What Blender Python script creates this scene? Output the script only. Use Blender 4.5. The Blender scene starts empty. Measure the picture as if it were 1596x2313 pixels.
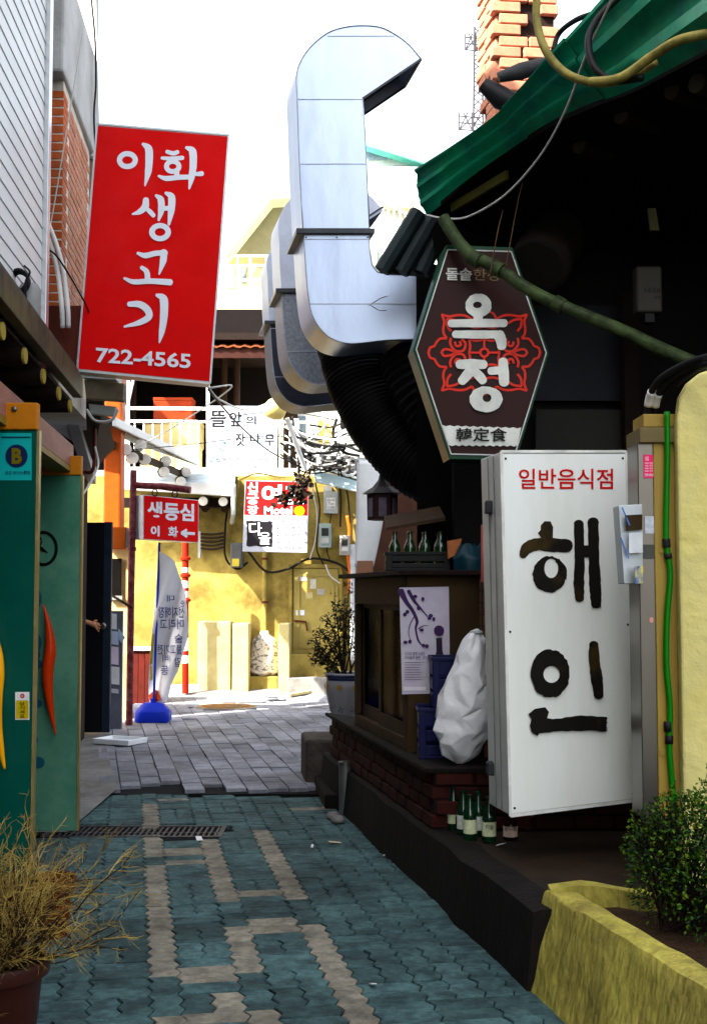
import bpy, bmesh, math, random
from mathutils import Vector, Matrix
random.seed(7)
R = math.radians
scene = bpy.context.scene
col = scene.collection

# ------------------------------------------------------------------ camera, sky, sun, exposure
# picture measured in a 1596 x 2313 grid; focal length 2800 of those units
W0, H0, F0, HOR, EYE = 1596.0, 2313.0, 2800.0, 1340.0, 1.5
PITCH = math.atan((HOR - H0 / 2) / F0)
cam = bpy.data.cameras.new('camera')
cam.sensor_fit = 'VERTICAL'; cam.sensor_height = 36.0; cam.lens = F0 / H0 * 36.0
cam.clip_start = 0.05; cam.clip_end = 3000
camo = bpy.data.objects.new('camera', cam); col.objects.link(camo)
camo.location = (0, 0, EYE); camo.rotation_euler = (math.pi / 2 + PITCH, 0, 0)
scene.camera = camo

SUN_D = Vector((1.0, 0.8, -1.16)).normalized()          # direction the light travels
world = bpy.data.worlds.new('World'); scene.world = world; world.use_nodes = True
wn = world.node_tree.nodes; wl = world.node_tree.links
bg = wn['Background']
sky = wn.new('ShaderNodeTexSky'); sky.sky_type = 'NISHITA'; sky.sun_disc = False
sky.sun_elevation = math.asin(-SUN_D.z)
sky.sun_rotation = math.atan2(-SUN_D.x, -SUN_D.y)
sky.air_density = 1.2; sky.dust_density = 5.0; sky.ozone_density = 1.5; sky.altitude = 50
hs = wn.new('ShaderNodeHueSaturation'); hs.inputs['Saturation'].default_value = 0.35
wl.new(sky.outputs[0], hs.inputs['Color']); wl.new(hs.outputs[0], bg.inputs['Color'])
bg.inputs['Strength'].default_value = 0.15
sun = bpy.data.lights.new('sun', 'SUN'); sun.energy = 4.8; sun.angle = R(0.5); sun.color = (1, .94, .82)
suno = bpy.data.objects.new('sun', sun); col.objects.link(suno); suno.location = (-20, -8, 25)
suno.rotation_euler = SUN_D.to_track_quat('-Z', 'Y').to_euler()
vs = scene.view_settings
scene.display_settings.display_device = 'sRGB'
vs.view_transform = 'Standard'; vs.look = 'None'; vs.gamma = 1; vs.exposure = 2.3; vs.use_curve_mapping = False
scene.cycles.max_bounces = 6; scene.cycles.diffuse_bounces = 4; scene.cycles.use_denoising = True
scene.cycles.transparent_max_bounces = 8

# ------------------------------------------------------------------ measuring helpers
cp, sp = math.cos(PITCH), math.sin(PITCH)
def ray(px, py):
    a = (px - W0 / 2) / F0; b = (H0 / 2 - py) / F0
    y = cp - b * sp
    return a / y, (sp + b * cp) / y
def P(px, py, Y, dy=0):
    x, z = ray(px, py); return Vector((x * Y, Y + dy, EYE + z * Y))
def gz(y): return 0.0 if y < 9.4 else .02 * (y - 9.4)
def G(px, py):
    x, z = ray(px, py); y = 4.0
    for _ in range(60): y = (gz(y) - EYE) / z
    return Vector((x * y, y, gz(y)))
def HZ(px, py, h):                       # point of the ray at height h
    x, z = ray(px, py); y = (h - EYE) / z
    return Vector((x * y, y, h))
def plane_surf(p0, n, lift=0.0):
    n = n.normalized(); o = Vector((0, 0, EYE))
    def s(px, py, k=0.0):
        x, z = ray(px, py); d = Vector((x, 1, z)); q = p0 + n * (lift + k)
        return o + d * ((q - o).dot(n) / d.dot(n))
    return s
def crop(x0, y0, sc):                    # enlarged detail -> grid units
    return lambda x, y: ((x0 + sc * x) / 1.18609, (y0 + sc * y) / 1.18609)

# ------------------------------------------------------------------ materials
def lin(c):
    if isinstance(c, str):
        c = c.lstrip('#'); c = [int(c[i:i + 2], 16) / 255 for i in (0, 2, 4)]
        c = [x / 12.92 if x <= .04045 else ((x + .055) / 1.055) ** 2.4 for x in c]
    L_ = .3 * c[0] + .6 * c[1] + .1 * c[2]
    k = min(1.0, (max(L_, 1e-4) / .42) ** .28)      # contrast curve put into base colours: deeper shade, stronger saturation
    return tuple(max(.0015, (L_ + (x - L_) * 1.18) * k) for x in c)
MATS = {}
def M(name, c, rough=.7, metal=0., var=.25, scale=6., bump=.15, bscale=40., c2=None, c2amt=.5, c2scale=2.5,
      rnd=0., spec=.16, stretch=(1, 1, 1), bdist=.01, wst=0., wsc=1.3, c2lo=.45, c2hi=.62):
    if name in MATS: return MATS[name]
    m = bpy.data.materials.new(name); m.use_nodes = True; MATS[name] = m
    nt = m.node_tree; n = nt.nodes; l = nt.links; b = n['Principled BSDF']
    c = lin(c)
    tc = n.new('ShaderNodeTexCoord'); mp = n.new('ShaderNodeMapping'); mp.inputs['Scale'].default_value = stretch
    oi = n.new('ShaderNodeObjectInfo'); cb = n.new('ShaderNodeVectorMath'); cb.operation = 'MULTIPLY_ADD'
    cr = n.new('ShaderNodeCombineXYZ')
    for k in range(3): l.new(oi.outputs['Random'], cr.inputs[k])
    cb.inputs[1].default_value = (13, 7, 5)
    l.new(cr.outputs[0], cb.inputs[0]); l.new(tc.outputs['Object'], cb.inputs[2]); l.new(cb.outputs[0], mp.inputs['Vector'])
    nz = n.new('ShaderNodeTexNoise'); nz.inputs['Scale'].default_value = scale; nz.inputs['Detail'].default_value = 6
    nz.inputs['Roughness'].default_value = .65
    l.new(mp.outputs[0], nz.inputs['Vector'])
    mx = n.new('ShaderNodeMix'); mx.data_type = 'RGBA'
    mx.inputs[6].default_value = tuple(max(0, x * (1 - var)) for x in c) + (1,)
    mx.inputs[7].default_value = tuple(min(.95, x * (1 + var)) for x in c) + (1,)
    rmp = n.new('ShaderNodeMapRange'); rmp.inputs[1].default_value = .3; rmp.inputs[2].default_value = .7
    l.new(nz.outputs['Fac'], rmp.inputs[0]); l.new(rmp.outputs[0], mx.inputs[0])
    out = mx.outputs[2]
    if c2 is not None:
        n2 = n.new('ShaderNodeTexNoise'); n2.inputs['Scale'].default_value = c2scale; n2.inputs['Detail'].default_value = 7
        n2.inputs['Roughness'].default_value = .7
        l.new(mp.outputs[0], n2.inputs['Vector'])
        r2 = n.new('ShaderNodeMapRange'); r2.inputs[1].default_value = c2lo; r2.inputs[2].default_value = c2hi; r2.inputs[4].default_value = c2amt
        l.new(n2.outputs['Fac'], r2.inputs[0])
        m2 = n.new('ShaderNodeMix'); m2.data_type = 'RGBA'; m2.inputs[7].default_value = lin(c2) + (1,)
        l.new(r2.outputs[0], m2.inputs[0]); l.new(out, m2.inputs[6]); out = m2.outputs[2]
    if rnd:
        mr = n.new('ShaderNodeMapRange'); mr.inputs[3].default_value = 1 - rnd; mr.inputs[4].default_value = 1 + rnd
        l.new(oi.outputs['Random'], mr.inputs[0])
        vm = n.new('ShaderNodeVectorMath'); vm.operation = 'SCALE'
        l.new(out, vm.inputs[0]); l.new(mr.outputs[0], vm.inputs['Scale']); out = vm.outputs[0]
    if wst:
        ge_ = n.new('ShaderNodeNewGeometry'); wz = n.new('ShaderNodeTexNoise'); wz.inputs['Scale'].default_value = wsc; wz.inputs['Detail'].default_value = 8; wz.inputs['Roughness'].default_value = .7
        l.new(ge_.outputs['Position'], wz.inputs['Vector'])
        wr_ = n.new('ShaderNodeMapRange'); wr_.inputs[1].default_value = .35; wr_.inputs[2].default_value = .62; wr_.inputs[3].default_value = 1 - wst; wr_.inputs[4].default_value = 1 + wst * .35
        l.new(wz.outputs['Fac'], wr_.inputs[0]); ws3 = n.new('ShaderNodeVectorMath'); ws3.operation = 'SCALE'
        l.new(out, ws3.inputs[0]); l.new(wr_.outputs[0], ws3.inputs['Scale']); out = ws3.outputs[0]
    l.new(out, b.inputs['Base Color'])
    b.inputs['Roughness'].default_value = rough; b.inputs['Metallic'].default_value = metal
    b.inputs['Specular IOR Level'].default_value = spec
    if bump:
        bn = n.new('ShaderNodeTexNoise'); bn.inputs['Scale'].default_value = bscale; bn.inputs['Detail'].default_value = 5
        l.new(mp.outputs[0], bn.inputs['Vector'])
        bp = n.new('ShaderNodeBump'); bp.inputs['Strength'].default_value = bump; bp.inputs['Distance'].default_value = bdist
        l.new(bn.outputs['Fac'], bp.inputs['Height']); l.new(bp.outputs[0], b.inputs['Normal'])
    return m
def glass_mat(name, tint=(.9, .95, .95), gloss=.05, mix=.12):
    m = bpy.data.materials.new(name); m.use_nodes = True; nt = m.node_tree; n = nt.nodes; l = nt.links
    n.remove(n['Principled BSDF'])
    tr = n.new('ShaderNodeBsdfTransparent'); tr.inputs[0].default_value = tint + (1,)
    gl = n.new('ShaderNodeBsdfGlossy'); gl.inputs['Roughness'].default_value = gloss; gl.inputs[0].default_value = (.08, .08, .085, 1)
    ms = n.new('ShaderNodeMixShader'); fr = n.new('ShaderNodeFresnel'); fr.inputs[0].default_value = 1.1
    ad = n.new('ShaderNodeMath'); ad.operation = 'ADD'; ad.inputs[1].default_value = mix; ad.use_clamp = True
    l.new(fr.outputs[0], ad.inputs[0]); l.new(ad.outputs[0], ms.inputs[0]); l.new(tr.outputs[0], ms.inputs[1]); l.new(gl.outputs[0], ms.inputs[2])
    l.new(ms.outputs[0], n['Material Output'].inputs['Surface']); MATS[name] = m
    return m

# ------------------------------------------------------------------ mesh helpers
ORG = {}
def V3(a): return a if isinstance(a, Vector) else Vector(a)
class MB:
    def __init__(s): s.v = []; s.f = []
    def poly(s, pts):
        k = len(s.v); s.v += [V3(p) for p in pts]; s.f.append(tuple(range(k, k + len(pts)))); return s
    def faces(s, pts, fs):
        k = len(s.v); s.v += [V3(p) for p in pts]; s.f += [tuple(i + k for i in f) for f in fs]; return s
    def hexa(s, a):                     # 4 bottom, 4 top
        return s.faces(a, [(3, 2, 1, 0), (4, 5, 6, 7), (0, 1, 5, 4), (1, 2, 6, 5), (2, 3, 7, 6), (3, 0, 4, 7)])
    def box(s, x0, x1, y0, y1, z0, z1):
        return s.hexa([(x0, y0, z0), (x1, y0, z0), (x1, y1, z0), (x0, y1, z0), (x0, y0, z1), (x1, y0, z1), (x1, y1, z1), (x0, y1, z1)])
    def prism(s, pts, vec):
        pts = [V3(p) for p in pts]; vec = V3(vec); n = len(pts)
        s.faces(pts + [p + vec for p in pts], [tuple(reversed(range(n))), tuple(range(n, 2 * n))] + [(i, (i + 1) % n, n + (i + 1) % n, n + i) for i in range(n)])
        return s
    def beam(s, a, b, w, h, up=(0, 0, 1)):
        a = V3(a); b = V3(b); d = (b - a).normalized(); u = V3(up); sd = d.cross(u).normalized(); u = sd.cross(d)
        q = [a - sd * w / 2 - u * h / 2, a + sd * w / 2 - u * h / 2, b + sd * w / 2 - u * h / 2, b - sd * w / 2 - u * h / 2]
        return s.hexa(q + [p + u * h for p in q])
    def tube(s, path, r, n=8, caps=True, closed=False):
        path = [V3(p) for p in path]; m = len(path)
        rr = r if isinstance(r, (list, tuple)) else [r] * m
        t0 = (path[1] - path[0]).normalized(); ref = Vector((0, 0, 1)) if abs(t0.z) < .9 else Vector((1, 0, 0))
        u = t0.cross(ref).normalized(); k = len(s.v)
        for i, p in enumerate(path):
            a = path[max(0, i - 1)]; b = path[min(m - 1, i + 1)]
            if closed: a = path[i - 1]; b = path[(i + 1) % m]
            t = (b - a).normalized(); u = (u - t * u.dot(t)).normalized(); w = t.cross(u)
            for j in range(n):
                an = 2 * math.pi * j / n; s.v.append(p + (u * math.cos(an) + w * math.sin(an)) * rr[i])
        for i in range(m - 1 + (1 if closed else 0)):
            i2 = (i + 1) % m
            for j in range(n): s.f.append((k + i * n + j, k + i * n + (j + 1) % n, k + i2 * n + (j + 1) % n, k + i2 * n + j))
        if caps and not closed:
            s.f.append(tuple(reversed(range(k, k + n)))); s.f.append(tuple(range(k + (m - 1) * n, k + m * n)))
        return s
    def lathe(s, prof, c, n=20, ax=None, sx=1.0, sy=1.0):
        c = V3(c); k = len(s.v); m = len(prof)
        for r, z in prof:
            for j in range(n):
                an = 2 * math.pi * j / n; p = Vector((r * math.cos(an) * sx, r * math.sin(an) * sy, z))
                s.v.append(c + (ax @ p if ax else p))
        for i in range(m - 1):
            for j in range(n): s.f.append((k + i * n + j, k + i * n + (j + 1) % n, k + (i + 1) * n + (j + 1) % n, k + (i + 1) * n + j))
        s.f.append(tuple(reversed(range(k, k + n)))); s.f.append(tuple(range(k + (m - 1) * n, k + m * n)))
        return s
    def loft(s, rows, close=False):
        k = len(s.v); n = len(rows[0])
        for r_ in rows: s.v += [V3(p) for p in r_]
        for i in range(len(rows) - 1):
            for j in range(n if close else n - 1): s.f.append((k + i * n + j, k + i * n + (j + 1) % n, k + (i + 1) * n + (j + 1) % n, k + (i + 1) * n + j))
        return s
    def mesh(s, name, org, recalc=True):
        me = bpy.data.meshes.new(name); me.from_pydata([tuple(p - org) for p in s.v], [], s.f)
        if recalc and len(s.f) < 20000:
            bm = bmesh.new(); bm.from_mesh(me); bmesh.ops.recalc_face_normals(bm, faces=bm.faces); bm.to_mesh(me); bm.free()
        return me
    def base(s):
        xs = [p.x for p in s.v]; ys = [p.y for p in s.v]
        return Vector(((min(xs) + max(xs)) / 2, (min(ys) + max(ys)) / 2, min(p.z for p in s.v)))
    def build(s, name, mat, parent=None, smooth=False, bevel=0, seg=2, recalc=True):
        org = ORG[parent.name] if parent else s.base()
        me = s.mesh(name, org, recalc); me.materials.append(mat)
        o = bpy.data.objects.new(name, me); col.objects.link(o)
        if parent: o.parent = parent
        else: o.location = org
        ORG[o.name] = org
        if smooth:
            for p in me.polygons: p.use_smooth = True
            if smooth != True: me.set_sharp_from_angle(angle=R(smooth))
        if bevel:
            b = o.modifiers.new('bevel', 'BEVEL'); b.width = bevel; b.segments = seg; b.limit_method = 'ANGLE'; b.angle_limit = R(40)
        return o
def tag(o, label=None, cat=None, group=None, kind=None):
    if label: o['label'] = label
    if cat: o['category'] = cat
    if group: o['group'] = group
    if kind: o['kind'] = kind
    return o
def thing(name, label, cat, loc, group=None):
    o = bpy.data.objects.new(name, None); col.objects.link(o); o.location = V3(loc); o.empty_display_size = .1
    ORG[o.name] = V3(loc).copy(); return tag(o, label, cat, group)
def piece(name, me, parent, loc, rz=0, rot=None, sc=None):
    o = bpy.data.objects.new(name, me); col.objects.link(o); o.parent = parent
    o.location = V3(loc) - ORG[parent.name]; o.rotation_euler = rot if rot else (0, 0, rz)
    if sc: o.scale = sc
    ORG[o.name] = V3(loc).copy(); return o
def copy_tree(o, parent=None):
    c = o.copy(); col.objects.link(c); c.parent = parent; ORG[c.name] = ORG[o.name]
    for ch in list(o.children): copy_tree(ch, c)
    return c
def bez(pts, n=8):                       # smooth path through points (Catmull-Rom)
    pts = [V3(p) for p in pts]; q = [pts[0] * 2 - pts[1]] + pts + [pts[-1] * 2 - pts[-2]]; out = []
    for i in range(1, len(q) - 2):
        for k in range(n):
            t = k / n; a, b, c, d = q[i - 1:i + 3]
            out.append(.5 * ((2 * b) + (c - a) * t + (2 * a - 5 * b + 4 * c - d) * t * t + (3 * b - a - 3 * c + d) * t ** 3))
    return out + [pts[-1]]

# ------------------------------------------------------------------ lettering helpers
_tx = {}
_ts = bpy.data.scenes.new('text_workbench')
def text_shape(s, bold):
    key = (s, bold)
    if key not in _tx:
        cu = bpy.data.curves.new('t', 'FONT'); cu.body = s; cu.offset = bold; cu.resolution_u = 3
        o = bpy.data.objects.new('t', cu); _ts.collection.objects.link(o)
        _ts.view_layers[0].update()
        dg = _ts.view_layers[0].depsgraph; me = bpy.data.meshes.new_from_object(o.evaluated_get(dg))
        vs_ = [(v.co.x, v.co.y) for v in me.vertices]; fs = [tuple(p.vertices) for p in me.polygons]
        bpy.data.objects.remove(o); bpy.data.curves.remove(cu); bpy.data.meshes.remove(me)
        xs = [a for a, b in vs_] or [0, 1]; ys = [b for a, b in vs_] or [0, 1]
        x0, x1, y0, y1 = min(xs), max(xs), min(ys), max(ys)
        _tx[key] = ([((a - x0) / max(1e-6, x1 - x0), (y1 - b) / max(1e-6, y1 - y0)) for a, b in vs_], fs)
    return _tx[key]
def quad4(t, q):
    u, v = t; (ax, ay), (bx, by), (cx, cy), (dx, dy) = q     # tl tr br bl
    return ((ax * (1 - u) + bx * u) * (1 - v) + (dx * (1 - u) + cx * u) * v, (ay * (1 - u) + by * u) * (1 - v) + (dy * (1 - u) + cy * u) * v)
def rect(x0, y0, x1, y1): return [(x0, y0), (x1, y0), (x1, y1), (x0, y1)]
class Ink:                               # flat print on a surface
    def __init__(s, surf, cr=None): s.mb = MB(); s.surf = surf; s.cr = cr or (lambda x, y: (x, y)); s.k = 0.0
    def pt(s, p): return s.surf(*s.cr(*p), s.k)
    def text(s, t, q, bold=0.0):
        vv, fs = text_shape(t, bold); s.mb.faces([s.pt(quad4(v, q)) for v in vv], fs); return s
    def poly(s, pts): s.mb.poly([s.pt(p) for p in pts]); s.k += .0004; return s
    def ring(s, cx, cy, rx, ry, hx, hy, hcx=None, hcy=None, n=28, jit=0., a0=0., a1=2 * math.pi):
        hcx = cx if hcx is None else hcx; hcy = cy if hcy is None else hcy; o = []; i_ = []
        full = abs(a1 - a0) > 6.2
        for j in range(n + 1):
            a = a0 + (a1 - a0) * j / n; w = 1 + random.uniform(-jit, jit)
            o.append((cx + rx * w * math.cos(a), cy + ry * w * math.sin(a))); i_.append((hcx + hx * math.cos(a), hcy + hy * math.sin(a)))
        if full: o[-1] = o[0]; i_[-1] = i_[0]
        s.mb.loft([[s.pt(p) for p in o], [s.pt(p) for p in i_]]); s.k += .0004; return s
    def stroke(s, pts, w, cap=True, jit=0., smooth=True):
        P2 = [Vector((a, b, 0)) for a, b in pts]; n0 = len(P2)
        ws = list(w) if isinstance(w, (list, tuple)) else [w] * n0
        if smooth and n0 > 2:
            Q = bez(P2, 5); WW = []
            for i in range(n0 - 1):
                for k in range(5): WW.append(ws[i] * (1 - k / 5) + ws[i + 1] * k / 5)
            WW.append(ws[-1])
        else:
            Q = []; WW = []
            for i in range(n0 - 1):
                for k in range(4): t = k / 4; Q.append(P2[i].lerp(P2[i + 1], t)); WW.append(ws[i] * (1 - t) + ws[i + 1] * t)
            Q.append(P2[-1]); WW.append(ws[-1])
        L_ = []; R_ = []
        for i, p in enumerate(Q):
            t = (Q[min(i + 1, len(Q) - 1)] - Q[max(i - 1, 0)]).normalized(); nn = Vector((-t.y, t.x, 0)); h = WW[i] / 2
            L_.append(p + nn * h * (1 + random.uniform(-jit, jit))); R_.append(p - nn * h * (1 + random.uniform(-jit, jit)))
        s.mb.loft([[s.pt((p.x, p.y)) for p in L_], [s.pt((p.x, p.y)) for p in R_]])
        if cap:
            for idx, sg in ((0, -1), (-1, 1)):
                p = Q[idx]; t = (Q[1] - Q[0]).normalized() if idx == 0 else (Q[-1] - Q[-2]).normalized(); t = t * sg
                nn = Vector((-t.y, t.x, 0)); h = WW[idx] / 2
                arc = [p + nn * h * math.cos(a) + t * h * .8 * math.sin(a) for a in [math.pi * k / 6 for k in range(7)]]
                s.mb.poly([s.pt((q.x, q.y)) for q in arc])
        s.k += .0004; return s
    def build(s, name, mat, parent): return s.mb.build(name, mat, parent, recalc=False)

def gz(y): return 0.0 if y < 9.4 else .03 + .02 * (y - 9.4)

# ------------------------------------------------------------------ palette
m_joint = M('joint_sand', (.016, .016, .016), .95, bump=.5, bscale=90)
m_pav = M('paver_teal', (.088, .155, .155), .8, var=.4, scale=25, bump=.7, bscale=90, bdist=.006, c2=(.034, .062, .07), c2amt=.8, c2scale=7, rnd=.3, wst=.5)  # paver base carries the blue-teal tint of the shaded alley
m_tan = M('paver_tan', (.29, .265, .21), .85, var=.3, scale=25, bump=.7, bscale=90, bdist=.006, c2=(.14, .13, .11), c2amt=.7, c2scale=7, rnd=.14, wst=.4)
m_slab = M('granite_slab', (.27, .275, .305), .75, var=.3, scale=40, bump=.5, bscale=110, bdist=.006, c2=(.16, .16, .185), c2amt=.6, c2scale=5, rnd=.22, wst=.4)
m_conc = M('concrete', (.25, .24, .225), .9, var=.25, scale=5, bump=.5, bscale=30, c2=(.14, .13, .12), c2amt=.7, c2scale=2.2)
m_kerb = M('dirty_kerb', (.018, .013, .010), .9, var=.35, scale=8, bump=.5, bscale=40, c2=(.008, .006, .005), c2amt=.85, c2scale=5, stretch=(1, 1, .25))
m_floorc = M('platform_floor', (.042, .025, .014), .8, var=.3, scale=4, bump=.3, bscale=30, c2=(.025, .016, .011), c2amt=.6)
m_brickdk = M('dark_brick', (.06, .013, .009), .85, var=.3, scale=18, bump=.5, bscale=90, bdist=.004, c2=(.03, .012, .01), c2amt=.5, c2scale=6, rnd=.25)
m_brickr = M('red_brick', (.48, .13, .06), .85, var=.22, scale=18, bump=.4, bscale=90, bdist=.004, rnd=.16)
m_brickp = M('pale_brick', (.50, .23, .155), .85, var=.18, scale=18, bump=.4, bscale=90, bdist=.004, rnd=.12, c2=(.35, .15, .09), c2amt=.4)
m_mortar = M('mortar', (.60, .55, .48), .95, var=.2, bump=.4)
m_mortd = M('dark_mortar', (.04, .03, .026), .95, bump=.4)
m_white = M('white_siding', (.74, .77, .76), .5, var=.05, bump=.05, c2=(.6, .62, .6), c2amt=.5, c2scale=1.5, stretch=(1, 1, .3))
m_steel = M('galvanised_steel', (.44, .50, .62), .34, metal=.6, var=.08, scale=3, bump=.16, bscale=3.5, bdist=.05, c2=(.34, .38, .46), c2amt=.55, c2scale=3, stretch=(1, 1, .35))
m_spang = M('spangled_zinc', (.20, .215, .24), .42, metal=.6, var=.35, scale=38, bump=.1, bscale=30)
m_black = M('black_rubber', (.018, .018, .021), .55, var=.2)
m_dkin = M('dark_interior', (.008, .006, .005), .95, var=.4, spec=.08)
m_dwood = M('dark_wood', (.022, .010, .006), .8, var=.35, scale=10, stretch=(1, 1, .2), bump=.4)
m_wood = M('weathered_wood', (.055, .03, .014), .75, var=.35, scale=9, bump=.4, bscale=40, c2=(.07, .04, .025), c2amt=.7, c2scale=3)
m_green = M('green_painted_metal', (.006, .25, .13), .32, var=.3, scale=3, bump=.1, c2=(.005, .11, .10), c2amt=.7, c2scale=2.5, stretch=(1, 1, 1))
m_yel = M('yellow_stucco', (.46, .40, .12), .9, var=.2, scale=4, bump=.9, bscale=22, bdist=.03, c2=(.24, .19, .07), c2amt=.6, c2scale=4, wst=.45, wsc=3, stretch=(1, 1, .45))
m_lemon = M('lemon_stucco', (.58, .52, .24), .9, var=.1, scale=4, bump=.45, bscale=18, bdist=.02, c2=(.5, .42, .14), c2amt=.4, c2scale=2, wst=.15)
m_yfar = M('ochre_plaster', (.36, .28, .10), .9, var=.2, scale=3, bump=.4, bscale=16, c2=(.19, .14, .045), c2amt=.75, c2scale=1.8, wst=.45, wsc=1.6)
m_cream = M('cream_paint', (.78, .72, .52), .8, var=.08, c2=(.6, .52, .34), c2amt=.5, c2scale=1.2)
m_wpaint = M('white_paint', (.78, .78, .76), .6, var=.06, c2=(.62, .62, .6), c2amt=.35)
m_red = M('sign_red', (.70, .006, .014), .6, var=.08, scale=3, bump=.02, spec=.06, c2=(.72, .06, .06), c2amt=.35, c2scale=1.3)
m_lett = M('sign_white', (.74, .75, .80), .4, var=.03, bump=0)
m_trim = M('aluminium', (.55, .56, .57), .35, metal=.8, var=.1)
m_ink = M('black_ink', (.012, .011, .011), .55, var=.2, bump=0)
m_rust = M('rusty_steel', (.17, .035, .02), .6, var=.35, scale=8, bump=.3, c2=(.06, .015, .01), c2amt=.6, c2scale=4, stretch=(1, 1, .3))
m_maroon = M('maroon_paint', (.16, .022, .03), .45, var=.4, scale=12, bump=.2, c2=(.30, .16, .16), c2amt=.4, c2scale=12)
m_orange = M('orange_paint', (.46, .10, .012), .5, var=.15, c2=(.36, .07, .01), c2amt=.5)
m_glassg = M('teal_glass_panel', (.014, .11, .08), .22, var=.15, scale=2, bump=.03, c2=(.035, .13, .085), c2amt=.5, c2scale=1)
m_wire = M('wire_black', (.012, .012, .013), .6, var=.1, bump=0)
m_wirew = M('wire_pale', (.5, .5, .48), .6, var=.1, bump=0)
m_cable = M('white_conduit', (.72, .72, .7), .5, var=.08, bump=0)
m_tile = M('roof_tile', (.05, .052, .056), .7, var=.3, scale=12, bump=.3, rnd=.2)
m_glass = glass_mat('window_glass')
m_greybox = M('grey_meter_box', (.42, .45, .44), .5, var=.12, c2=(.25, .26, .25), c2amt=.4)
m_beige = M('beige_enamel', (.34, .24, .07), .5, var=.12, c2=(.3, .2, .07), c2amt=.5, c2scale=4, stretch=(1, 1, .2))
m_stainl = M('stainless', (.20, .185, .16), .33, metal=.9, var=.15, scale=2, stretch=(1, 1, .4), bump=.03)

# ------------------------------------------------------------------ ground and paving
g = MB()
ys = [-60, 9.38, 9.42, 40, 700]; zs = [-.035, -.035, -.005, .58, .58]
g.loft([[(-400, y, z) for y, z in zip(ys, zs)], [(400, y, z) for y, z in zip(ys, zs)]])
ground = tag(g.build('ground', m_joint), kind='structure')

def slab_mesh(name, outline, th, ch, mat):
    n = len(outline); c = sum((Vector((a, b, 0)) for a, b in outline), Vector()) / n
    top = []; mid = []
    for a, b in outline:
        p = Vector((a, b, 0)); d = (p - c); mid.append((a, b, -ch)); q = p - d.normalized() * ch * 1.3; top.append((q.x, q.y, 0))
    mb = MB(); mb.faces(top + mid + [(a, b, -th) for a, b in outline], [tuple(range(n))] + [(i + n, (i + 1) % n + n, (i + 1) % n, i) for i in range(n)] + [(i + 2 * n, (i + 1) % n + 2 * n, (i + 1) % n + n, i + n) for i in range(n)])
    me = mb.mesh(name, Vector((0, 0, 0))); me.materials.append(mat); return me, mb
C_, A_, GP = .1125, .021, .0028
def zz(x, u0, n, rev=False, sh=0):
    q = [(x + sh + (A_ if k % 2 else 0), u0 + k * C_ / 2) for k in range(2 * n + 1)]
    return list(reversed(q)) if rev else q
def outl(w, n):
    a = zz(0, 0, n, sh=GP); b = zz(w, 0, n, True, sh=-GP)
    a = [(x, min(max(u, GP), n * C_ - GP)) for x, u in a]; b = [(x, min(max(u, GP), n * C_ - GP)) for x, u in b]
    return a + b
PH = {}
for nm, mt in (('g', m_pav), ('t', m_tan)):
    PH['H' + nm] = slab_mesh('paver', outl(2 * C_, 1), .05, .004, mt)
    PH['V' + nm] = slab_mesh('paver', outl(C_, 2), .05, .004, mt)
pav = tag(MB().poly([(-2.6, 3, -.03), (1.4, 3, -.03), (1.0, 9.39, -.03), (-3.6, 9.39, -.03)]).build('alley_paving', m_joint), kind='structure')
d_ = Vector((-.178, 1, 0)).normalized(); e_ = Vector((d_.y, -d_.x, 0)); O_ = Vector((-1.32, 7.84, 0)); ang = math.atan2(e_.y, e_.x)
def UV(p): q = p - O_; return q.dot(e_), q.dot(d_)
def ux(y): return (y - 7.84) / d_.y
tanV = {0: [(4.92, 6.94), (7.27, 7.75), (8.2, 9.0), (3.6, 4.5)], 1: [(4.92, 5.70), (6.18, 7.06), (7.27, 7.75), (3.9, 4.5)], 2: [(3.7, 5.68), (6.18, 7.75)]}
tanH = {(0, 7.30), (0, 6.98), (0, 4.96), (0, 4.45), (1, 6.22), (1, 5.64), (3, 8.6), (0, 9.1)}
cols = []
v = 0.0
for k in range(3): cols.append((v, 'V', k)); cols.append((v + C_, 'H', k)); v += 3 * C_
while v < 3.2: cols.append((v, 'H', 3)); v += 2 * C_
v = 0.0
while v > -1.6: v -= 2 * C_; cols.append((v, 'H', 9))
right_x = lambda y: .65 - .195 * (y - 4.85)
blocks = []
def place(kind, v0, u0, tn, n=2):
    p = O_ + e_ * v0 + d_ * u0; c = p + e_ * (C_ if kind == 'H' else C_ / 2) + d_ * C_ * (.5 if kind == 'H' else 1)
    if c.y < 3.7 or c.y > 9.33 - .04 * (c.x + 1): return
    if c.x > right_x(c.y) + .12 or c.x < -2.35 - .1 * (c.y - 5): return
    if 7.74 < c.y < 8.17 and -1.95 < c.x < -.80: return
    blocks.append((c.y, p, kind + ('t' if tn else 'g')))
rp = random.Random(3)
for v0, ty, k in cols:
    u = math.floor(ux(3.5) / (2 * C_)) * 2 * C_
    while u < ux(9.5):
        y0 = 7.84 + u * d_.y; yc = y0 + C_
        if ty == 'V': place('V', v0, u, any(a - .03 <= yc <= b + .03 for a, b in tanV.get(k, [])))
        else:
            th = [any(kk == k and abs(y0 + (j + .5) * C_ - yy) < C_ * .62 for kk, yy in tanH) for j in (0, 1)]
            if any(th) or rp.random() < .62:
                for j in (0, 1): place('H', v0, u + j * C_, th[j])
            else:
                for j in (0, 1): place('V', v0 + j * C_, u, rp.random() < .02)
        u += 2 * C_
blocks.sort(key=lambda b: b[0])
rest = MB(); restt = MB()
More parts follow.
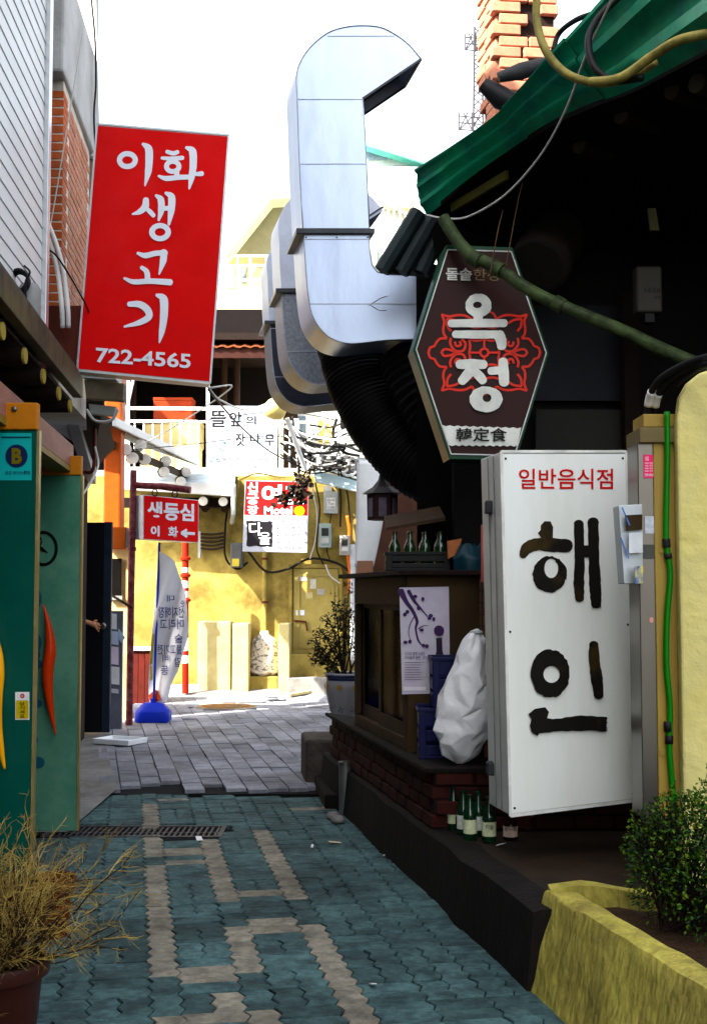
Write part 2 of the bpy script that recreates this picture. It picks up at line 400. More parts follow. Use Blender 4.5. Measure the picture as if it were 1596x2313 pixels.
for i, (y, p, k) in enumerate(blocks):
    dz = rp.uniform(-.004, .003); rot = (rp.gauss(0, .006), rp.gauss(0, .006), ang + rp.gauss(0, .008))
    if i < 300: piece('paver', PH[k][0], pav, p + Vector((0, 0, dz)), rot=rot)
    else:
        mtx = Matrix.Translation(p + Vector((0, 0, dz))) @ Matrix.Rotation(ang, 4, 'Z')
        src = PH[k][1]; (restt if k[1] == 't' else rest).faces([mtx @ q for q in src.v], src.f)
tag(rest.build('far_pavers', m_pav, pav), kind='stuff'); tag(restt.build('far_tan_pavers', m_tan, pav), kind='stuff')

fp = MB()
fp.faces([(-3.6, 9.4, -.06), (.6, 9.4, -.06), (.6, 17.4, gz(17.4) - .03), (-3.8, 17.4, gz(17.4) - .03), (-3.6, 9.4, .0), (.6, 9.4, .0)], [(4, 5, 2, 3), (0, 1, 5, 4)])
fpo = tag(fp.build('stone_paving', m_joint), kind='structure')
d2 = Vector((-.214, 1, 0)).normalized(); e2 = Vector((d2.y, -d2.x, 0)); O2 = Vector((-1.9, 9.42, 0)); an2 = math.atan2(e2.y, e2.x)
sl = {}
for L in (.2, .3, .4): sl[L] = slab_mesh('paving_slab', [(.003, .003), (.152, .003), (.152, L - .003), (.003, L - .003)], .05, .004, m_slab)
slabs = []; rs = random.Random(11)
for ci in range(-3, 26):
    u = -.06 - rs.random() * .12 if ci % 2 else -.12 * rs.random(); u -= .02 * ci
    while u < 8.2:
        L = rs.choice((.3, .3, .4, .2)); p = O2 + e2 * (ci * .155) + d2 * u; c = p + e2 * .077 + d2 * L / 2
        if 9.40 < p.y and c.y < 16.6 and -3.1 < c.x < .45 and c.x > -2.0 - .17 * (c.y - 9.4):
            if not ((c - Vector((-1.52, 15.0, 0))).length < .40): slabs.append((c.y, p, L))
        u += L
slabs.sort(key=lambda b: b[0]); rest = MB()
tilt = math.atan(.02)
for i, (y, p, L) in enumerate(slabs):
    z = gz(p.y) + rs.uniform(-.005, .006)
    if i < 300: piece('paving_slab', sl[L][0], fpo, (p.x, p.y, z), rot=(tilt + rs.gauss(0, .006), rs.gauss(0, .008), an2 + rs.gauss(0, .006)))
    else:
        mtx = Matrix.Translation((p.x, p.y, z)) @ Matrix.Rotation(an2, 4, 'Z') @ Matrix.Rotation(tilt, 4, 'X'); src = sl[L][1]; rest.faces([mtx @ q for q in src.v], src.f)
tag(rest.build('far_slabs', m_slab, fpo), kind='stuff')

# concrete verge on the left and at the foot of the far wall
vg = MB(); vg.faces([(-1.80, 7.9, .004), (-1.78, 9.45, .03), (-2.9, 14.2, .13), (-4.2, 14.2, .13), (-4.2, 7.9, .004)], [(0, 1, 2, 3, 4)])
tag(vg.build('concrete_verge', m_conc), kind='structure')
vf = MB(); vf.prism([(-4.5, 16.45, gz(16.45) - .02), (1.2, 16.45, gz(16.45) - .02), (1.2, 17.2, gz(17.2) + .05), (-4.5, 17.2, gz(17.2) + .05)], (0, 0, .035))
tag(vf.build('wall_foot_path', m_conc), kind='structure')

# drain grate
gx0, gx1, gy0, gy1 = -1.93, -.815, 7.76, 8.13
gr = thing('drain_grate', 'long dark iron drain grate set across the paving', 'drain', (-1.37, 7.95, 0))
f = MB(); f.box(gx0, gx1, gy0, gy0 + .03, -.04, .002); f.box(gx0, gx1, gy1 - .03, gy1, -.04, .002); f.box(gx0, gx0 + .03, gy0 + .031, gy1 - .031, -.04, .002); f.box(gx1 - .03, gx1, gy0 + .031, gy1 - .031, -.04, .002)
m_iron = M('cast_iron', (.055, .058, .065), .55, metal=.5, var=.3)
f.build('frame', m_iron, gr)
bm_ = MB().box(-.007, .007, gy0 + .03, gy1 - .03, -.035, -.002).mesh('bar', Vector((0, (gy0 + gy1) / 2, 0))); bm_.materials.append(m_iron)
k = gx0 + .06
while k < gx1 - .04: piece('bar', bm_, gr, (k, (gy0 + gy1) / 2, 0)); k += .036
MB().box(gx0 + .03, gx1 - .03, 7.93, 7.95, -.03, -.006).build('cross_bar', m_iron, gr)
pm = MB().poly([(gx0, gy0, -.0345), (gx1, gy0, -.0345), (gx1, gy1, -.0345), (gx0, gy1, -.0345)]).build('shade_sheet', M('pit_shade', (.006, .006, .006), 1, bump=0), gr)  # flat black sheet paints the shade of a pit that is not modelled

# manhole
mh = thing('manhole_cover', 'round rusty manhole cover in the stone paving', 'manhole cover', (-1.52, 15.0, gz(15)))
mm = M('rusty_iron', (.36, .20, .09), .7, var=.4, scale=14, bump=.5, c2=(.2, .2, .19), c2amt=.6, c2scale=5)
z0 = gz(15) + .004
MB().lathe([(.40, -.03), (.40, 0), (.345, .0), (.345, -.01)], (-1.52, 15, z0), 40).build('collar', m_conc, mh)
cv = MB().lathe([(.34, -.02), (.34, .004), (.32, .007), (.3, .004)], (-1.52, 15, z0), 40).build('cover', mm, mh)
rb = MB()
for i in range(-6, 7):
    w = math.sqrt(.29 ** 2 - (i * .045) ** 2); rb.box(-1.52 - w, -1.52 + w, 15 + i * .045 - .009, 15 + i * .045 + .009, z0 + .004, z0 + .011)
rb.build('tread', mm, cv)

# ------------------------------------------------------------------ right-hand platform and brick ledge
def lr(y, o=0): return Vector((right_x(y) + o, y, 0))
pl = thing('concrete_platform', 'low concrete platform with stained kerb along the right of the alley', 'platform', (.8, 6.5, 0))
kb = MB(); yk = [4.80 + .314 * i for i in range(16)]
rk = random.Random(5); A = []; B = []; Cc = []
for y in yk:
    j = rk.uniform(-.012, .012); p = lr(y, j)
    A.append(Vector((p.x - .01, y, -.03))); B.append(Vector((p.x + .02, y, .285 + rk.uniform(-.008, .008)))); Cc.append(Vector((p.x + .05, y, .30)))
kb.loft([A, B, Cc, [c + Vector((.12, 0, 0)) for c in Cc], [Vector((c.x + .12, c.y, -.02)) for c in Cc]])
kb.f.append(tuple(i * len(yk) for i in range(5))); kb.build('kerb', m_kerb, pl, smooth=40)
fl = MB(); fl.prism([(right_x(4.9) + .1, 4.9, .2), (2.6, 4.9, .2), (2.6, 9.6, .2), (right_x(9.5) + .1, 9.5, .2)], (0, 0, .097)); fl.build('floor', m_floorc, pl)

def ledge_pt(y, o=.045): return Vector((right_x(y) + o, y, 0))
bl = thing('brick_ledge', 'low dark red brick ledge under the wooden cabinet', 'brick wall', (.3, 7.4, .3))
brick_me = MB().box(-.095, .095, -.045, .045, -.0325, .0325); 
def beveled(mb, mat, w=.006):
    me = mb.mesh('brick', Vector((0, 0, 0))); bm = bmesh.new(); bm.from_mesh(me)
    bmesh.ops.bevel(bm, geom=bm.edges[:], offset=w, segments=1, affect='EDGES'); bm.to_mesh(me); bm.free(); me.materials.append(mat); return me
BRK = beveled(brick_me, m_brickdk)
c0 = ledge_pt(6.40); c1 = ledge_pt(9.35); dv = (c1 - c0).normalized(); Ln = (c1 - c0).length; az = math.atan2(dv.y, dv.x)
core = MB(); core.hexa([c0 + Vector((.02, .02, .3)), Vector((1.5, 6.42, .3)), Vector((1.5, 7.0, .3)), c1 + Vector((.03, 0, .3)), c0 + Vector((.02, .02, .585)), Vector((1.5, 6.42, .585)), Vector((1.5, 7.0, .585)), c1 + Vector((.03, 0, .585))])
core.build('mortar_core', m_mortd, bl)
rb_ = random.Random(9)
for cix in range(4):
    z = .305 + .0335 + cix * .073; s = .1 if cix % 2 else .0
    s0 = s + .1
    while s0 < Ln:
        p = c0 + dv * s0; n = Vector((-dv.y, dv.x, 0)); piece('brick', BRK, bl, p - n * -.035 * 0 + Vector((.05, .0, z)) + n * rb_.uniform(-.004, .004), rz=az + rb_.gauss(0, .01)); s0 += .202
    s0 = .1 + (0 if cix % 2 else .1)
    while s0 < 1.1:
        piece('brick', BRK, bl, (c0.x + .02 + s0, 6.42 + rb_.uniform(-.004, .004), z), rz=rb_.gauss(0, .01)); s0 += .202
cap = MB(); cap.hexa([c0 + Vector((-.03, -.03, .586)), Vector((1.5, 6.36, .586)), Vector((1.5, 7.1, .586)), c1 + Vector((-.03, 0, .586)), c0 + Vector((-.03, -.03, .612)), Vector((1.5, 6.36, .612)), Vector((1.5, 7.1, .612)), c1 + Vector((-.03, 0, .612))])
cap.build('coping', m_kerb, bl, bevel=.006)

# stone block, steps, bollard beyond the ledge
blk = MB(); q = [G(690, 1766), G(812, 1772)]
sx0 = G(690, 1766).x; sy0 = 9.72
blk.prism([(sx0, sy0, 0), (sx0 + .42, sy0 - .05, 0), (sx0 + .40, sy0 + .6, 0), (sx0 - .06, sy0 + .55, 0)], (0, 0, .37))
bo = blk.build('stone_block', M('dark_stone', (.09, .075, .065), .85, var=.35, scale=7, bump=.6, bscale=25, bdist=.02), bevel=.03, seg=3)
tag(bo, 'dark rough stone block holding the flower pot', 'stone block')
st = thing('stone_steps', 'two small dark stone steps between the block and the bollard', 'steps', (-.1, 9.2, 0))
MB().prism([(-.20, 8.75, 0), (.06, 8.7, 0), (.02, 9.66, 0), (-.30, 9.66, 0)], (0, 0, .10)).build('step', m_kerb, st, bevel=.012)
MB().prism([(-.12, 8.85, .101), (.06, 8.8, .101), (.02, 9.66, .101), (-.24, 9.66, .101)], (0, 0, .10)).build('step', m_kerb, st, bevel=.012)
bp_ = G(780, 1838)
bol = thing('steel_post', 'short square-topped steel post beside the brick ledge', 'post', (bp_.x, bp_.y, 0))
MB().lathe([(.045, 0), (.045, .335)], (bp_.x, bp_.y, 0), 16).build('shaft', M('post_steel', (.20, .20, .20), .4, metal=.7, var=.2), bol, smooth=40)
MB().lathe([(.05, .335), (.05, .352), (.03, .357)], (bp_.x, bp_.y, 0), 16).build('cap', m_stainl, bol, smooth=40)

# ================================================================== LEFT SIDE
# tall building mass that shades the alley
tb = thing('tall_building', 'tall grey rendered building edge rising behind the brick wall', 'building', (-4, 9, 0))
mb = MB(); fpz = [(-2.12, 9.75), (-2.74, 12.8), (-3.25, 12.8), (-3.25, 9.75)]
mb.prism([(x, y, 2.9) for x, y in fpz], (0, 0, 5.1)); mb.build('wall', M('grey_render', (.74, .75, .76), .85, var=.1, c2=(.3, .3, .28), c2amt=.5, c2scale=1.5, stretch=(1, 1, .3)), tb)
MB().box(-3.45, -3.25, 9.75, 12.8, 0, 2.9).build('sun_block_wall', m_dkin, tb)  # unseen wall added to keep sun off the steel door
mb = MB(); mb.prism([(-2.0, 9.6, 4.95), (-2.06, 9.74, 4.95), (-2.06, 9.74, 7.9), (-2.12, 9.6, 7.9)], (-.4, 0, 0)); mb.build('parapet', MATS['grey_render'], tb)

sb = thing('siding_building', 'upper storey clad in white horizontal siding boards at left', 'building', (-2.5, 6, 0))
sxl = lambda y: -1.9 - .07 * (y - 7.46)
MB().hexa([(sxl(-4) - .03, -4, 0), (sxl(7.44) - .03, 7.44, 0), (-8, 7.44, 0), (-8, -4, 0), (sxl(-4) - .03, -4, 8.2), (sxl(7.44) - .03, 7.44, 8.2), (-8, 7.44, 8.2), (-8, -4, 8.2)]).build('wall', m_dkin, sb)
bd = MB(); y0, y1 = 4.6, 7.43
bd.hexa([(sxl(y0) + .004, y0, 0), (sxl(y1) + .004, y1, 0), (sxl(y1) - .028, y1, 0), (sxl(y0) - .028, y0, 0),
         (sxl(y0) - .001, y0, .091), (sxl(y1) - .001, y1, .091), (sxl(y1) - .028, y1, .091), (sxl(y0) - .028, y0, .091)])
bme = bd.mesh('siding_board', Vector((0, 0, 0))); bme.materials.append(m_white)
for i in range(36): piece('siding_board', bme, sb, (0, 0, 2.95 + i * .097))
MB().box(sxl(7.46) - .03, sxl(7.46) + .035, 7.435, 7.50, 2.95, 6.6).build('corner_trim', m_trim, sb, bevel=.004)

bb = thing('brick_building', 'narrow red brick building with a concrete slab between siding and grey wall', 'building', (-2.2, 8.8, 0))
bx = lambda y: -1.956 - .085 * (y - 8.2)
MB().hexa([(bx(8.197) - .007, 8.197, 2.85), (bx(9.58) - .007, 9.58, 2.85), (-7, 9.58, 2.85), (-7, 8.197, 2.85), (bx(8.197) - .007, 8.197, 4.97), (bx(9.58) - .007, 9.58, 4.97), (-7, 9.58, 4.97), (-7, 8.197, 4.97)]).build('mortar_core', m_mortar, bb)
MB().box(-2.4, bx(8.2) - .098, 8.16, 8.215, 2.8, 4.95).build('concrete_pier', M('blue_grey_render', (.42, .44, .48), .85, var=.12, c2=(.3, .3, .32), c2amt=.5), bb)
q1 = beveled(MB().box(-.046, .046, -.0925, .0925, -.0255, .0255), m_brickr, .004)
q_lit = beveled(MB().box(-.046, .046, -.0925, .0925, -.0255, .0255), m_brickp, .004)  # paler copy for the side face; its light is painted into the brick
rq = random.Random(21); ra = math.atan(.085)
for i in range(26):
    z = 3.36 + i * .0605
    piece('brick', q1, bb, (bx(8.29) - .048, 8.284, z), rz=ra)
    yy = 8.48 + (.095 if i % 2 else 0)
    while yy < 9.55: piece('brick', q_lit, bb, (bx(yy) - .048 + rq.uniform(-.002, .002), yy, z), rz=ra); yy += .196
sm = MB(); sm.hexa([(bx(8.1) + .02, 8.05, 4.97), (bx(9.6) + .03, 9.6, 4.97), (-4, 9.6, 4.97), (-4, 8.05, 4.97), (bx(8.1) + .02, 8.05, 5.75), (bx(9.6) + .03, 9.6, 5.75), (-4, 9.6, 5.75), (-4, 8.05, 5.75)])
sm.build('concrete_slab', M('pale_concrete', (.50, .50, .49), .9, var=.2, bump=.5, bscale=25, c2=(.3, .29, .27), c2amt=.6, c2scale=3), bb, bevel=.02)
sd = MB()
sd.prism([(bx(9.6) - .02, 9.585, 3.0), (bx(9.6) + .05, 9.70, 3.0), (bx(9.6) + .0, 9.70, 5.6), (bx(9.6) - .06, 9.585, 5.6)], (-.3, 0, 0))
sd.build('weathered_edge', M('weathered_edge', (.20, .15, .10), .9, var=.4, bump=.6, c2=(.07, .055, .04), c2amt=.7, c2scale=4), bb)

# cables on the upper left wall
def wire(name, pts, r, mat, label, cat='cable', group=None, n=8):
    o = MB().tube(bez(pts, n), r, 6).build(name, mat, smooth=True); return tag(o, label, cat, group)
wire('cable', [P(206, -10, 9.4), P(215, 90, 9.4), P(217, 190, 9.4), P(213, 280, 9.4), P(226, 480, 9.4), P(232, 520, 9.4)], .008, m_wire, 'black cable running down the edge of the grey wall at top left')
wire('cable', [P(190, 60, 8.0), P(150, 300, 8.0), P(112, 520, 8.0), P(92, 560, 7.7)], .004, m_wirew, 'thin pale wire slanting down across the brick corner')
wire('cable', [P(92, 563, 7.6), P(120, 570, 7.7), P(150, 610, 7.8), P(190, 680, 7.9), P(205, 715, 8.05)], .006, m_wire, 'thin black wire looping from siding corner to red sign')
cd = thing('conduit_bundle', 'two white conduits bending down past the red brick corner', 'conduit', P(120, 690, 7.8))
for dx in (0, 13): MB().tube(bez([P(92 + dx * .5, 480, 7.75), P(112 + dx, 545, 7.8), P(130 + dx, 610, 7.85), P(140 + dx, 690, 7.85), P(142 + dx, 740, 7.9)], 6), .016, 8).build('conduit', m_cable, cd, smooth=True)
MB().tube([P(96, 478, 7.72), P(90, 590, 7.72), P(88, 740, 7.72)], .012, 8).build('red_pipe', M('red_pipe', (.45, .03, .03), .5), cd, smooth=True)
MB().prism([P(78, 482, 7.7), P(92, 482, 7.7), P(92, 500, 7.7), P(78, 500, 7.7)], (0, .03, 0)).build('yellow_clip', M('yellow_clip', (.8, .65, .05), .5), cd)

# shop eave on the left
ex = lambda y: -1.51 - .091 * (y - 5.3)
se = thing('shop_eave', 'dark timber shop eave with round yellow rafter ends under white siding', 'eave', (-1.7, 6.5, 2.5))
MB().hexa([(ex(3) - .0, 3, 2.76), (ex(7.95), 7.95, 2.76), (ex(7.95) - .06, 7.95, 2.76), (ex(3) - .06, 3, 2.76), (ex(3) - .0, 3, 2.90), (ex(7.95), 7.95, 2.90), (ex(7.95) - .06, 7.95, 2.90), (ex(3) - .06, 3, 2.90)]).build('eave_beam', M('dark_olive_beam', (.055, .05, .03), .6, var=.3, c2=(.25, .2, .08), c2amt=.4, c2scale=2), se, bevel=.004)
MB().box(ex(7.95) - .06, ex(7.95) + .001, 7.952, 7.97, 2.765, 2.895).build('beam_end', M('yellow_end_grain', (.55, .45, .16), .8), se)
MB().hexa([(ex(3) - .02, 3, 2.905), (ex(7.9) - .02, 7.9, 2.905), (ex(7.9) - .5, 7.9, 3.06), (ex(3) - .5, 3, 3.06), (ex(3) - .02, 3, 2.935), (ex(7.9) - .02, 7.9, 2.935), (ex(7.9) - .5, 7.9, 3.09), (ex(3) - .5, 3, 3.09)]).build('roof_sheet', M('roof_sheet', (.1, .1, .1), .7, var=.3), se)
MB().hexa([(ex(3) - .06, 3, 2.72), (ex(7.9) - .06, 7.9, 2.72), (ex(7.9) - 1.2, 7.9, 2.74), (ex(3) - 1.2, 3, 2.74), (ex(3) - .06, 3, 2.74), (ex(7.9) - .06, 7.9, 2.74), (ex(7.9) - 1.2, 7.9, 2.76), (ex(3) - 1.2, 3, 2.76)]).build('soffit', m_dwood, se)
lg = MB().tube([(-.9, 0, 0), (0, 0, 0)], .042, 14).mesh('rafter', Vector((0, 0, 0))); lg.materials.append(m_dwood)
le = MB().tube([(0.0005, 0, 0), (.012, 0, 0)], .040, 14).mesh('rafter_end', Vector((0, 0, 0))); le.materials.append(M('pale_end_grain', (.36, .28, .08), .8, var=.15))
for y in (4.84, 5.41, 5.98, 6.55, 7.12, 7.6):
    piece('rafter', lg, se, (ex(y) - .035, y, 2.655)); piece('rafter_end', le, se, (ex(y) - .035, y, 2.655))
MB().hexa([(ex(3) - .05, 3, 2.30), (ex(7.95) - .05, 7.95, 2.30), (ex(7.95) - .17, 7.95, 2.30), (ex(3) - .17, 3, 2.30), (ex(3) - .05, 3, 2.45), (ex(7.95) - .05, 7.95, 2.45), (ex(7.95) - .17, 7.95, 2.45), (ex(3) - .17, 3, 2.45)]).build('lintel_beam', M('pinkish_timber', (.36, .17, .13), .6, var=.25, scale=4, c2=(.2, .08, .06), c2amt=.5, stretch=(1, .25, 1)), se, bevel=.006)
MB().hexa([(ex(3) - .046, 3, 2.265), (ex(7.95) - .046, 7.95, 2.265), (ex(7.95) - .17, 7.95, 2.265), (ex(3) - .17, 3, 2.265), (ex(3) - .046, 3, 2.297), (ex(7.95) - .046, 7.95, 2.297), (ex(7.95) - .17, 7.95, 2.297), (ex(3) - .17, 3, 2.297)]).build('lintel_trim', M('ochre_trim', (.30, .2, .06), .6), se)
# shop wall behind the doors
sw = thing('shop_front_wall', 'dark shop front wall behind the open green doors', 'wall', (-2.6, 8, 0))
MB().hexa([(-2.30, 3, -.02), (-2.62, 12.2, .0), (-2.9, 12.2, .0), (-2.6, 3, -.02), (-2.30, 3, 2.95), (-2.62, 12.2, 2.95), (-2.9, 12.2, 2.95), (-2.6, 3, 2.95)]).build('wall', M('brown_black_wall', (.045, .03, .025), .8, var=.4), sw)
# grey gutter and dark canopy beyond the eave
gb = MB(); gb.beam(P(150, 880, 9.6), P(206, 1075, 12.3), .10, .17)
tag(gb.build('roof_gutter', M('grey_gutter', (.33, .34, .36), .6, var=.15), bevel=.006), 'grey gutter slanting back along the left wall behind the red sign', 'gutter')
cn = MB(); cn.prism([P(152, 900, 9.6), P(235, 905, 9.6), P(260, 1010, 12.4), P(206, 1070, 12.4)], (-.02, .0, .05)); 
tag(cn.build('canopy', m_dwood), 'dark timber canopy under the grey gutter on the left', 'canopy')
# black rope coil on the eave
rc = thing('rope_coil', 'black coiled cord hanging on the shop eave below white siding', 'cord', P(45, 660, 6.6))
for k in range(3):
    c = P(42 + 2 * k, 632 + 4 * k, 6.62 + .02 * k)
    MB().tube([c + Vector((.05 * math.cos(a), 0.01 * math.sin(3 * a), .055 * math.sin(a))) for a in [2 * math.pi * i / 20 for i in range(20)]], .009, 6, closed=True).build('loop', m_black, rc, smooth=True)
MB().tube(bez([P(55, 600, 6.6), P(68, 615, 6.6), P(58, 640, 6.6), P(62, 690, 6.62), P(75, 720, 6.64)], 6), .006, 6).build('tail', m_black, rc, smooth=True)
ju = MB().lathe([(.05, 0), (.062, .05), (.062, .2), (.045, .23)], P(66, 735, 6.75), 16)
tag(ju.build('grey_canister', M('grey_canister', (.25, .25, .24), .6, var=.2), smooth=40), 'dusty grey canister on the eave beside the black cord', 'canister')

# ---- green glass doors with chilli handles
C3 = crop(0, 1100, 400 / 925.0)
def green_door(Y, px0, px1, ytop, yrail, label, xl):
    xr_ = P(px1, 1300, Y).x; zt = P(px1, ytop, Y).z; zr = P(px1, yrail, Y).z
    t = thing('shop_door', label, 'door', (xr_ - .3, Y, 0))
    MB().box(xl, xr_, Y, Y + .03, .03, zt).build('glass_panel', m_glassg if Y < 6 else M('pale_teal_glass', (.075, .22, .15), .25, var=.15, scale=2, bump=.03, c2=(.17, .33, .23), c2amt=.6, c2scale=1.2), t, bevel=.003)
    MB().box(xl - .001, xr_ + .004, Y - .012, Y + .042, zt + .002, zr).build('top_rail', M('orange_rail', (.52, .20, .03) if Y < 6 else (.40, .10, .025), .55, var=.15), t, bevel=.006)
    MB().box(xr_ + .002, xr_ + .014, Y - .004, Y + .034, .03, zt).build('edge_strip', M('gold_edge', (.4, .33, .15), .35, metal=.6), t)
    return t
d1 = green_door(5.65, -90, 78, 972, 910, 'near green glass door with a yellow pull sticker and gold edge', -2.27)
d2o = green_door(7.8, -20, 180, 1074, 1030, 'far green glass door with red chilli handle and dark scroll ornament', -2.36)
def bolt(t, p, r=.014):
    MB().lathe([(r, 0), (r * .9, .006), (r * .4, .011)], p, 14, ax=Matrix.Rotation(R(90), 3, 'X')).build('bolt', m_stainl, t, smooth=40)
bolt(d1, P(33, 924, 5.635)); bolt(d2o, P(146, 1042, 7.785), .016)
S1 = plane_surf(Vector((0, 5.65, 0)), Vector((0, -1, 0)), .003)
ink = Ink(S1); ink.poly(rect(0, 978, 72, 1085)); st = ink.build('sticker', M('teal_sticker', (.03, .40, .38), .4, var=.05, bump=0), d1)
S1b = plane_surf(Vector((0, 5.65, 0)), Vector((0, -1, 0)), .006)
ink = Ink(S1b); ink.ring(38, 1030, 25, 26, 0.1, 0.1); ink.text('삼성 보너스클럽', rect(12, 1063, 68, 1072), .01); ink.poly(rect(3, 986, 70, 989)); ink.build('print', M('navy_ink', (.01, .03, .12), .4, bump=0), st)
S1c = plane_surf(Vector((0, 5.65, 0)), Vector((0, -1, 0)), .0085)
ink = Ink(S1c); ink.text('B', rect(27, 1012, 50, 1048), .05); ink.build('print', M('olive_ink', (.20, .16, .01), .4, bump=0), st)
ink = Ink(S1); ink.poly(rect(35, 1563, 67, 1626)); st = ink.build('sticker', M('white_sticker', (.8, .8, .76), .4, bump=0), d1)
ink = Ink(S1b); ink.poly(rect(37, 1582, 65, 1623)); ink.build('print', M('gold_sticker', (.50, .38, .06), .4, bump=0), st)
ink = Ink(S1b); ink.ring(51, 1572, 5, 5, 2, 2); ink.build('print', M('red_ink', (.6, .02, .02), .4, bump=0), st)
ink = Ink(S1c)
for i, ch in enumerate('당기세요'): ink.text(ch, rect(45, 1586 + i * 9.2, 56, 1593.5 + i * 9.2), .02)
ink.build('print', m_ink, st)
S2 = plane_surf(Vector((0, 7.8, 0)), Vector((0, -1, 0)), .003)
ink = Ink(S2, C3)
ink.ring(270, 855, 90, 110, 70, 90, n=40); ink.stroke([(255, 800), (230, 760), (225, 820), (245, 835), (262, 810)], [14, 14, 14, 12, 9])
ink.stroke([(235, 830), (262, 860), (295, 880)], [6, 26, 6]); ink.stroke([(228, 850), (224, 890)], [24, 6])
ink.build('scroll_ornament', M('dark_scroll', (.003, .012, .01), .4, bump=0), d2o)
ink = Ink(S2, C3)
for (x, y, rx, ry) in ((215, 1165, 45, 66), (225, 1440, 34, 60), (222, 1510, 30, 40), (230, 1570, 34, 32), (205, 1760, 34, 60), (232, 1815, 32, 28), (205, 2040, 32, 34), (235, 2180, 44, 36)):
    ink.ring(x, y, rx, ry, .1, .1, n=20)
ink.build('grape_ornament', M('teal_blue_print', (.02, .12, .16), .4, bump=0), d2o)
m_chil = M('red_lacquer', (.62, .07, .012), .25, var=.15, scale=5, bump=.02)
m_chil2 = M('yellow_lacquer', (.80, .38, .02), .25, var=.15, scale=5, bump=.02)
def chili(t, pts, rad, Y, mat, lab):
    path = []
    for x, y in pts: p = P(*C3(x, y), Y - .05); path.append(p)
    q = bez(path, 6); rr = []
    for i in range(len(rad) - 1):
        for k in range(6): rr.append(rad[i] * (1 - k / 6) + rad[i + 1] * k / 6)
    rr.append(rad[-1]); o = MB().tube(q, rr, 14).build('handle', mat, t, smooth=True); o['label'] = lab
    for i in (len(q) // 4, 3 * len(q) // 4): MB().tube([q[i], Vector((q[i].x, Y, q[i].z))], .008, 8).build('mount', m_stainl, t)
sc = 7.75 / 2800 * .3646
chili(d2o, [(268, 1200), (295, 1300), (310, 1400), (312, 1500), (298, 1600), (300, 1720), (318, 1860), (347, 2010)], [a * sc for a in (4, 16, 28, 36, 36, 30, 19, 4)], 7.8, m_chil, 'red chilli-shaped door handle')
sc = 5.6 / 2800 * .3646
chili(d1, [(-60, 1250), (-30, 1400), (-12, 1520), (-10, 1640), (-22, 1800), (-15, 1950), (5, 2090), (30, 2220)], [a * sc for a in (5, 20, 32, 38, 38, 30, 22, 8)], 5.65, m_chil2, 'yellow and orange chilli-shaped door handle')

# ---- big red sign
CR = crop(200, 320, 440 / 1414.0)
YS = 8.0
q4 = [P(220, 280, YS), P(517, 305, YS), P(475, 866, YS), P(175, 837, YS)]
rsn = thing('hanging_sign', 'large tilted red sign box with white Korean letters and phone number', 'sign', P(330, 866, YS))
back = Vector((-.03, .17, 0))
MB().prism(q4, back).build('box', M('sign_box_metal', (.5, .5, .5), .4, metal=.6, var=.15, c2=(.3, .22, .12), c2amt=.4), rsn, bevel=.004)
ctr = sum(q4, Vector()) / 4
fq = [ctr + (p - ctr) * .985 + Vector((0, -.004, 0)) for p in q4]; MB().poly(fq).build('face', m_red, rsn)
tr = MB()
for i in range(4):
    a, b = q4[i], q4[(i + 1) % 4]; tr.beam(a + Vector((0, -.002, 0)), b + Vector((0, -.002, 0)), .012, .010, up=(0, 1, 0))
tr.build('trim', m_trim, rsn)
SR = plane_surf(Vector((0, YS, 0)), Vector((0, -1, 0)), .006)
ink = Ink(SR, CR)
ink.ring(455, 350, 90, 78, 46, 33); ink.stroke([(590, 212), (636, 250), (642, 330), (634, 450), (606, 570)], [28, 66, 66, 58, 14])
ink.stroke([(795, 278), (850, 292), (888, 280)], [34, 40, 34]); ink.stroke([(752, 332), (840, 338), (930, 330)], [26, 40, 36]); ink.ring(845, 405, 75, 64, 32, 23)
ink.stroke([(880, 455), (880, 490)], 44); ink.stroke([(725, 488), (790, 508), (900, 498), (990, 496)], [22, 44, 44, 40]); ink.stroke([(962, 242), (1015, 275), (1020, 400), (1006, 500), (986, 598)], [26, 66, 62, 54, 14]); ink.stroke([(1020, 468), (1060, 470), (1096, 466)], [30, 36, 44])
ink.stroke([(615, 690), (608, 750), (560, 795), (500, 815)], [50, 62, 46, 16]); ink.stroke([(612, 760), (650, 795), (680, 828)], [30, 42, 38])
ink.stroke([(702, 655), (742, 690), (746, 780), (724, 868)], [26, 58, 56, 20]); ink.stroke([(786, 633), (834, 668), (832, 780), (812, 905)], [26, 64, 60, 22]); ink.stroke([(740, 768), (832, 762)], 40); ink.ring(736, 970, 94, 79, 46, 34)
ink.stroke([(545, 1152), (610, 1172), (700, 1152), (785, 1150)], [26, 48, 46, 44]); ink.stroke([(768, 1142), (762, 1220), (728, 1332)], [62, 58, 14])
ink.stroke([(578, 1275), (620, 1310), (630, 1380)], [34, 46, 48]); ink.stroke([(430, 1368), (510, 1398), (660, 1392), (825, 1402)], [22, 44, 46, 54])
ink.stroke([(470, 1590), (560, 1592), (625, 1636), (640, 1698), (560, 1748), (430, 1784)], [44, 58, 62, 58, 48, 18]); ink.stroke([(708, 1512), (766, 1548), (768, 1700), (750, 1830), (730, 1922)], [28, 72, 66, 50, 12])
ink.text('722-4565', [(185, 1962), (1003, 2018), (998, 2145), (185, 2092)], .022)
ink.build('lettering', m_lett, rsn)
MB().prism([P(92, 690, 8.05), P(186, 690, 8.05), P(180, 832, 8.05), P(92, 832, 8.05)], (0, .14, 0)).build('bracket', m_rust, rsn, bevel=.004)
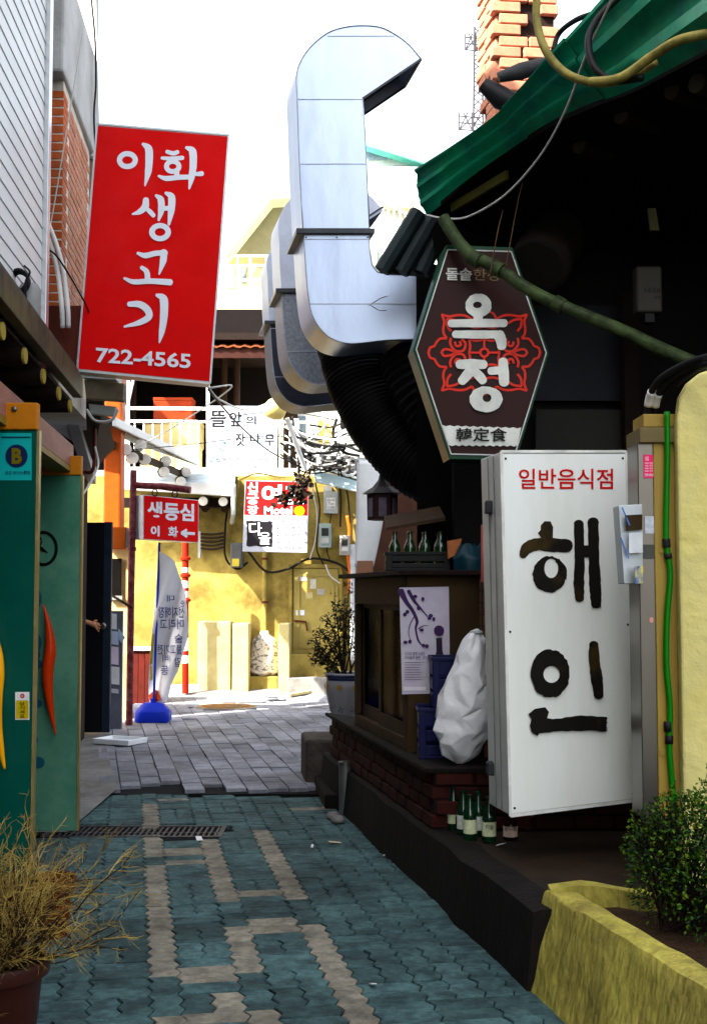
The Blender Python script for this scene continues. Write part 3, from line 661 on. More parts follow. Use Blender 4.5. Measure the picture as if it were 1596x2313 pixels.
# fittings under the sign
jb = thing('cable_junction', 'cluster of small metal boxes and cables under the red sign', 'junction box', P(230, 930, 9.2))
MB().prism([P(190, 858, 9.2), P(280, 866, 9.2), P(278, 905, 9.2), P(195, 900, 9.2)], (0, .1, 0)).build('box', M('dusty_box', (.2, .17, .12), .7, var=.4), jb, bevel=.004)
MB().prism([P(185, 838, 9.15), P(262, 845, 9.15), P(262, 858, 9.15), P(185, 852, 9.15)], (0, .25, 0)).build('plate', m_greybox, jb)
MB().prism([P(200, 912, 9.25), P(262, 918, 9.25), P(258, 940, 9.25), P(204, 934, 9.25)], (0, .08, 0)).build('box', m_greybox, jb, bevel=.004)
MB().tube(bez([P(196, 925, 9.2), P(215, 950, 9.2), P(250, 950, 9.2), P(268, 925, 9.2)], 6), .012, 6).build('cable', m_cable, jb, smooth=True)
wire('pipe', [P(213, 930, 10.5), P(214, 1000, 10.5), P(210, 1062, 10.5), P(185, 1066, 10.5)], .016, m_rust, 'rusty bent pipe above the far green door', 'pipe')
wire('cable', [P(178, 1130, 8.2), P(205, 1090, 8.6), P(222, 1050, 9.2), P(215, 1010, 9.4)], .009, m_wirew, 'pale cable rising behind the far green door')

# ---- orange pillar and corner house
op = thing('orange_pillar', 'tall orange square pillar standing behind the red sign', 'pillar', P(253, 1210, 13.5))
a = P(232, 1235, 13.5); b = P(276, 830, 13.5)
MB().box(a.x, b.x, 13.5, 13.75, a.z, b.z + 1.0).build('shaft', m_orange, op, bevel=.02)
a = P(252, 1240, 13.3); b = P(284, 1190, 13.3); MB().box(a.x, b.x, 13.3, 13.49, a.z, b.z).build('box', M('orange_box', (.45, .11, .03), .6, var=.1), op, bevel=.01)
a = P(284.5, 1238, 13.32); b = P(292, 1194, 13.32); MB().box(a.x, b.x, 13.32, 13.48, a.z, b.z).build('side_plate', m_greybox, op)
ch = thing('corner_house', 'cream corner house wall with a small dark window behind the steel door', 'house', (-3.4, 13.9, gz(13.9)))
MB().box(-5.5, P(296, 1300, 13.76).x, 13.76, 13.96, 0, P(250, 1240, 13.76).z).build('wall', M('ochre_cream', (.62, .46, .24), .85, var=.15, c2=(.4, .25, .12), c2amt=.5), ch)
a = P(254, 1345, 13.75); b = P(275, 1262, 13.75); MB().box(a.x, b.x, 13.72, 13.755, a.z, b.z).build('window', m_dkin, ch)
MB().box(a.x - .02, b.x + .02, 13.70, 13.755, a.z - .05, a.z - .004).build('sill', m_conc, ch)

# ---- steel door with the hand on its knob
YD = 12.5
sdr = thing('steel_door', 'dark navy steel door standing open on the left', 'door', (-2.7, YD, gz(YD)))
a = P(150, 1650, YD); b = P(236, 1180, YD); zb = gz(YD) + .02
MB().box(a.x - .5, b.x, YD, YD + .045, zb, b.z).build('leaf', M('navy_steel', (.006, .006, .011), .5, var=.25, scale=3), sdr, bevel=.003)
MB().box(b.x + .001, P(252, 1300, YD).x, YD - .006, YD + .05, zb, b.z + .005).build('edge', M('steel_edge', (.035, .05, .08), .4, metal=.3), sdr, bevel=.003)
kp = P(233, 1414, YD - .05)
MB().lathe([(.012, 0), (.012, .03), (.03, .035), (.034, .055), (.02, .068)], Vector((kp.x, YD, kp.z)), 16, ax=Matrix.Rotation(R(90), 3, 'X')).build('knob', m_stainl, sdr, smooth=40)
nb = thing('leaflet_stand', 'narrow stand of white leaflets and papers beside the steel door', 'stand', G(262, 1605))
y_ = 12.9
a = P(248, 1610, y_); b = P(277, 1380, y_)
MB().box(a.x - .1, b.x, y_, y_ + .06, gz(y_), b.z).build('board', M('grey_board', (.14, .15, .19), .6, var=.2), nb)
rl = random.Random(4)
for (x0, y0, x1, y1, c) in ((250, 1385, 264, 1420, (.7, .7, .72)), (252, 1425, 268, 1455, (.55, .6, .75)), (250, 1460, 268, 1500, (.7, .6, .72)), (252, 1505, 270, 1545, (.72, .72, .74)), (252, 1555, 268, 1565, (.5, .5, .55))):
    MB().prism([P(x0, y0, y_ - .004), P(x1, y0 + 2, y_ - .004), P(x1, y1 + 2, y_ - .006), P(x0, y1, y_ - .006)], (0, .003, 0)).build('leaflet', M('paper%d' % y0, c, .7, var=.1), nb)
wp = MB(); wp.prism([P(268, 1420, 12.85), P(283, 1440, 12.85), P(274, 1452, 12.85), P(266, 1440, 12.85)], (0, .01, 0)); tag(wp.build('paper_flag', M('pale_blue_paper', (.35, .45, .6), .7)), 'small pale blue paper sticking out beside the leaflet stand', 'paper')
bh = MB().tube([P(236, 1335, 13.1), P(298, 1372, 12.7)], .014, 8); tag(bh.build('broom_handle', m_wood, smooth=True), 'wooden handle leaning from the steel door to the red pole', 'handle')

# ================================================================== FAR END
YW = 17.1
def wbox(px0, py0, px1, py1, Y, dep):
    a = P(px0, py1, Y); b = P(px1, py0, Y); return MB().box(a.x, b.x, Y, Y + dep, a.z, b.z)
fw = thing('ochre_house', 'ochre plastered house wall closing the end of the alley', 'house', (-1.5, YW, gz(YW)))
MB().box(-5.5, 1.6, YW, YW + .25, 0, 3.12).build('wall', m_yfar, fw)
dr = wbox(661, 1284, 764, 1476, YW - .035, .034).build('door', M('ochre_door', (.36, .29, .11), .6, var=.15, c2=(.24, .18, .06), c2amt=.4), fw, bevel=.006)
fr = MB()
for (x0, y0, x1, y1) in ((652, 1274, 773, 1283), (652, 1283.5, 660, 1480), (765, 1283.5, 773, 1480)):
    a = P(x0, y1, YW - .05); b = P(x1, y0, YW - .05); fr.box(a.x, b.x, YW - .06, YW - .002, a.z, b.z)
fr.build('door_frame', m_yfar, fw, bevel=.004)
pn = MB()
for (x0, y0, x1, y1) in ((672, 1296, 754, 1302), (672, 1302.5, 677, 1465), (749, 1302.5, 754, 1465), (677.5, 1460, 748.5, 1465)):
    a = P(x0, y1, YW - .045); b = P(x1, y0, YW - .045); pn.box(a.x, b.x, YW - .047, YW - .036, a.z, b.z)
pn.build('moulding', MATS['ochre_door'], dr)
pp = 0
for (x0, y0, x1, y1, c) in ((672, 1300, 692, 1312, (.7, .7, .72)), (700, 1308, 714, 1330, (.5, .48, .4)), (716, 1330, 732, 1344, (.35, .33, .3)), (690, 1338, 706, 1352, (.45, .38, .2)), (668, 1378, 688, 1390, (.6, .62, .66))):
    pp += 1; a = P(x0, y1, YW - .04); b = P(x1, y0, YW - .04); MB().box(a.x, b.x, YW - .040, YW - .0365, a.z, b.z).build('notice', M('notice%d' % pp, c, .7, var=.25, scale=20), dr)
MB().tube([P(664, 1402, YW - .06), P(690, 1404, YW - .06), P(694, 1425, YW - .06)], .014, 6).build('latch', m_rust, dr)
wbox(650, 1478, 772, 1545, YW - .28, .279).build('step', m_yfar, fw, bevel=.01)
wbox(648, 1532, 738, 1566, YW - .62, .33).build('lower_step', m_conc, fw, bevel=.01)
MB().tube([P(598, 1240, YW - .06), P(598, 1470, YW - .06)], .037, 12).build('downpipe', m_yfar, fw, smooth=40)
for y in (1262, 1360): MB().lathe([(.044, -.015), (.044, .015)], P(598, y, YW - .06), 12).build('pipe_clip', m_rust, fw)
# low walls
def lowwall(name, px0, px1, ytop, Y, dep, label, mat=m_yfar):
    a = P(px0, 1560, Y); b = P(px1, ytop, Y)
    o = MB().box(a.x, b.x, Y, Y + dep, gz(Y) - .03, b.z).build(name, mat, bevel=.018, seg=3); return tag(o, label, 'low wall')
m_ylt = M('pale_ochre', (.44, .38, .20), .9, var=.15, bump=.4, c2=(.3, .24, .11), c2amt=.4)
lowwall('low_wall', 446, 521, 1404, 16.66, .42, 'broad pale ochre low wall in front of the end house', m_ylt)
lowwall('low_pillar', 524, 562, 1408, 16.55, .50, 'narrow ochre stub wall left of the full woven sack', m_ylt)
lowwall('low_pillar', 628, 654, 1408, 16.55, .50, 'narrow ochre stub wall right of the full woven sack', m_ylt)
lowwall('low_plinth', 563.5, 627, 1528, 16.75, .32, 'low ochre plinth under the full woven sack')
# woven sack
from mathutils import noise as mnoise
def sack(name, prof, c, sx, sy, seed, mat, label, amp=.06, n=28, cat='sack', lean=(0, 0), crum=0.0, fr=9.0):
    rr = random.Random(seed); ph = [rr.uniform(0, 6.28) for _ in range(12)]
    rows = []; m = len(prof)
    Q = []
    for i in range(m - 1):
        for k in range(8 if crum else 5):
            t = k / (8 if crum else 5); Q.append((prof[i][0] * (1 - t) + prof[i + 1][0] * t, prof[i][1] * (1 - t) + prof[i + 1][1] * t))
    Q.append(prof[-1]); top = Q[-1][1]
    for r_, z in Q:
        row = []
        for j in range(n):
            a = 2 * math.pi * j / n
            w = 1 + amp * (math.sin(3 * a + ph[0] + z * 9) + .8 * math.sin(5 * a + ph[1] - z * 14) + .6 * math.sin(8 * a + ph[2] + z * 22) + .5 * math.sin(2 * a + ph[3] + z * 30) + .5 * abs(math.sin(6 * a + z * 40 + ph[4])) + rr.uniform(-.3, .3))
            if crum:
                q_ = Vector((r_ * math.cos(a), r_ * math.sin(a), z * .8)) * fr + Vector((seed, 0, 0)); w += crum * (1 - 2.2 * abs(mnoise.noise(q_))) + crum * .55 * (1 - 2 * abs(mnoise.noise(q_ * 2.2))) + crum * .2 * (1 - 2 * abs(mnoise.noise(q_ * 4.6)))
            row.append(Vector(c) + Vector((r_ * w * math.cos(a) * sx + lean[0] * z / top, r_ * w * math.sin(a) * sy + lean[1] * z / top, z + .012 * math.sin(4 * a + ph[5]))))
        rows.append(row)
    mb = MB(); mb.loft(rows, True); k0 = 0; mb.f.append(tuple(reversed(range(n)))); mb.f.append(tuple(range(len(mb.v) - n, len(mb.v))))
    o = mb.build(name, mat, smooth=35); return tag(o, label, cat)
c = P(597, 1527, 16.9); 
sk = sack('woven_sack', [(.10, 0), (.185, .05), (.2, .2), (.185, .38), (.15, .5), (.07, .555), (.05, .60)], c, 1, .75, 5, M('printed_sack', (.62, .58, .52), .8, var=.15, scale=20, c2=(.10, .09, .09), c2amt=.85, c2scale=14, c2lo=.52, c2hi=.56, stretch=(1, 1, 1.6)), 'full woven sack with dark print standing between the stub walls', amp=.03)
# rubbish
def foam_tray(loc, L, Wd, Hh, rz, label, th=.02):
    t = MB(); x, y = L / 2, Wd / 2
    mtx = Matrix.Translation(V3(loc)) @ Matrix.Rotation(rz, 4, 'Z')
    o_ = [(-x, -y, 0), (x, -y, 0), (x, y, 0), (-x, y, 0)]; up = [(a * 1.04, b * 1.04, Hh) for a, b, c in o_]
    ui = [(a - th * (1 if a > 0 else -1), b - th * (1 if b > 0 else -1), Hh) for a, b, c in up]; bi = [(a * .97, b * .97, th) for a, b, c in ui]
    pts = [mtx @ Vector(p) for p in o_ + up + ui + bi]
    fs = [(3, 2, 1, 0)] + [(i, (i + 1) % 4, 4 + (i + 1) % 4, 4 + i) for i in range(4)] + [(4 + i, 4 + (i + 1) % 4, 8 + (i + 1) % 4, 8 + i) for i in range(4)] + [(8 + i, 8 + (i + 1) % 4, 12 + (i + 1) % 4, 12 + i) for i in range(4)] + [(12, 13, 14, 15)]
    t.faces(pts, fs); o = t.build('foam_tray', M('white_foam', (.82, .83, .85), .7, var=.05, bump=.2, bscale=150), bevel=.006); return tag(o, label, 'tray')
p = G(272, 1680); foam_tray((p.x, p.y, p.z + .006), .40, .3, .05, -.45, 'white foam tray lying on the paving near the steel door')
p = G(565, 1586); foam_tray((p.x, p.y, p.z + .006), .32, .2, .03, .06, 'flat white foam tray on the ground before the low walls')
pb = MB(); r5 = random.Random(2); p = G(618, 1583)
rows = []
for i in range(7):
    row = []
    for j in range(14):
        a = 2 * math.pi * j / 14; rad = .11 * math.sin(math.pi * (i + .4) / 7.2) * (1 + r5.uniform(-.35, .35)); row.append(Vector((p.x + rad * 1.2 * math.cos(a), p.y + rad * math.sin(a), p.z + .006 + .10 * i / 6 * r5.uniform(.75, 1.1))))
    rows.append(row)
pb.loft(rows, True); tag(pb.build('plastic_bag', M('clear_plastic', (.6, .62, .64), .25, var=.1)), 'crumpled pale plastic bag beside the wooden plank', 'bag')
a = G(648, 1576); b = G(735, 1560); MBp = MB().beam(a + Vector((0, 0, .03)), b + Vector((0, 0, .03)), .10, .035)
tag(MBp.build('wooden_plank', M('pale_wood', (.5, .4, .22), .75, var=.25, stretch=(.3, 2, 2)), bevel=.003), 'pale wooden plank lying at the foot of the step', 'plank')
bx_ = thing('wooden_crate', 'dark red wooden crate with a white top behind the red pole', 'crate', G(300, 1575))
yb = 15.3; a = P(268, 1590, yb); b = P(342, 1470, yb)
for i in range(5):
    x0 = a.x + (b.x - a.x) * i / 5; MB().box(x0 + .003, x0 + (b.x - a.x) / 5 - .003, yb, yb + .03, gz(yb), b.z).build('plank', M('dark_red_wood', (.13, .02, .015), .6, var=.3), bx_)
MB().box(a.x, b.x, yb + .031, yb + .4, gz(yb), b.z).build('body', m_dwood, bx_)
MB().box(a.x - .02, b.x + .03, yb - .03, yb + .42, b.z + .002, b.z + .035).build('top', m_wpaint, bx_, bevel=.004)

# ---- wall fittings
def meter(px0, py0, px1, py1, Y, label, body, win=True):
    a = P(px0, py1, Y); b = P(px1, py0, Y); w = b.x - a.x; h = b.z - a.z
    t = thing('electric_meter', label, 'meter', ((a.x + b.x) / 2, Y, a.z))
    MB().box(a.x, b.x, Y, YW - .003, a.z, b.z).build('case', body, t, bevel=.012)
    MB().box(a.x + w * .12, b.x - w * .12, Y - .012, Y - .001, a.z + h * .12, b.z - h * .12).build('cover', body, t, bevel=.008)
    if win: MB().box(a.x + w * .22, b.x - w * .22, Y - .02, Y - .0125, a.z + h * .48, b.z - h * .2).build('window', M('meter_window', (.05, .055, .05), .15, bump=0), t); MB().box(a.x + w * .22, b.x - w * .22, Y - .018, Y - .0125, a.z + h * .2, a.z + h * .4).build('dial_label', M('dial_label', (.6, .6, .58), .5), t)
    return t
meter(720, 1182, 748, 1237, YW - .14, 'pale green electricity meter on the ochre wall under the grey box', M('pale_green_case', (.35, .42, .40), .45, var=.1))
meter(766, 1209, 790, 1254, YW - .14, 'grey electricity meter beside the orange hose', M('warm_grey_case', (.42, .40, .38), .45, var=.1))
t = meter(520, 1226, 549, 1282, YW - .16, 'dark grey meter box with yellow label left of the downpipe', M('dark_grey_case', (.13, .135, .14), .5, var=.15), False)
a = P(524, 1279, YW - .18); b = P(540, 1262, YW - .18); MB().box(a.x, b.x, YW - .178, YW - .1735, a.z, b.z).build('label', M('yellow_label', (.6, .5, .12), .6), t)
gbx = thing('notice_box', 'light grey box with a white paper notice above the meters', 'box', P(747, 1160, YW - .1))
wbox(731, 1110, 763, 1160, YW - .1, .097).build('case', m_greybox, gbx, bevel=.008)
wbox(737, 1124, 757, 1150, YW - .105, .004).build('paper', M('white_paper', (.7, .7, .7), .7), gbx)
SG = plane_surf(Vector((0, YW - .105, 0)), Vector((0, -1, 0)), .003); ink = Ink(SG)
ink.text('42-43', rect(739, 1127, 755, 1132)); ink.text('Tel', rect(741, 1135, 753, 1140)); ink.text('~1100', rect(739, 1143, 755, 1148)); ink.build('print', m_ink, gbx)
wbox(731, 1098, 749, 1110 - .5, YW - .09, .08).build('lamp', m_wpaint, gbx)
wire('hose', [P(784, 1165, YW - .1), P(789, 1200, YW - .1), P(785, 1250, YW - .1), P(790, 1290, YW - .1), P(788, 1340, YW - .05)], .028, M('orange_hose', (.65, .16, .05), .5), 'orange corrugated hose running down the end wall', 'hose')
sp_ = thing('standpipe', 'red painted gas standpipe with white bands behind the banner', 'pipe', G(418, 1562))
ysp = 16.4
MB().tube([P(419, 1225, ysp), P(419, 1566, ysp)], .043, 14).build('pipe', M('red_gloss', (.36, .03, .02), .4, var=.15), sp_, smooth=40)
for y0, y1 in ((1282, 1293), (1312, 1328), (1335, 1350), (1440, 1470), (1480, 1498)):
    MB().tube([P(419, y0, ysp), P(419, y1, ysp)], .046, 14).build('band', m_wpaint, sp_, smooth=40)
for y in (1262, 1300, 1356): MB().lathe([(.045, -.03), (.07, -.012), (.07, .012), (.045, .03)], P(419, y, ysp), 14).build('collar', MATS['red_gloss'], sp_, smooth=40)
pbn = thing('pipe_bundle', 'bundle of dark horizontal pipes on the wall beside the small red sign', 'pipes', P(475, 1240, YW - .1))
for i in range(5): MB().tube(bez([P(452, 1206 + i * 8, YW - .08), P(480, 1207 + i * 8.5, YW - .08), P(505, 1204 + i * 8, YW - .08)], 4), .016, 8).build('pipe', M('brown_pipe', (.05, .03, .02), .6), pbn, smooth=True)
MB().prism([P(447, 1200, YW - .1), P(453, 1200, YW - .1), P(453, 1260, YW - .1), P(447, 1260, YW - .1)], (0, .05, 0)).build('bracket', m_greybox, pbn)
wire('conduit', [P(795, 1230, YW - .1), P(797, 1320, YW - .1), P(797, 1500, YW - .1)], .045, M('grey_conduit', (.45, .47, .5), .5), 'thick grey conduit at the right end of the ochre wall', 'conduit')
r6 = random.Random(8)
for i, (pts, r_, mt, lb) in enumerate((
    ([(515, 1140), (508, 1200), (510, 1260), (535, 1285), (560, 1270)], .016, m_wire, 'black cable looping round the dark grey meter box'),
    ([(560, 1245), (600, 1290), (650, 1285), (700, 1262), (760, 1272), (800, 1300)], .018, m_wire, 'thick black cable sagging along the end wall above the ochre door'),
    ([(705, 1100), (716, 1160), (712, 1220), (700, 1262)], .012, m_wirew, 'pale cable hanging right of the motel sign'),
    ([(712, 1090), (722, 1150), (715, 1235), (730, 1275)], .012, m_wire, 'black cable hanging beside the pale cable near the meters'),
    ([(748, 1160), (742, 1200), (738, 1240), (745, 1268)], .008, m_wire, 'thin black wire from the notice box past the meter'),
    ([(735, 1275), (745, 1300), (768, 1318)], .01, m_wirew, 'short pale wire above the ochre door corner'),
    ([(540, 1080), (536, 1110), (530, 1150), (528, 1180)], .014, M('ochre_cable', (.4, .3, .1), .6), 'ochre cable left of the motel sign'))):
    wire('cable', [P(x, y, YW - .09 - .01 * i) for x, y in pts], r_, mt, lb)

# ---- signs on the end house
CM = crop(540, 1060, 320 / 1596.0)
def flatsign(name, q, Y, th, label, cat='sign', mat=m_wpaint):
    t = thing(name, label, cat, P((q[0][0] + q[1][0]) / 2, q[2][1], Y))
    MB().prism([P(x, y, Y) for x, y in q], (0, th, 0)).build('panel', mat, t, bevel=.004); return t
YT = 16.3
q = [CM(80, 135), CM(1025, 140), CM(1005, 1000), CM(60, 985)]
ts = flatsign('tea_house_sign', q, YT, .06, 'white square sign with handwritten black Korean letters and green leaves', mat=M('sign_panel_white', (.36, .38, .43), .6, var=.03, bump=0))
ST = plane_surf(Vector((0, YT, 0)), Vector((0, -1, 0)), .004); ink = Ink(ST, CM)
for ch_, r_ in (('뜰', (120, 200, 322, 420)), ('앞', (370, 215, 535, 410)), ('의', (590, 270, 725, 385)), ('잣', (455, 500, 578, 672)), ('나', (645, 510, 782, 640)), ('무', (840, 515, 972, 668))): ink = Ink(ST, CM); ink.text(ch_, rect(*r_), .012); ink.build('lettering', M('grey_ink', (.012, .012, .014), .6, bump=0), ts)
ink = Ink(ST, CM); ink.text('전통차 한방 죽 커피', rect(185, 820, 900, 885)); ink.text('723-0114', rect(370, 925, 730, 970)); ink.build('small_lettering', M('pale_grey_ink', (.17, .17, .19), .6, bump=0), ts)
ink = Ink(ST, CM); r7 = random.Random(12)
for (x, y, s) in ((345, 465, 26), (300, 620, 24), (320, 640, 22), (245, 705, 26), (285, 745, 22), (150, 820, 22), (115, 870, 30), (205, 850, 26), (575, 230, 30), (490, 320, 22), (540, 340, 20), (870, 430, 18), (950, 385, 24), (960, 450, 22), (740, 600, 18), (820, 570, 18), (450, 440, 20)):
    for k in range(4): a_ = r7.uniform(0, 6.28); ink.stroke([(x, y), (x + s * math.cos(a_), y + s * math.sin(a_))], [12, 3], cap=False, smooth=False)
ink.stroke([(120, 900), (180, 800), (250, 740), (330, 700)], 4, cap=False); ink.build('leaf_print', M('green_ink', (.02, .16, .11), .6, bump=0), ts)
YM = 16.35
q = [CM(583, 1130), CM(1432, 1148), CM(1410, 2100), CM(546, 2082)]
ms = flatsign('motel_sign', q, YM, .07, 'red and white motel sign with a black square and yellow arrow disc', mat=MATS['sign_panel_white'])
SM = [plane_surf(Vector((0, YM, 0)), Vector((0, -1, 0)), .003 + .003 * i) for i in range(4)]
ink = Ink(SM[0], CM); ink.poly([(592, 1140), (1422, 1157), (1412, 1600), (570, 1590)]); ink.build('red_panel', M('motel_red', (.36, .012, .016), .6, var=.05, bump=0), ms)
ink = Ink(SM[1], CM)
for ch_, r_ in (('신', (610, 1155, 755, 1290)), ('궁', (605, 1305, 762, 1452)), ('장', (610, 1468, 758, 1585))): ink.text(ch_, rect(*r_), .03)
ink.build('lettering', m_lett, ms); ink = Ink(SM[1], CM); ink.text('여', rect(800, 1190, 1075, 1445), .04); ink.text('관', rect(1105, 1195, 1392, 1450), .04); ink.build('lettering', m_lett, ms); ink = Ink(SM[1], CM); ink.text('Motel', rect(835, 1478, 1212, 1590), .035); ink.build('lettering', m_lett, ms)
ink = Ink(SM[1], CM); ink.ring(1305, 1540, 70, 64, .1, .1); ink.build('arrow_disc', M('yellow_disc', (.85, .55, .02), .4, bump=0), ms)
ink = Ink(SM[2], CM); ink.stroke([(1262, 1540), (1345, 1540)], 12); ink.stroke([(1310, 1508), (1347, 1540)], 12, smooth=False); ink.stroke([(1310, 1572), (1347, 1540)], 12, smooth=False); ink.build('arrow', M('orange_ink', (.7, .22, .01), .4, bump=0), ms)
ink = Ink(SM[0], CM)
sq = []
for i in range(40):
    t_ = i / 10; k = int(t_); u = t_ - k; c4 = [(605, 1670), (945, 1680), (945, 2015), (600, 2010)]; a_, b_ = c4[k], c4[(k + 1) % 4]; sq.append((a_[0] * (1 - u) + b_[0] * u + r7.uniform(-8, 8), a_[1] * (1 - u) + b_[1] * u + r7.uniform(-8, 8)))
ink.poly(sq); ink.build('black_square', M('charcoal_ink', (.02, .018, .022), .5, bump=0), ms)
ink = Ink(SM[1], CM); ink.text('다', rect(635, 1690, 805, 1870), .005); ink.build('lettering', m_lett, ms); ink = Ink(SM[1], CM); ink.text('울', rect(765, 1825, 922, 1988), .0); ink.build('lettering', m_lett, ms)
ink = Ink(SM[0], CM); ink.text('-다울의 작은 찻집-', rect(1010, 1660, 1370, 1690))
for i, s_ in enumerate(('전 통 차', '한 방 차', '식     사')): ink.text(s_, rect(1110, 1745 + i * 98, 1345, 1780 + i * 98)); ink.poly([(1005, 1745 + i * 98), (1035, 1778 + i * 98), (1005, 1778 + i * 98)])
ink.text('Tel 733-6570', rect(1010, 2020, 1330, 2055)); ink.build('small_lettering', M('small_ink', (.10, .10, .11), .6, bump=0), ms)
MB().box(P(620, 1200, YM).x - .02, P(620, 1200, YM).x + .02, YM + .071, YW - .01, 2.5, 2.54).build('bracket', m_rust, ms)

# ---- red pole with small sign
CS = crop(320, 1240, 240 / 1596.0)
pb_ = G(292, 1638); Yp = pb_.y
pole = thing('pole_sign', 'small red hanging sign box on a maroon post with white arrow', 'sign', pb_)
MB().tube([pb_, P(296, 1350, Yp), P(302, 1062, Yp)], .037, 16).build('post', m_maroon, pole, smooth=40)
for y in (1205, 1240): MB().lathe([(.042, -.02), (.042, .02)], P(299, y, Yp), 14).build('joint', m_maroon, pole)
MB().tube([P(303, 1096, Yp), P(366, 1099, Yp - .05), P(430, 1107, Yp - .1)], .038, 14).build('arm', m_maroon, pole, smooth=40)
qs = [P(*CS(425, 570), Yp - .08), P(*CS(1415, 665), Yp + .40), P(*CS(1410, 1420), Yp + .40), P(*CS(420, 1360), Yp - .08)]
nrm = (qs[1] - qs[0]).cross(qs[3] - qs[0]).normalized()
if nrm.y > 0: nrm = -nrm
MB().prism(qs, -nrm * .17).build('box', M('pale_metal_box', (.55, .55, .58), .45, metal=.3, var=.1), pole, bevel=.004)
cc = sum(qs, Vector()) / 4
MB().poly([cc + (p - cc) * .975 + nrm * .004 for p in qs]).build('face', m_red, pole)
SP = plane_surf(qs[0], nrm, .007); ink = Ink(SP, CS)
ink.text('생등심', [(500, 678), (1332, 735), (1330, 1045), (500, 1012)], .035); ink.build('lettering', m_lett, pole); ink = Ink(SP, CS)
ink.text('이', [(560, 1120), (715, 1122), (715, 1312), (560, 1308)], .04); ink.text('화', [(870, 1132), (1045, 1138), (1043, 1332), (870, 1328)], .03); ink.build('lettering', m_lett, pole); ink = Ink(SP, CS)
ink.stroke([(1130, 1252), (1345, 1262)], 50, cap=False); ink.stroke([(1105, 1250), (1205, 1190)], 44, cap=False, smooth=False); ink.stroke([(1105, 1250), (1208, 1318)], 44, cap=False, smooth=False); ink.build('arrow', m_lett, pole)
for x, y in ((350, 1110), (395, 1113)):
    c = P(x, y + 3, Yp - .04); MB().tube([c + Vector((.028 * math.cos(a), 0, .036 * math.sin(a))) for a in [2 * math.pi * i / 16 for i in range(16)]], .007, 6, closed=True).build('hook', m_black, pole)

# ---- banner on blue base
CF = crop(380, 1440, 180 / 801.0)
fb = G(346, 1630); Yf = fb.y
bn = thing('feather_banner', 'translucent white banner with faded Korean text on a blue pole and water base', 'banner', fb)
bs = MB(); rows = []
for (hx_, hy_, z) in ((.185, .15, 0), (.195, .155, .02), (.195, .155, .105), (.185, .147, .12), (.115, .09, .19), (.10, .08, .20), (.03, .03, .205), (.028, .028, .245)):
    row = []
    for j in range(32):
        a = 2 * math.pi * j / 32; cx_, sx_ = math.cos(a), math.sin(a); e = .55
        w = 1 - (.10 * max(0, math.cos(4 * a)) if z < .09 else 0)
        row.append((fb.x + hx_ * w * math.copysign(abs(cx_) ** e, cx_), fb.y + hy_ * w * math.copysign(abs(sx_) ** e, sx_), fb.z + z + .004))
    rows.append(row)
bs.loft(rows, True); bs.f.append(tuple(range(len(bs.v) - 32, len(bs.v)))); bs.f.append(tuple(reversed(range(32))))
bs.build('water_base', M('blue_plastic', (.012, .035, .50), .4, var=.12, bump=.05), bn, smooth=50)
MB().tube([P(*CF(140, 2010), Yf), P(*CF(165, 1300), Yf), P(*CF(190, 700), Yf), P(*CF(210, 60), Yf)], .014, 8).build('pole', M('blue_pole', (.02, .05, .40), .4), bn, smooth=40)
Lf = [(170, 205), (350, 190), (700, 160), (1000, 138), (1300, 105), (1500, 92), (1700, 80), (1850, 80), (1960, 92)]
Rf = [(170, 222), (265, 385), (430, 440), (650, 520), (900, 545), (1130, 556), (1300, 520), (1600, 430), (1750, 350), (1960, 300)]
def itp(tab, y):
    for (y0, x0), (y1, x1) in zip(tab, tab[1:]):
        if y <= y1: return x0 + (x1 - x0) * max(0, (y - y0)) / (y1 - y0)
    return tab[-1][1]
def fdepth(x, y): return Yf + .03 + .05 * math.sin(x / 70 + y / 300) + .025 * math.sin(y / 140 + x / 50) - .03 * (x - 190) / 340
fm = MB(); rows = []
for i in range(46):
    y = 170 + i * (1960 - 170) / 45; l_, r_ = itp(Lf, y), itp(Rf, y); rows.append([P(*CF(l_ + (r_ - l_) * j / 28, y), fdepth(l_ + (r_ - l_) * j / 28, y)) for j in range(29)])
fm.loft(rows)
m_flag = M('banner_cloth', (.70, .69, .71), .8, var=.05, bump=.1, bscale=80)
fo = fm.build('cloth', m_flag, bn, smooth=True)
def fsurf(px, py, k=0):
    S_x = px * 1.18609; S_y = py * 1.18609; x = (S_x - 380) / (180 / 801.0); y = (S_y - 1440) / (180 / 801.0); return P(px, py, fdepth(x, y) - .03 - k)
ink = Ink(fsurf, CF)
mr = lambda x0, y0, x1, y1: [(x1, y0), (x0, y0), (x0, y1), (x1, y1)]
for s_, r_ in (('대', (300, 685, 390, 765)), ('순', (458, 745, 512, 825)), ('선지해장', (195, 825, 512, 958)), ('머리고', (215, 970, 502, 1095)), ('술', (390, 1150, 490, 1260)), ('불고기전', (192, 1275, 480, 1395)), ('비', (248, 1392, 320, 1482)), ('갈', (388, 1430, 460, 1540)), ('등', (225, 1530, 318, 1640))): ink = Ink(fsurf, CF); ink.text(s_, mr(*r_), .012); ink.build('lettering', M('faded_blue_ink', (.08, .09, .24), .7, bump=0), bn)
ink = Ink(fsurf, CF); ink.poly([(160, 1810), (190, 1830), (235, 1930), (150, 1965), (95, 1950), (82, 1880)]); ink.build('red_print', M('red_print', (.45, .06, .03), .7, bump=0), bn)
ink = Ink(fsurf, CF); ink.poly([(128, 1150), (150, 1150), (125, 1500), (96, 1520), (108, 1320)]); ink.poly([(100, 1540), (120, 1530), (125, 1700), (100, 1690)]); ink.build('olive_print', M('olive_print', (.42, .36, .08), .7, bump=0), bn)

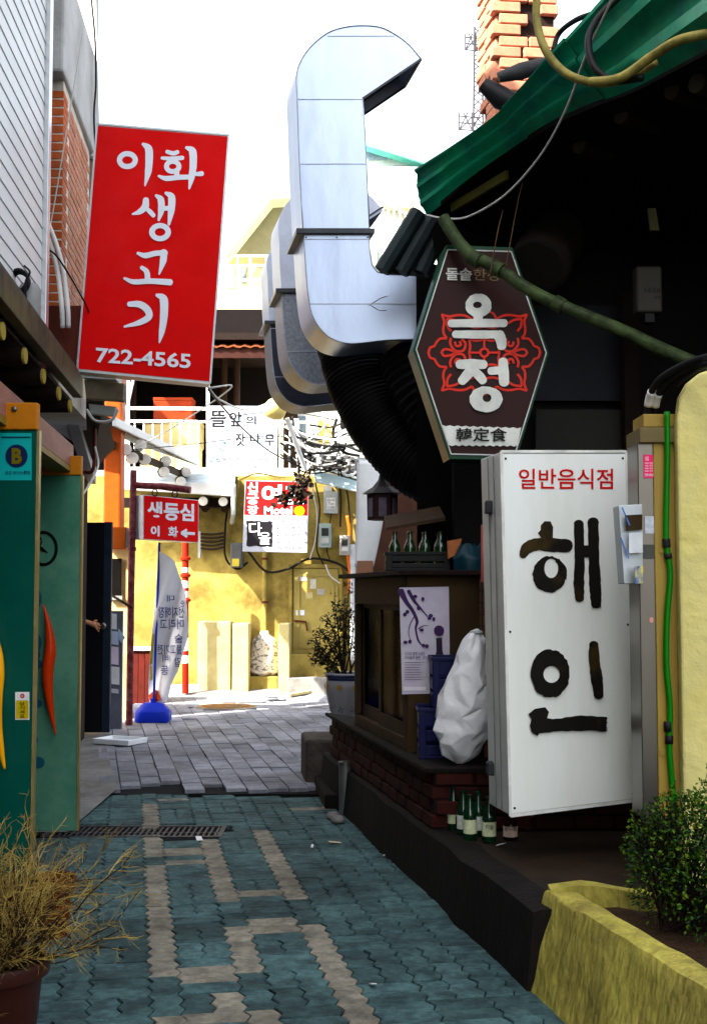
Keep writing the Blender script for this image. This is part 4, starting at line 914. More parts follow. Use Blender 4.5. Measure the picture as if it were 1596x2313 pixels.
# ---- roofs around the end of the alley
he = thing('left_eave', 'whitewashed tiled eave with round white rafter ends slanting in from the left', 'eave', (-2.5, 14.6, 3.0))
A0 = P(262, 962, 13.1); A1 = P(452, 1052, 16.95)
dA = (A1 - A0)
MB().prism([A0, A1, A1 + Vector((0, 0, .09)), A0 + Vector((0, 0, .09))], (-.04, 0, 0)).build('edge_board', m_wpaint, he, bevel=.006)
inw = Vector((-.9, -.1, .30))
MB().prism([A0 + Vector((-.045, 0, .0)), A1 + Vector((-.045, 0, .0)), A1 + inw, A0 + inw], (0, 0, .08)).build('roof_slab', m_tile, he)
MB().prism([A0 + Vector((-.12, 0, -.12)), A1 + Vector((-.12, 0, -.12)), A1 + Vector((-.12, 0, -.2)), A0 + Vector((-.12, 0, -.2))], (-.05, 0, 0)).build('purlin', m_wood, he)
rme = MB().tube([(0, 0, 0), (-.1, .5, .05)], .068, 14).mesh('rafter', Vector((0, 0, 0))); rme.materials.append(m_dwood)
rmx = Vector((.1, -.5, -.05)).normalized(); rnd_ax = Vector((0, 0, 1)).rotation_difference(rmx).to_matrix()
ren = MB().lathe([(.067, .001), (.067, .012), (.06, .018)], (0, 0, 0), 16, ax=rnd_ax).mesh('rafter_end', Vector((0, 0, 0))); ren.materials.append(M('whitewashed_end', (.78, .77, .72), .8, var=.12, c2=(.55, .5, .4), c2amt=.5, c2scale=12))
for x, y, Y in ((284, 1015, 13.7), (328, 1038, 14.6), (376, 1042, 15.5), (371, 1066, 15.4), (421, 1066, 16.4), (409, 1088, 16.3), (318, 1005, 14.2), (300, 1035, 14.0)):
    p = P(x, y, Y); piece('rafter', rme, he, p); piece('rafter_end', ren, he, p)
ee = thing('end_eave', 'pale metal gutter and eave over the ochre wall behind the small red sign', 'eave', P(400, 1120, 16.5))
a = P(262, 1118, 16.35); b = P(530, 1095, 16.35)
MB().prism([P(262, 1104, 16.35), P(531, 1121, 16.35), P(531, 1092, 16.35), P(262, 1085, 16.35)], (0, .12, 0)).build('gutter', m_wpaint, ee, bevel=.006)
MB().prism([P(262, 1090, 16.48), P(531, 1097, 16.48), P(531, 1072, 17.2), P(262, 1066, 17.2)], (0, 0, .04)).build('roof_sheet', M('pale_blue_metal', (.5, .58, .64), .5, metal=.2), ee)
MB().tube([P(527, 1098, 16.35), P(527, 1160, 16.4), P(524, 1180, 16.9)], .03, 8).build('drop_pipe', m_greybox, ee)
for x, y in ((459, 1132), (504, 1133)):
    p = P(x, y, 16.45); MB().tube([p, p + Vector((0, .6, .08))], .062, 14).build('rafter', m_wood, ee, smooth=40); MB().lathe([(.062, 0), (.06, .012), (.05, .016)], p + Vector((0, -.001, 0)), 16, ax=Matrix.Rotation(R(90), 3, 'X')).build('rafter_end', MATS['whitewashed_end'], ee)
    p = P(x + 4, y + 16, 16.7); MB().tube([p, p + Vector((0, .4, .08))], .055, 12).build('rafter', m_wood, ee, smooth=40)
MB().prism([P(262, 1124, 16.6), P(531, 1124, 16.6), P(531, 1146, 16.6), P(262, 1146, 16.6)], (0, .1, 0)).build('wall_plate', m_dwood, ee)
re_ = thing('right_eave', 'pale blue gutter with curved tile ends above the electricity meters', 'eave', P(760, 1095, 16.3))
MB().prism([P(706, 1058, 16.3), P(830, 1094, 16.3), P(830, 1116, 16.3), P(712, 1088, 16.3)], (0, .14, 0)).build('gutter', M('blue_gutter', (.50, .64, .68), .5, var=.1), re_, bevel=.006)
MB().prism([P(706, 1056, 16.45), P(830, 1092, 16.45), P(830, 1062, 17.3), P(706, 1026, 17.3)], (0, 0, .05)).build('roof_bed', m_tile, re_)
for i in range(6):
    p = P(722 + i * 19, 1052 + i * 5.6, 16.4)
    MB().tube([p + Vector((0, 0, 0)), p + Vector((0, .8, .28))], .045, 10).build('roof_tile', m_tile, re_, smooth=40)
    MB().tube([p + Vector((.09 * math.cos(a) - .06, -.01, .06 + .06 * math.sin(a))) for a in [math.pi + math.pi * k / 8 for k in range(9)]], .018, 6).build('tile_end', MATS['whitewashed_end'], re_, smooth=True)

# ---- terrace above the ochre house
tc_ = thing('roof_terrace', 'roof terrace with a deep dark opening behind white railings', 'terrace', (-1.8, 18.5, 3.1))
zf = P(400, 1066, 17.6).z
MB().box(-4.6, 1.2, 17.36, 20.6, zf - .2, zf).build('floor', m_cream, tc_)
MB().box(-5.0, P(628, 900, 20.4).x, 20.4, 20.6, zf, zf + 3.0).build('back_wall', M('maroon_shade', (.012, .003, .002), .9, var=.4, c2=(.008, .003, .003), c2amt=.7), tc_)  # sun still reaches this wall, so the opening's shade is in its colour
MB().box(-5.0, P(640, 770, 18.6).x, 18.1, 20.6, P(500, 776, 18.4).z, P(500, 776, 18.4).z + .1).build('ceiling', m_dwood, tc_)
for x in (505, 534, 300):
    a = P(x, 900, 19.6); MB().tube([(a.x, 19.6, zf), (a.x, 19.6, P(x, 770, 19.6).z)], .06, 10).build('column', M('brown_column', (.045, .022, .013), .7), tc_, smooth=40)  # columns darkened too, with the opening's shade painted into their colour
cr_ = MB(); a = P(470, 795, 18.25); b = P(614, 795, 18.25); n_ = 46; top = []; bot = []
for i in range(n_):
    x = a.x - 1.3 + (b.x - a.x + 1.3) * i / (n_ - 1); w = .015 * math.sin(i * 1.9); top.append((x, 18.6, P(500, 772, 18.25).z + .09 + w)); bot.append((x, 18.0, P(500, 784, 18.0).z + w))
cr_.loft([bot, top]); cr_.build('corrugated_roof', M('rust_sheet', (.16, .05, .022), .7, var=.4, c2=(.1, .035, .02), c2amt=.6), tc_, smooth=True)
MB().prism([P(470, 784, 18.05), P(612, 784, 18.05), P(612, 808, 18.05), P(470, 808, 18.05)], (0, .05, 0)).build('rust_fascia', M('dim_rust', (.06, .014, .008), .7, var=.4), tc_)
rl_ = thing('terrace_railing', 'white tubular railing along the roof terrace behind the tea sign', 'railing', P(470, 1062, 17.5))
Yr = 17.5
for y, r_ in ((922, .024), (951, .02), (1058, .02)): MB().tube([P(262, y, Yr), P(700, y + 3, Yr)], r_, 8).build('rail', m_wpaint, rl_, smooth=True)
bme_ = MB().tube([(0, 0, 0), (0, 0, (1058 - 951) * Yr / 2800)], .012, 6).mesh('baluster', Vector((0, 0, 0))); bme_.materials.append(m_wpaint)
x = 283
while x < 700: piece('baluster', bme_, rl_, P(x, 1058.3, Yr)); x += 20.6
for x in (290, 470): MB().tube([P(x, 1062, Yr), P(x, 860, Yr)], .024, 8).build('post', m_wpaint, rl_, smooth=True)
MB().tube([P(282, 945, Yr), P(303, 850, Yr)], .02, 8).build('brace', m_wpaint, rl_, smooth=True)
def carton(px0, py0, px1, py1, Y, d, mat, label, name='carton'):
    a = P(px0, py1, Y); b = P(px1, py0, Y); t = thing(name, label, 'box', ((a.x + b.x) / 2, Y, a.z))
    MB().box(a.x, b.x, Y, Y + d, a.z, b.z).build('body', mat, t, bevel=.012); MB().box(a.x - .004, b.x + .004, Y - .005, Y + d + .004, b.z + .001, b.z + .05).build('lid', mat, t, bevel=.006); return t
carton(346, 905, 434, 956, 18.6, .4, M('orange_plastic', (.34, .05, .006), .5, var=.15), 'orange plastic crate stacked above cartons on the terrace', 'plastic_crate')
carton(322, 958, 452, 1008, 18.5, .5, M('carton_a', (.42, .34, .18), .8, var=.15), 'wide brown carton under the orange crate on the terrace')
carton(316, 1012, 448, 1065, 18.4, .5, M('carton_b', (.58, .47, .28), .8, var=.15), 'pale carton lowest in the stack behind the railing')

MB().box(-3.9, -3.75, 17.5, 20.39, zf, P(500, 776, 18.4).z - .002).build('side_wall', MATS['maroon_shade'], tc_)  # unseen wall added to block sun from the terrace opening
# ---- buildings behind
hb = thing('balcony_house', 'cream house with white balcony railing and sloping canopy above the terrace', 'house', (-2, 24, 0))
MB().box(P(440, 700, 24.6).x - 3, P(645, 700, 24.6).x, 24.6, 27, 0, P(500, 580, 24.6).z + .6).build('wall', m_cream, hb)
MB().box(P(440, 700, 23).x - 2, P(606, 700, 23).x, 23, 23.2, P(500, 742, 23).z, P(500, 664, 23).z).build('parapet', m_cream, hb, bevel=.02)
MB().box(P(440, 700, 23).x - 2, P(606, 700, 23).x, 23.2, 24.6, P(500, 742, 23).z, P(500, 742, 23).z + .15).build('balcony_floor', m_cream, hb)
for x in (509, 534): MB().tube([P(x, 742, 23.3), P(x, 790, 23.3)], .06, 10).build('support', m_cream, hb, smooth=40)
for y in (578, 600, 632, 658): MB().tube([P(440, y, 23.05), P(606, y, 23.05)], .025, 6).build('rail', m_wpaint, hb)
for x in (497, 512, 537, 565, 602): MB().tube([P(x, 576, 23.05), P(x, 662, 23.05)], .025, 6).build('rail_post', m_wpaint, hb)
wbox(540, 582, 556, 640, 24.55, .06).build('window', M('blue_grey_pane', (.2, .26, .32), .2, bump=0), hb); wbox(582, 586, 600, 604, 24.55, .06).build('window', MATS['blue_grey_pane'], hb)
wbox(512, 590, 530, 650, 24.56, .05).build('shutter', M('yellow_shutter', (.65, .55, .25), .7), hb)
MB().prism([P(508, 577, 23.5), P(614, 447, 23.5), P(660, 447, 23.5), P(660, 577, 23.5)], (0, .9, 0)).build('canopy_soffit', M('olive_soffit', (.30, .27, .18), .85, var=.12), hb)
MB().prism([P(499, 564, 22.9), P(597, 436, 22.9), P(660, 432, 22.9), P(660, 446, 22.9), P(612, 449, 22.9), P(508, 580, 22.9)], (0, .55, 0)).build('canopy_fascia', M('pale_lime_paint', (.70, .74, .52), .8, var=.05), hb)
hc = thing('green_roof_house', 'distant white house with a thin green roof edge and grey clerestory windows', 'house', (1.5, 36, 0))
MB().prism([P(760, 376, 36), P(985, 376, 36), P(985, 800, 36), P(760, 800, 36)], (0, 4, 0)).build('wall', m_wpaint, hc)
MB().prism([P(815, 326, 36.3), P(968, 374.5, 36.3), P(815, 374.5, 36.3)], (0, .6, 0)).build('gable', M('grey_green_board', (.34, .40, .38), .7), hc)
MB().prism([P(812, 316, 35.8), P(972, 366, 35.8), P(972, 373, 35.8), P(812, 325, 35.8)], (0, 2.5, 0)).build('roof_edge', M('mint_roof', (.18, .55, .46), .5), hc)
for x0, x1 in ((829, 846), (851, 864), (866, 876), (880, 895)): wbox(x0, 336, x1, 360, 36.25, .04).build('window', MATS['blue_grey_pane'], hc)
hd = thing('stair_house', 'pale house with an outside stair rail left of the green roof', 'house', (1.0, 22, 0))
MB().prism([P(826, 470, 22), P(900, 462, 22), P(990, 486, 22), P(990, 900, 22), P(826, 900, 22)], (0, 2, 0)).build('wall', M('pale_grey_green', (.62, .66, .58), .8, var=.08), hd)
MB().prism([P(862, 453, 21.7), P(950, 466, 21.7), P(950, 474, 21.7), P(862, 461, 21.7)], (0, 2.4, 0)).build('roof_edge', m_cream, hd)
for x in range(864, 950, 13): MB().tube([P(x, 455 + (x - 864) * .5, 21.5), P(x, 490 + (x - 864) * .5, 21.5)], .018, 6).build('stair_post', m_wpaint, hd)
MB().tube([P(862, 454, 21.5), P(945, 496, 21.5)], .02, 6).build('stair_rail', m_wpaint, hd)
wbox(838, 560, 852, 615, 21.9, .08).build('window', M('sage_pane', (.25, .3, .22), .4), hd)
he2 = thing('white_house', 'sunlit white house behind the tangle of wires', 'house', (.2, 20.5, 0))
MB().box(P(640, 1000, 20.8).x, P(860, 1000, 20.8).x, 20.8, 22, 0, P(700, 880, 20.8).z).build('wall', m_wpaint, he2)
wbox(660, 940, 690, 1010, 20.72, .07).build('window', MATS['blue_grey_pane'], he2); wbox(720, 950, 742, 1000, 20.72, .07).build('shutter', M('yellow_board', (.7, .55, .2), .7), he2)
wbox(640, 905, 672, 1060, 20.6, .1).build('brown_panel', m_wood, he2)
tw = thing('lattice_mast', 'distant steel lattice mast with antenna platforms beside the brick chimney', 'mast', P(1078, 300, 60))
b0, b1 = P(1065, 320, 60), P(1091, 320, 60); tp = P(1078, -30, 60)
mst = M('mast_steel', (.08, .07, .075), .8)
tm = MB()
for fx in (1068, 1090): tm.tube([P(fx, 300, 60), P(fx + (3 if fx < 1078 else -2), 60, 60)], .045, 4)
for i in range(12):
    y = 300 - i * 20; tm.tube([P(1068, y, 60), P(1090, y - 20, 60)], .028, 4); tm.tube([P(1090, y, 60), P(1068, y - 20, 60)], .028, 4)
tm.build('mast', mst, tw)
for (x0, x1, y0, y1) in ((1036, 1085, 262, 292), (1050, 1090, 84, 112)):
    pm_ = MB()
    for y in (y0, (y0 + y1) / 2, y1): pm_.tube([P(x0, y, 60), P(x1, y + 4, 60)], .03, 4)
    for k in range(6): pm_.tube([P(x0 + (x1 - x0) * k / 5, y0 - 8, 60), P(x0 + (x1 - x0) * ((k * 3) % 6) / 5, y1 + 2, 60)], .03, 4)
    pm_.build('antenna_platform', mst, tw)

# ================================================================== RIGHT SIDE
rbld = thing('dark_shop_building', 'dark timber shop building under the green eave on the right', 'building', (1.8, 7.5, .3))
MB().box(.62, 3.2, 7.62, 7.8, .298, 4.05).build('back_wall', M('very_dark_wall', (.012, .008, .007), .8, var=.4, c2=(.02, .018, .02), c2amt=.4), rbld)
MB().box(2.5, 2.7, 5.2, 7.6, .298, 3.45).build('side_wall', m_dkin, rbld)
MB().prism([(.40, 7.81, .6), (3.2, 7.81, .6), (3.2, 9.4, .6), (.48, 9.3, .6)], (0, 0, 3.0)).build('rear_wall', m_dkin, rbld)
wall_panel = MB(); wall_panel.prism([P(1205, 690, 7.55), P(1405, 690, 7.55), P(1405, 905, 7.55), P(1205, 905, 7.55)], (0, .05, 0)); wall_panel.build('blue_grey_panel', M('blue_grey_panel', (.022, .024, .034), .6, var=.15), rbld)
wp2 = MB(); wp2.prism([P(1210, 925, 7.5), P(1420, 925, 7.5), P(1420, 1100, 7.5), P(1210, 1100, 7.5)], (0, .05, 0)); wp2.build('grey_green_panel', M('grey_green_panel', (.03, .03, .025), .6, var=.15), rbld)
for x in (1165, 1425):
    a = P(x, 1000, 7.4); MB().box(a.x - .045, a.x + .045, 7.36, 7.46, .3, 3.3).build('post', m_dwood, rbld)
# green eave
Tp = [(942, 383, 7.0), (1028, 327, 6.65), (1112, 268, 6.35), (1179, 205, 6.1), (1246, 130, 5.85), (1346, 25, 5.6), (1450, -90, 5.3), (1620, -260, 4.9)]
Bt = [(961, 482, 7.0), (1060, 402, 6.7), (1158, 333, 6.4), (1240, 280, 6.1), (1330, 238, 5.85), (1420, 204, 5.6), (1514, 155, 5.3), (1640, 88, 4.9)]
TT = bez([P(*t) for t in Tp], 5); BB = bez([P(*t) for t in Bt], 5)
ge = thing('green_eave', 'curved green painted metal eave sweeping up to the right', 'eave', P(1150, 330, 6.3))
prof = [(0, .0), (.02, .035), (.07, .04), (.13, .012), (.30, .008), (.36, .045), (.46, .05), (.52, .015), (.68, .01), (.74, .045), (.84, .05), (.90, .02), (1.0, .0)]
rows = []
for t, b in zip(TT, BB):
    w = (b - t).length; out = Vector((-.75, -.65, 0)); rows.append([t.lerp(b, u) + out * o * (w / .35) for u, o in prof])
for k0, k1 in ((0, 12), (12, 22), (22, len(rows))):
    seg = rows[k0:min(k1 + 1, len(rows))]
    sh = Vector((-.01, -.012, .0)) * (1 if k0 == 12 else 0)
    MB().loft([[p + sh for p in r_] for r_ in seg]).build('eave_panel', m_green, ge, smooth=50)
MB().loft([[t, t + Vector((.06, .08, .02))] for t in TT]).build('top_lip', m_green, ge)
capm = [P(942, 383, 7.0), P(940, 410, 6.98), P(944, 445, 6.98), P(961, 482, 7.0), P(990, 470, 7.1), P(985, 400, 7.1)]
MB().prism(capm, (.02, .05, 0)).build('end_cap', m_green, ge)
rf = thing('tiled_roof', 'dark tiled roof over the shop with its soffit and log rafters', 'roof', (1.8, 6.4, 3.5))
MB().loft([[t + Vector((.03, .05, .0)), t + Vector((1.0, .95, .28)), t + Vector((2.6, 1.8, .5))] for t in TT]).build('roof_bed', m_tile, rf)
sof = [[b + Vector((.02, .03, .0)), b + Vector((.9, .8, -.12)), b + Vector((2.8, 1.9, -.25))] for b in BB]
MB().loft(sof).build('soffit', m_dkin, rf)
for (x, y, Y) in ((1575, 190, 5.3), (1520, 205, 5.5), (1405, 262, 5.9), (1310, 330, 6.3)):
    p = P(x, y, Y); MB().tube([p, p + Vector((1.2, .9, .1))], .045, 10).build('rafter', m_dwood, rf, smooth=40)
    MB().tube([p - Vector((.012, .009, 0)), p - Vector((.001, .0008, 0))], .043, 10).build('rafter_end', M('dim_end_grain', (.045, .035, .018), .8), rf)
MB().beam(P(1020, 470, 6.95), P(1145, 395, 6.55), .02, .05).build('olive_batten', M('olive_batten', (.07, .065, .012), .7), rf)
MB().prism([P(952, 430, 7.3), P(1070, 345, 7.3), P(1180, 270, 7.3), P(1300, 220, 7.3), P(1300, 600, 7.3), P(990, 600, 7.3)], (0, .04, 0)).build('gap_sheet', m_dkin, rf)  # dark sheet added to close a sky gap below the eave
# dark tile end pieces beside the eave
dt = thing('roof_edge_tile', 'dark folded metal roof edge poking out below the tip of the green eave', 'roof edge', P(910, 610, 7.4))
for i, (x0, y0, x1, y1, w) in enumerate(((944, 478, 862, 612, 26), (975, 492, 905, 616, 30), (1000, 505, 950, 618, 30))):
    a, b = P(x0, y0, 7.3 + .03 * i), P(x1, y1, 7.3 + .03 * i)
    MB().tube([a, b], .05, 8).build('tile', M('dark_teal_tile', (.03, .045, .05), .5, var=.3), dt, smooth=40)
MB().prism([P(940, 476, 7.36), P(1010, 500, 7.36), P(960, 622, 7.36), P(858, 614, 7.36)], (0, .04, 0)).build('bed', m_tile, dt)

# chimney
cy = thing('brick_chimney', 'pale red brick chimney rising behind the green eave', 'chimney', P(1190, 260, 8.2))
dpt = Vector((-.19, 1, 0)).normalized(); xa = Vector((1, .12, 0)).normalized()
K0 = P(1128, 300, 8.0); K0.z = 0; zb, zt = 4.2, 6.2
cw, cdp = .40, .42
c4 = [K0 + xa * .02 + dpt * .02, K0 + xa * (cw - .02) + dpt * .02, K0 + xa * (cw - .02) + dpt * (cdp - .02), K0 + xa * .02 + dpt * (cdp - .02)]
holes = {(15, 1), (14, 1), (13, 1)}
MB().prism([p + Vector((0, 0, zb)) for p in c4], (0, 0, zt - zb)).build('mortar_core', M('core_shade', (.03, .014, .01), .9, var=.3), cy)  # near-black core paints the shade inside the missing-brick openings
cb1 = beveled(MB().box(-.096, .096, -.045, .045, -.034, .034), m_brickp, .006); cb2 = beveled(MB().box(-.06, .06, -.045, .045, -.034, .034), m_brickp, .006)
rc2 = random.Random(31); a1 = math.atan2(xa.y, xa.x); a2 = math.atan2(dpt.y, dpt.x)
for i in range(26):
    z = zb + .037 + i * .0765; off = i % 2
    for j in range(2):
        s = .1 + j * .2 if not off else (.05 + j * .21)
        if (i, j) in holes or (i in (22, 23, 24) and j == 1): continue
        piece('brick', cb1, cy, K0 + xa * s + dpt * .03 + Vector((0, 0, z)) + dpt * rc2.uniform(-.01, .006), rz=a1 + rc2.gauss(0, .015))
    if off: piece('brick', cb2, cy, K0 + xa * .345 + dpt * .03 + Vector((0, 0, z)), rz=a1)
    for j in range(2):
        s = .16 + j * .2 if off else .12 + j * .2
        if rc2.random() < .12: continue
        piece('brick', cb1, cy, K0 + dpt * s + xa * .03 + Vector((0, 0, z)) + xa * rc2.uniform(-.014, .004), rz=a2 + rc2.gauss(0, .02))
# black roof tiles by the chimney
rt = thing('ridge_tiles', 'black curved ridge tiles jutting out in front of the brick chimney', 'roof tiles', P(1150, 220, 7.2))
for i, (x0, y0, x1, y1, r_) in enumerate(((1090, 190, 1190, 250, .07), (1125, 175, 1250, 140, .05), (1225, 160, 1290, 95, .05))):
    a, b = P(x0, y0, 7.2 - .05 * i), P(x1, y1, 7.2 - .05 * i); MB().tube([a, a.lerp(b, .4) + Vector((0, 0, -.02 * (i == 0))), b], [r_ * .6, r_, r_ * .8], 12).build('tile', m_black if i == 0 else m_tile, rt, smooth=40)

# pipes and cables on the eave
def pipe_thing(name, pts, r, mat, label, cat): return wire(name, [P(*p) for p in pts], r, mat, label, cat)
m_ypipe = M('yellow_mossy_hose', (.27, .23, .08), .6, var=.35, scale=14, c2=(.12, .11, .03), c2amt=.6, c2scale=8)
pipe_thing('hose', [(1212, -30, 5.5), (1212, 50, 5.5), (1235, 120, 5.45), (1285, 170, 5.4), (1360, 188, 5.35), (1425, 172, 5.3), (1480, 140, 5.2)], .019, m_ypipe, 'weathered yellow hose looping below the green eave', 'hose')
pipe_thing('hose', [(1330, 186, 5.25), (1400, 176, 5.18), (1470, 128, 5.1), (1530, 92, 5.0), (1600, 76, 4.95), (1650, 70, 4.9)], .021, m_ypipe, 'yellow corrugated pipe running right along the green eave', 'hose')
pipe_thing('cable', [(1400, -10, 5.4), (1350, 40, 5.4), (1328, 90, 5.35), (1340, 150, 5.3), (1385, 182, 5.25), (1450, 175, 5.15)], .017, m_wire, 'black hose curling over the green eave joint', 'hose')
pipe_thing('cable', [(1248, 115, 5.9), (1262, 75, 5.9), (1300, 45, 5.8), (1350, 25, 5.7), (1380, -5, 5.6)], .014, m_wire, 'black hose arching in front of the chimney', 'hose')
pipe_thing('cable', [(1385, -10, 5.2), (1320, 130, 5.6), (1280, 240, 5.9), (1220, 350, 6.2), (1140, 440, 6.5), (1060, 488, 6.8), (1010, 494, 6.9), (963, 486, 6.95)], .006, m_wirew, 'thin wire sagging from the eave tip up across the green eave', 'cable')
m_moss = M('mossy_pvc', (.07, .105, .04), .6, var=.5, scale=8, c2=(.018, .022, .014), c2amt=.85, c2scale=5)  # mossy, with shadow on the pipe also put into a darker base
dpp = thing('drain_pipe', 'mossy pale green drain pipe crossing in front of the hexagonal sign', 'pipe', P(1250, 690, 6.4))
q = [P(1000, 492, 6.72), P(1030, 540, 6.68), P(1068, 583, 6.62)]; MB().tube(bez(q, 5), .035, 14).build('pipe', m_moss, dpp, smooth=40)
q = [P(1062, 578, 6.62), P(1120, 604, 6.58), P(1190, 652, 6.5), P(1270, 692, 6.42), P(1400, 745, 6.3), P(1520, 800, 6.2), P(1720, 880, 6.1)]; MB().tube(bez(q, 5), .034, 14).build('pipe', m_moss, dpp, smooth=40)
for x, y, Y in ((1072, 585, 6.61), (1122, 606, 6.57), (1262, 688, 6.43)):
    d = (P(1270, 692, 6.42) - P(1120, 604, 6.58)).normalized(); c = P(x, y, Y); MB().tube([c - d * .03, c + d * .03], .042, 14).build('coupling', m_moss, dpp, smooth=40)
for a, b in (((1135, 545), (1105, 625)), ((1180, 480), (1140, 610))): pipe_thing('wire', [(a[0], a[1] - 70, 6.6), (a[0] - 12, a[1] - 20, 6.55), (b[0], b[1], 6.52)], .003, M('rusty_wire', (.12, .07, .03), .7), 'thin rusty tie wire above the hexagonal sign, %s' % ('left of the pair' if a[0] < 1150 else 'right of the pair'), 'wire')
vc = thing('vent_drum', 'dim grey cylindrical vent drum under the roof above the drain pipe', 'vent', P(1240, 620, 7.0))
vax = Vector((0, 0, 1)).rotation_difference((P(1300, 480, 7.4) - P(1215, 610, 6.9)).normalized()).to_matrix()
MB().lathe([(.165, 0), (.175, .02), (.175, .10), (.168, .11), (.168, .36), (.16, .4)], P(1215, 600, 6.95), 28, ax=vax).build('drum', M('dim_vent', (.045, .035, .03), .5, var=.3), vc, smooth=40)
MB().lathe([(.17, -.012), (.15, -.02)], P(1215, 600, 6.95), 28, ax=vax).build('grille', M('dim_grille', (.03, .026, .024), .6), vc)
wb = thing('meter_box', 'small off white box with faint numbers on the dark wall', 'box', P(1465, 710, 6.6))
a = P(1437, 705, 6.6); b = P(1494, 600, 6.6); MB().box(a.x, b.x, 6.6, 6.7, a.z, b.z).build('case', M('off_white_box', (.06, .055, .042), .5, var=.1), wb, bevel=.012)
ink = Ink(plane_surf(Vector((0, 6.6, 0)), Vector((0, -1, 0)), .003)); ink.text('1626', rect(1455, 650, 1490, 660)); ink.text('49', rect(1475, 668, 1490, 676)); ink.build('print', m_ink, wb)
MB().box(b.x - .09, b.x - .04, 6.6 + .02, 6.68, a.z - .05, a.z - .002).build('gland', m_black, wb)
tb2 = MB(); tb2.prism([P(1462, 470, 6.4), P(1480, 470, 6.4), P(1488, 520, 6.4), P(1468, 520, 6.4)], (0, .02, 0)); tag(tb2.build('wall_tag', M('olive_tag', (.10, .10, .045), .7)), 'small olive tag high on the dark wall above the off white box', 'tag')

# ---- ducts
E1 = [(684, 518), (676, 370), (671, 222), (669, 178), (676, 144), (700, 107), (737, 76), (771, 63), (811, 58), (856, 61), (889, 76), (922, 100), (952, 135)]
E2 = [(819, 224), (824, 296), (828, 370), (834, 518)]
LW = [(686, 530), (689, 586), (695, 660), (704, 708), (723, 742), (748, 764), (782, 775), (819, 774), (870, 768), (926, 766), (980, 766)]
LI = [(980, 622), (880, 620), (852, 614), (840, 598), (835, 564), (834, 530)]
YDU = 8.0; ext = Vector((-.088, .45, 0))
def dens(pts, Y, k=3): return bez([P(x, y, Y) for x, y in pts], k)
du = thing('exhaust_duct', 'tall shiny galvanised exhaust duct nearest the camera with hooked outlet', 'duct', P(760, 780, YDU), 'galvanised kitchen exhaust ducts along the alley')
def duct_shell(name, outer, inner, mat, close_top=False, close_end=False):
    o = dens(outer, YDU); i_ = [P(x, y, YDU) for x, y in inner]; mb = MB(); n_o = len(o)
    loop = o + i_; mb.poly(loop); mb.poly([p + ext for p in loop])
    mb.loft([o, [p + ext for p in o]]); mb.loft([i_, [p + ext for p in i_]])
    return mb.build(name, mat, du, smooth=35)
duct_shell('hood', E1, E2, m_steel); duct_shell('elbow', LW, LI, m_steel)
inn = dens(E1, YDU)
m_bead = M('seam_bead', (.30, .33, .38), .45, metal=.6)
for pts_ in (dens(E1, YDU), [P(x, y, YDU) for x, y in E2], dens(LW, YDU), [P(x, y, YDU) for x, y in LI]): MB().tube([p + Vector((0, -.003, 0)) for p in pts_], .004, 6).build('seam_bead', m_bead, du, smooth=True)
pc = sum(inn, Vector()) / len(inn)
mo = [P(950, 134, YDU), P(820, 222, YDU)]; mc = (mo[0] + mo[1]) / 2
MB().poly([mo[0] + Vector((-.012, .02, -.0)) + Vector((-.03, 0, .06)), mo[1] + Vector((-.03, .02, .06)), mo[1] + ext + Vector((-.03, -.02, .06)), mo[0] + ext + Vector((-.042, -.02, .06))]).build('dark_throat', M('throat_shade', (.012, .012, .014), .9, bump=0), du)  # black sheet in the outlet paints the shade inside the duct
lip = MB(); lp = [mo[0], mo[1], mo[1] + ext, mo[0] + ext]
for i in range(4): lip.beam(lp[i], lp[(i + 1) % 4], .014, .012)
lip.build('outlet_lip', M('dark_steel', (.06, .065, .07), .4, metal=.7), du)
a, b = P(675, 524, YDU), P(841, 524, YDU)
fl_ = MB(); fl_.hexa([a + Vector((-.015, -.03, -.018)), b + Vector((.015, -.03, -.018)), b + ext + Vector((.015, .03, -.018)), a + ext + Vector((-.015, .03, -.018)), a + Vector((-.015, -.03, .018)), b + Vector((.015, -.03, .018)), b + ext + Vector((.015, .03, .018)), a + ext + Vector((-.015, .03, .018))]); fl_.build('flange', MATS['dark_steel'], du, bevel=.003)
for (x0, y0, x1, y1) in ((671.5, 224, 820, 224), (679, 370, 828, 370), (739, 81, 890, 81), (699, 686, 965, 686), (687, 540, 835, 540)):
    MB().beam(P(x0, y0, YDU - .003), P(x1, y1, YDU - .002), .004, .004, up=(0, 1, 0)).build('seam', M('seam_grey', (.38, .41, .46), .4, metal=.5), du)
for (x, y) in [(691, 536), (760, 536), (830, 536)]: MB().lathe([(.006, 0), (.004, .004)], P(x, y, YDU - .001), 8, ax=Matrix.Rotation(R(90), 3, 'X')).build('rivet', MATS['dark_steel'], du)
for (pts) in (((832, 690), (860, 672), (874, 668)), ((838, 690), (856, 700), (872, 700))): MB().tube([P(x, y, YDU - .002) for x, y in pts], .004, 5).build('crease', MATS['seam_grey'], du)
E1s = [(684, 518), (680, 455), (678, 393), (675, 349), (682, 315), (706, 278), (743, 247), (777, 234), (817, 229), (862, 232), (895, 247), (928, 271), (958, 306)]; E2s = [(825, 395), (830, 450), (834, 518)]
hs2 = duct_shell('hood', E1s, E2s, m_steel); short_hood = hs2.data; bpy.data.objects.remove(hs2)
low = Vector((0, 0, -171 * YDU / 2800))
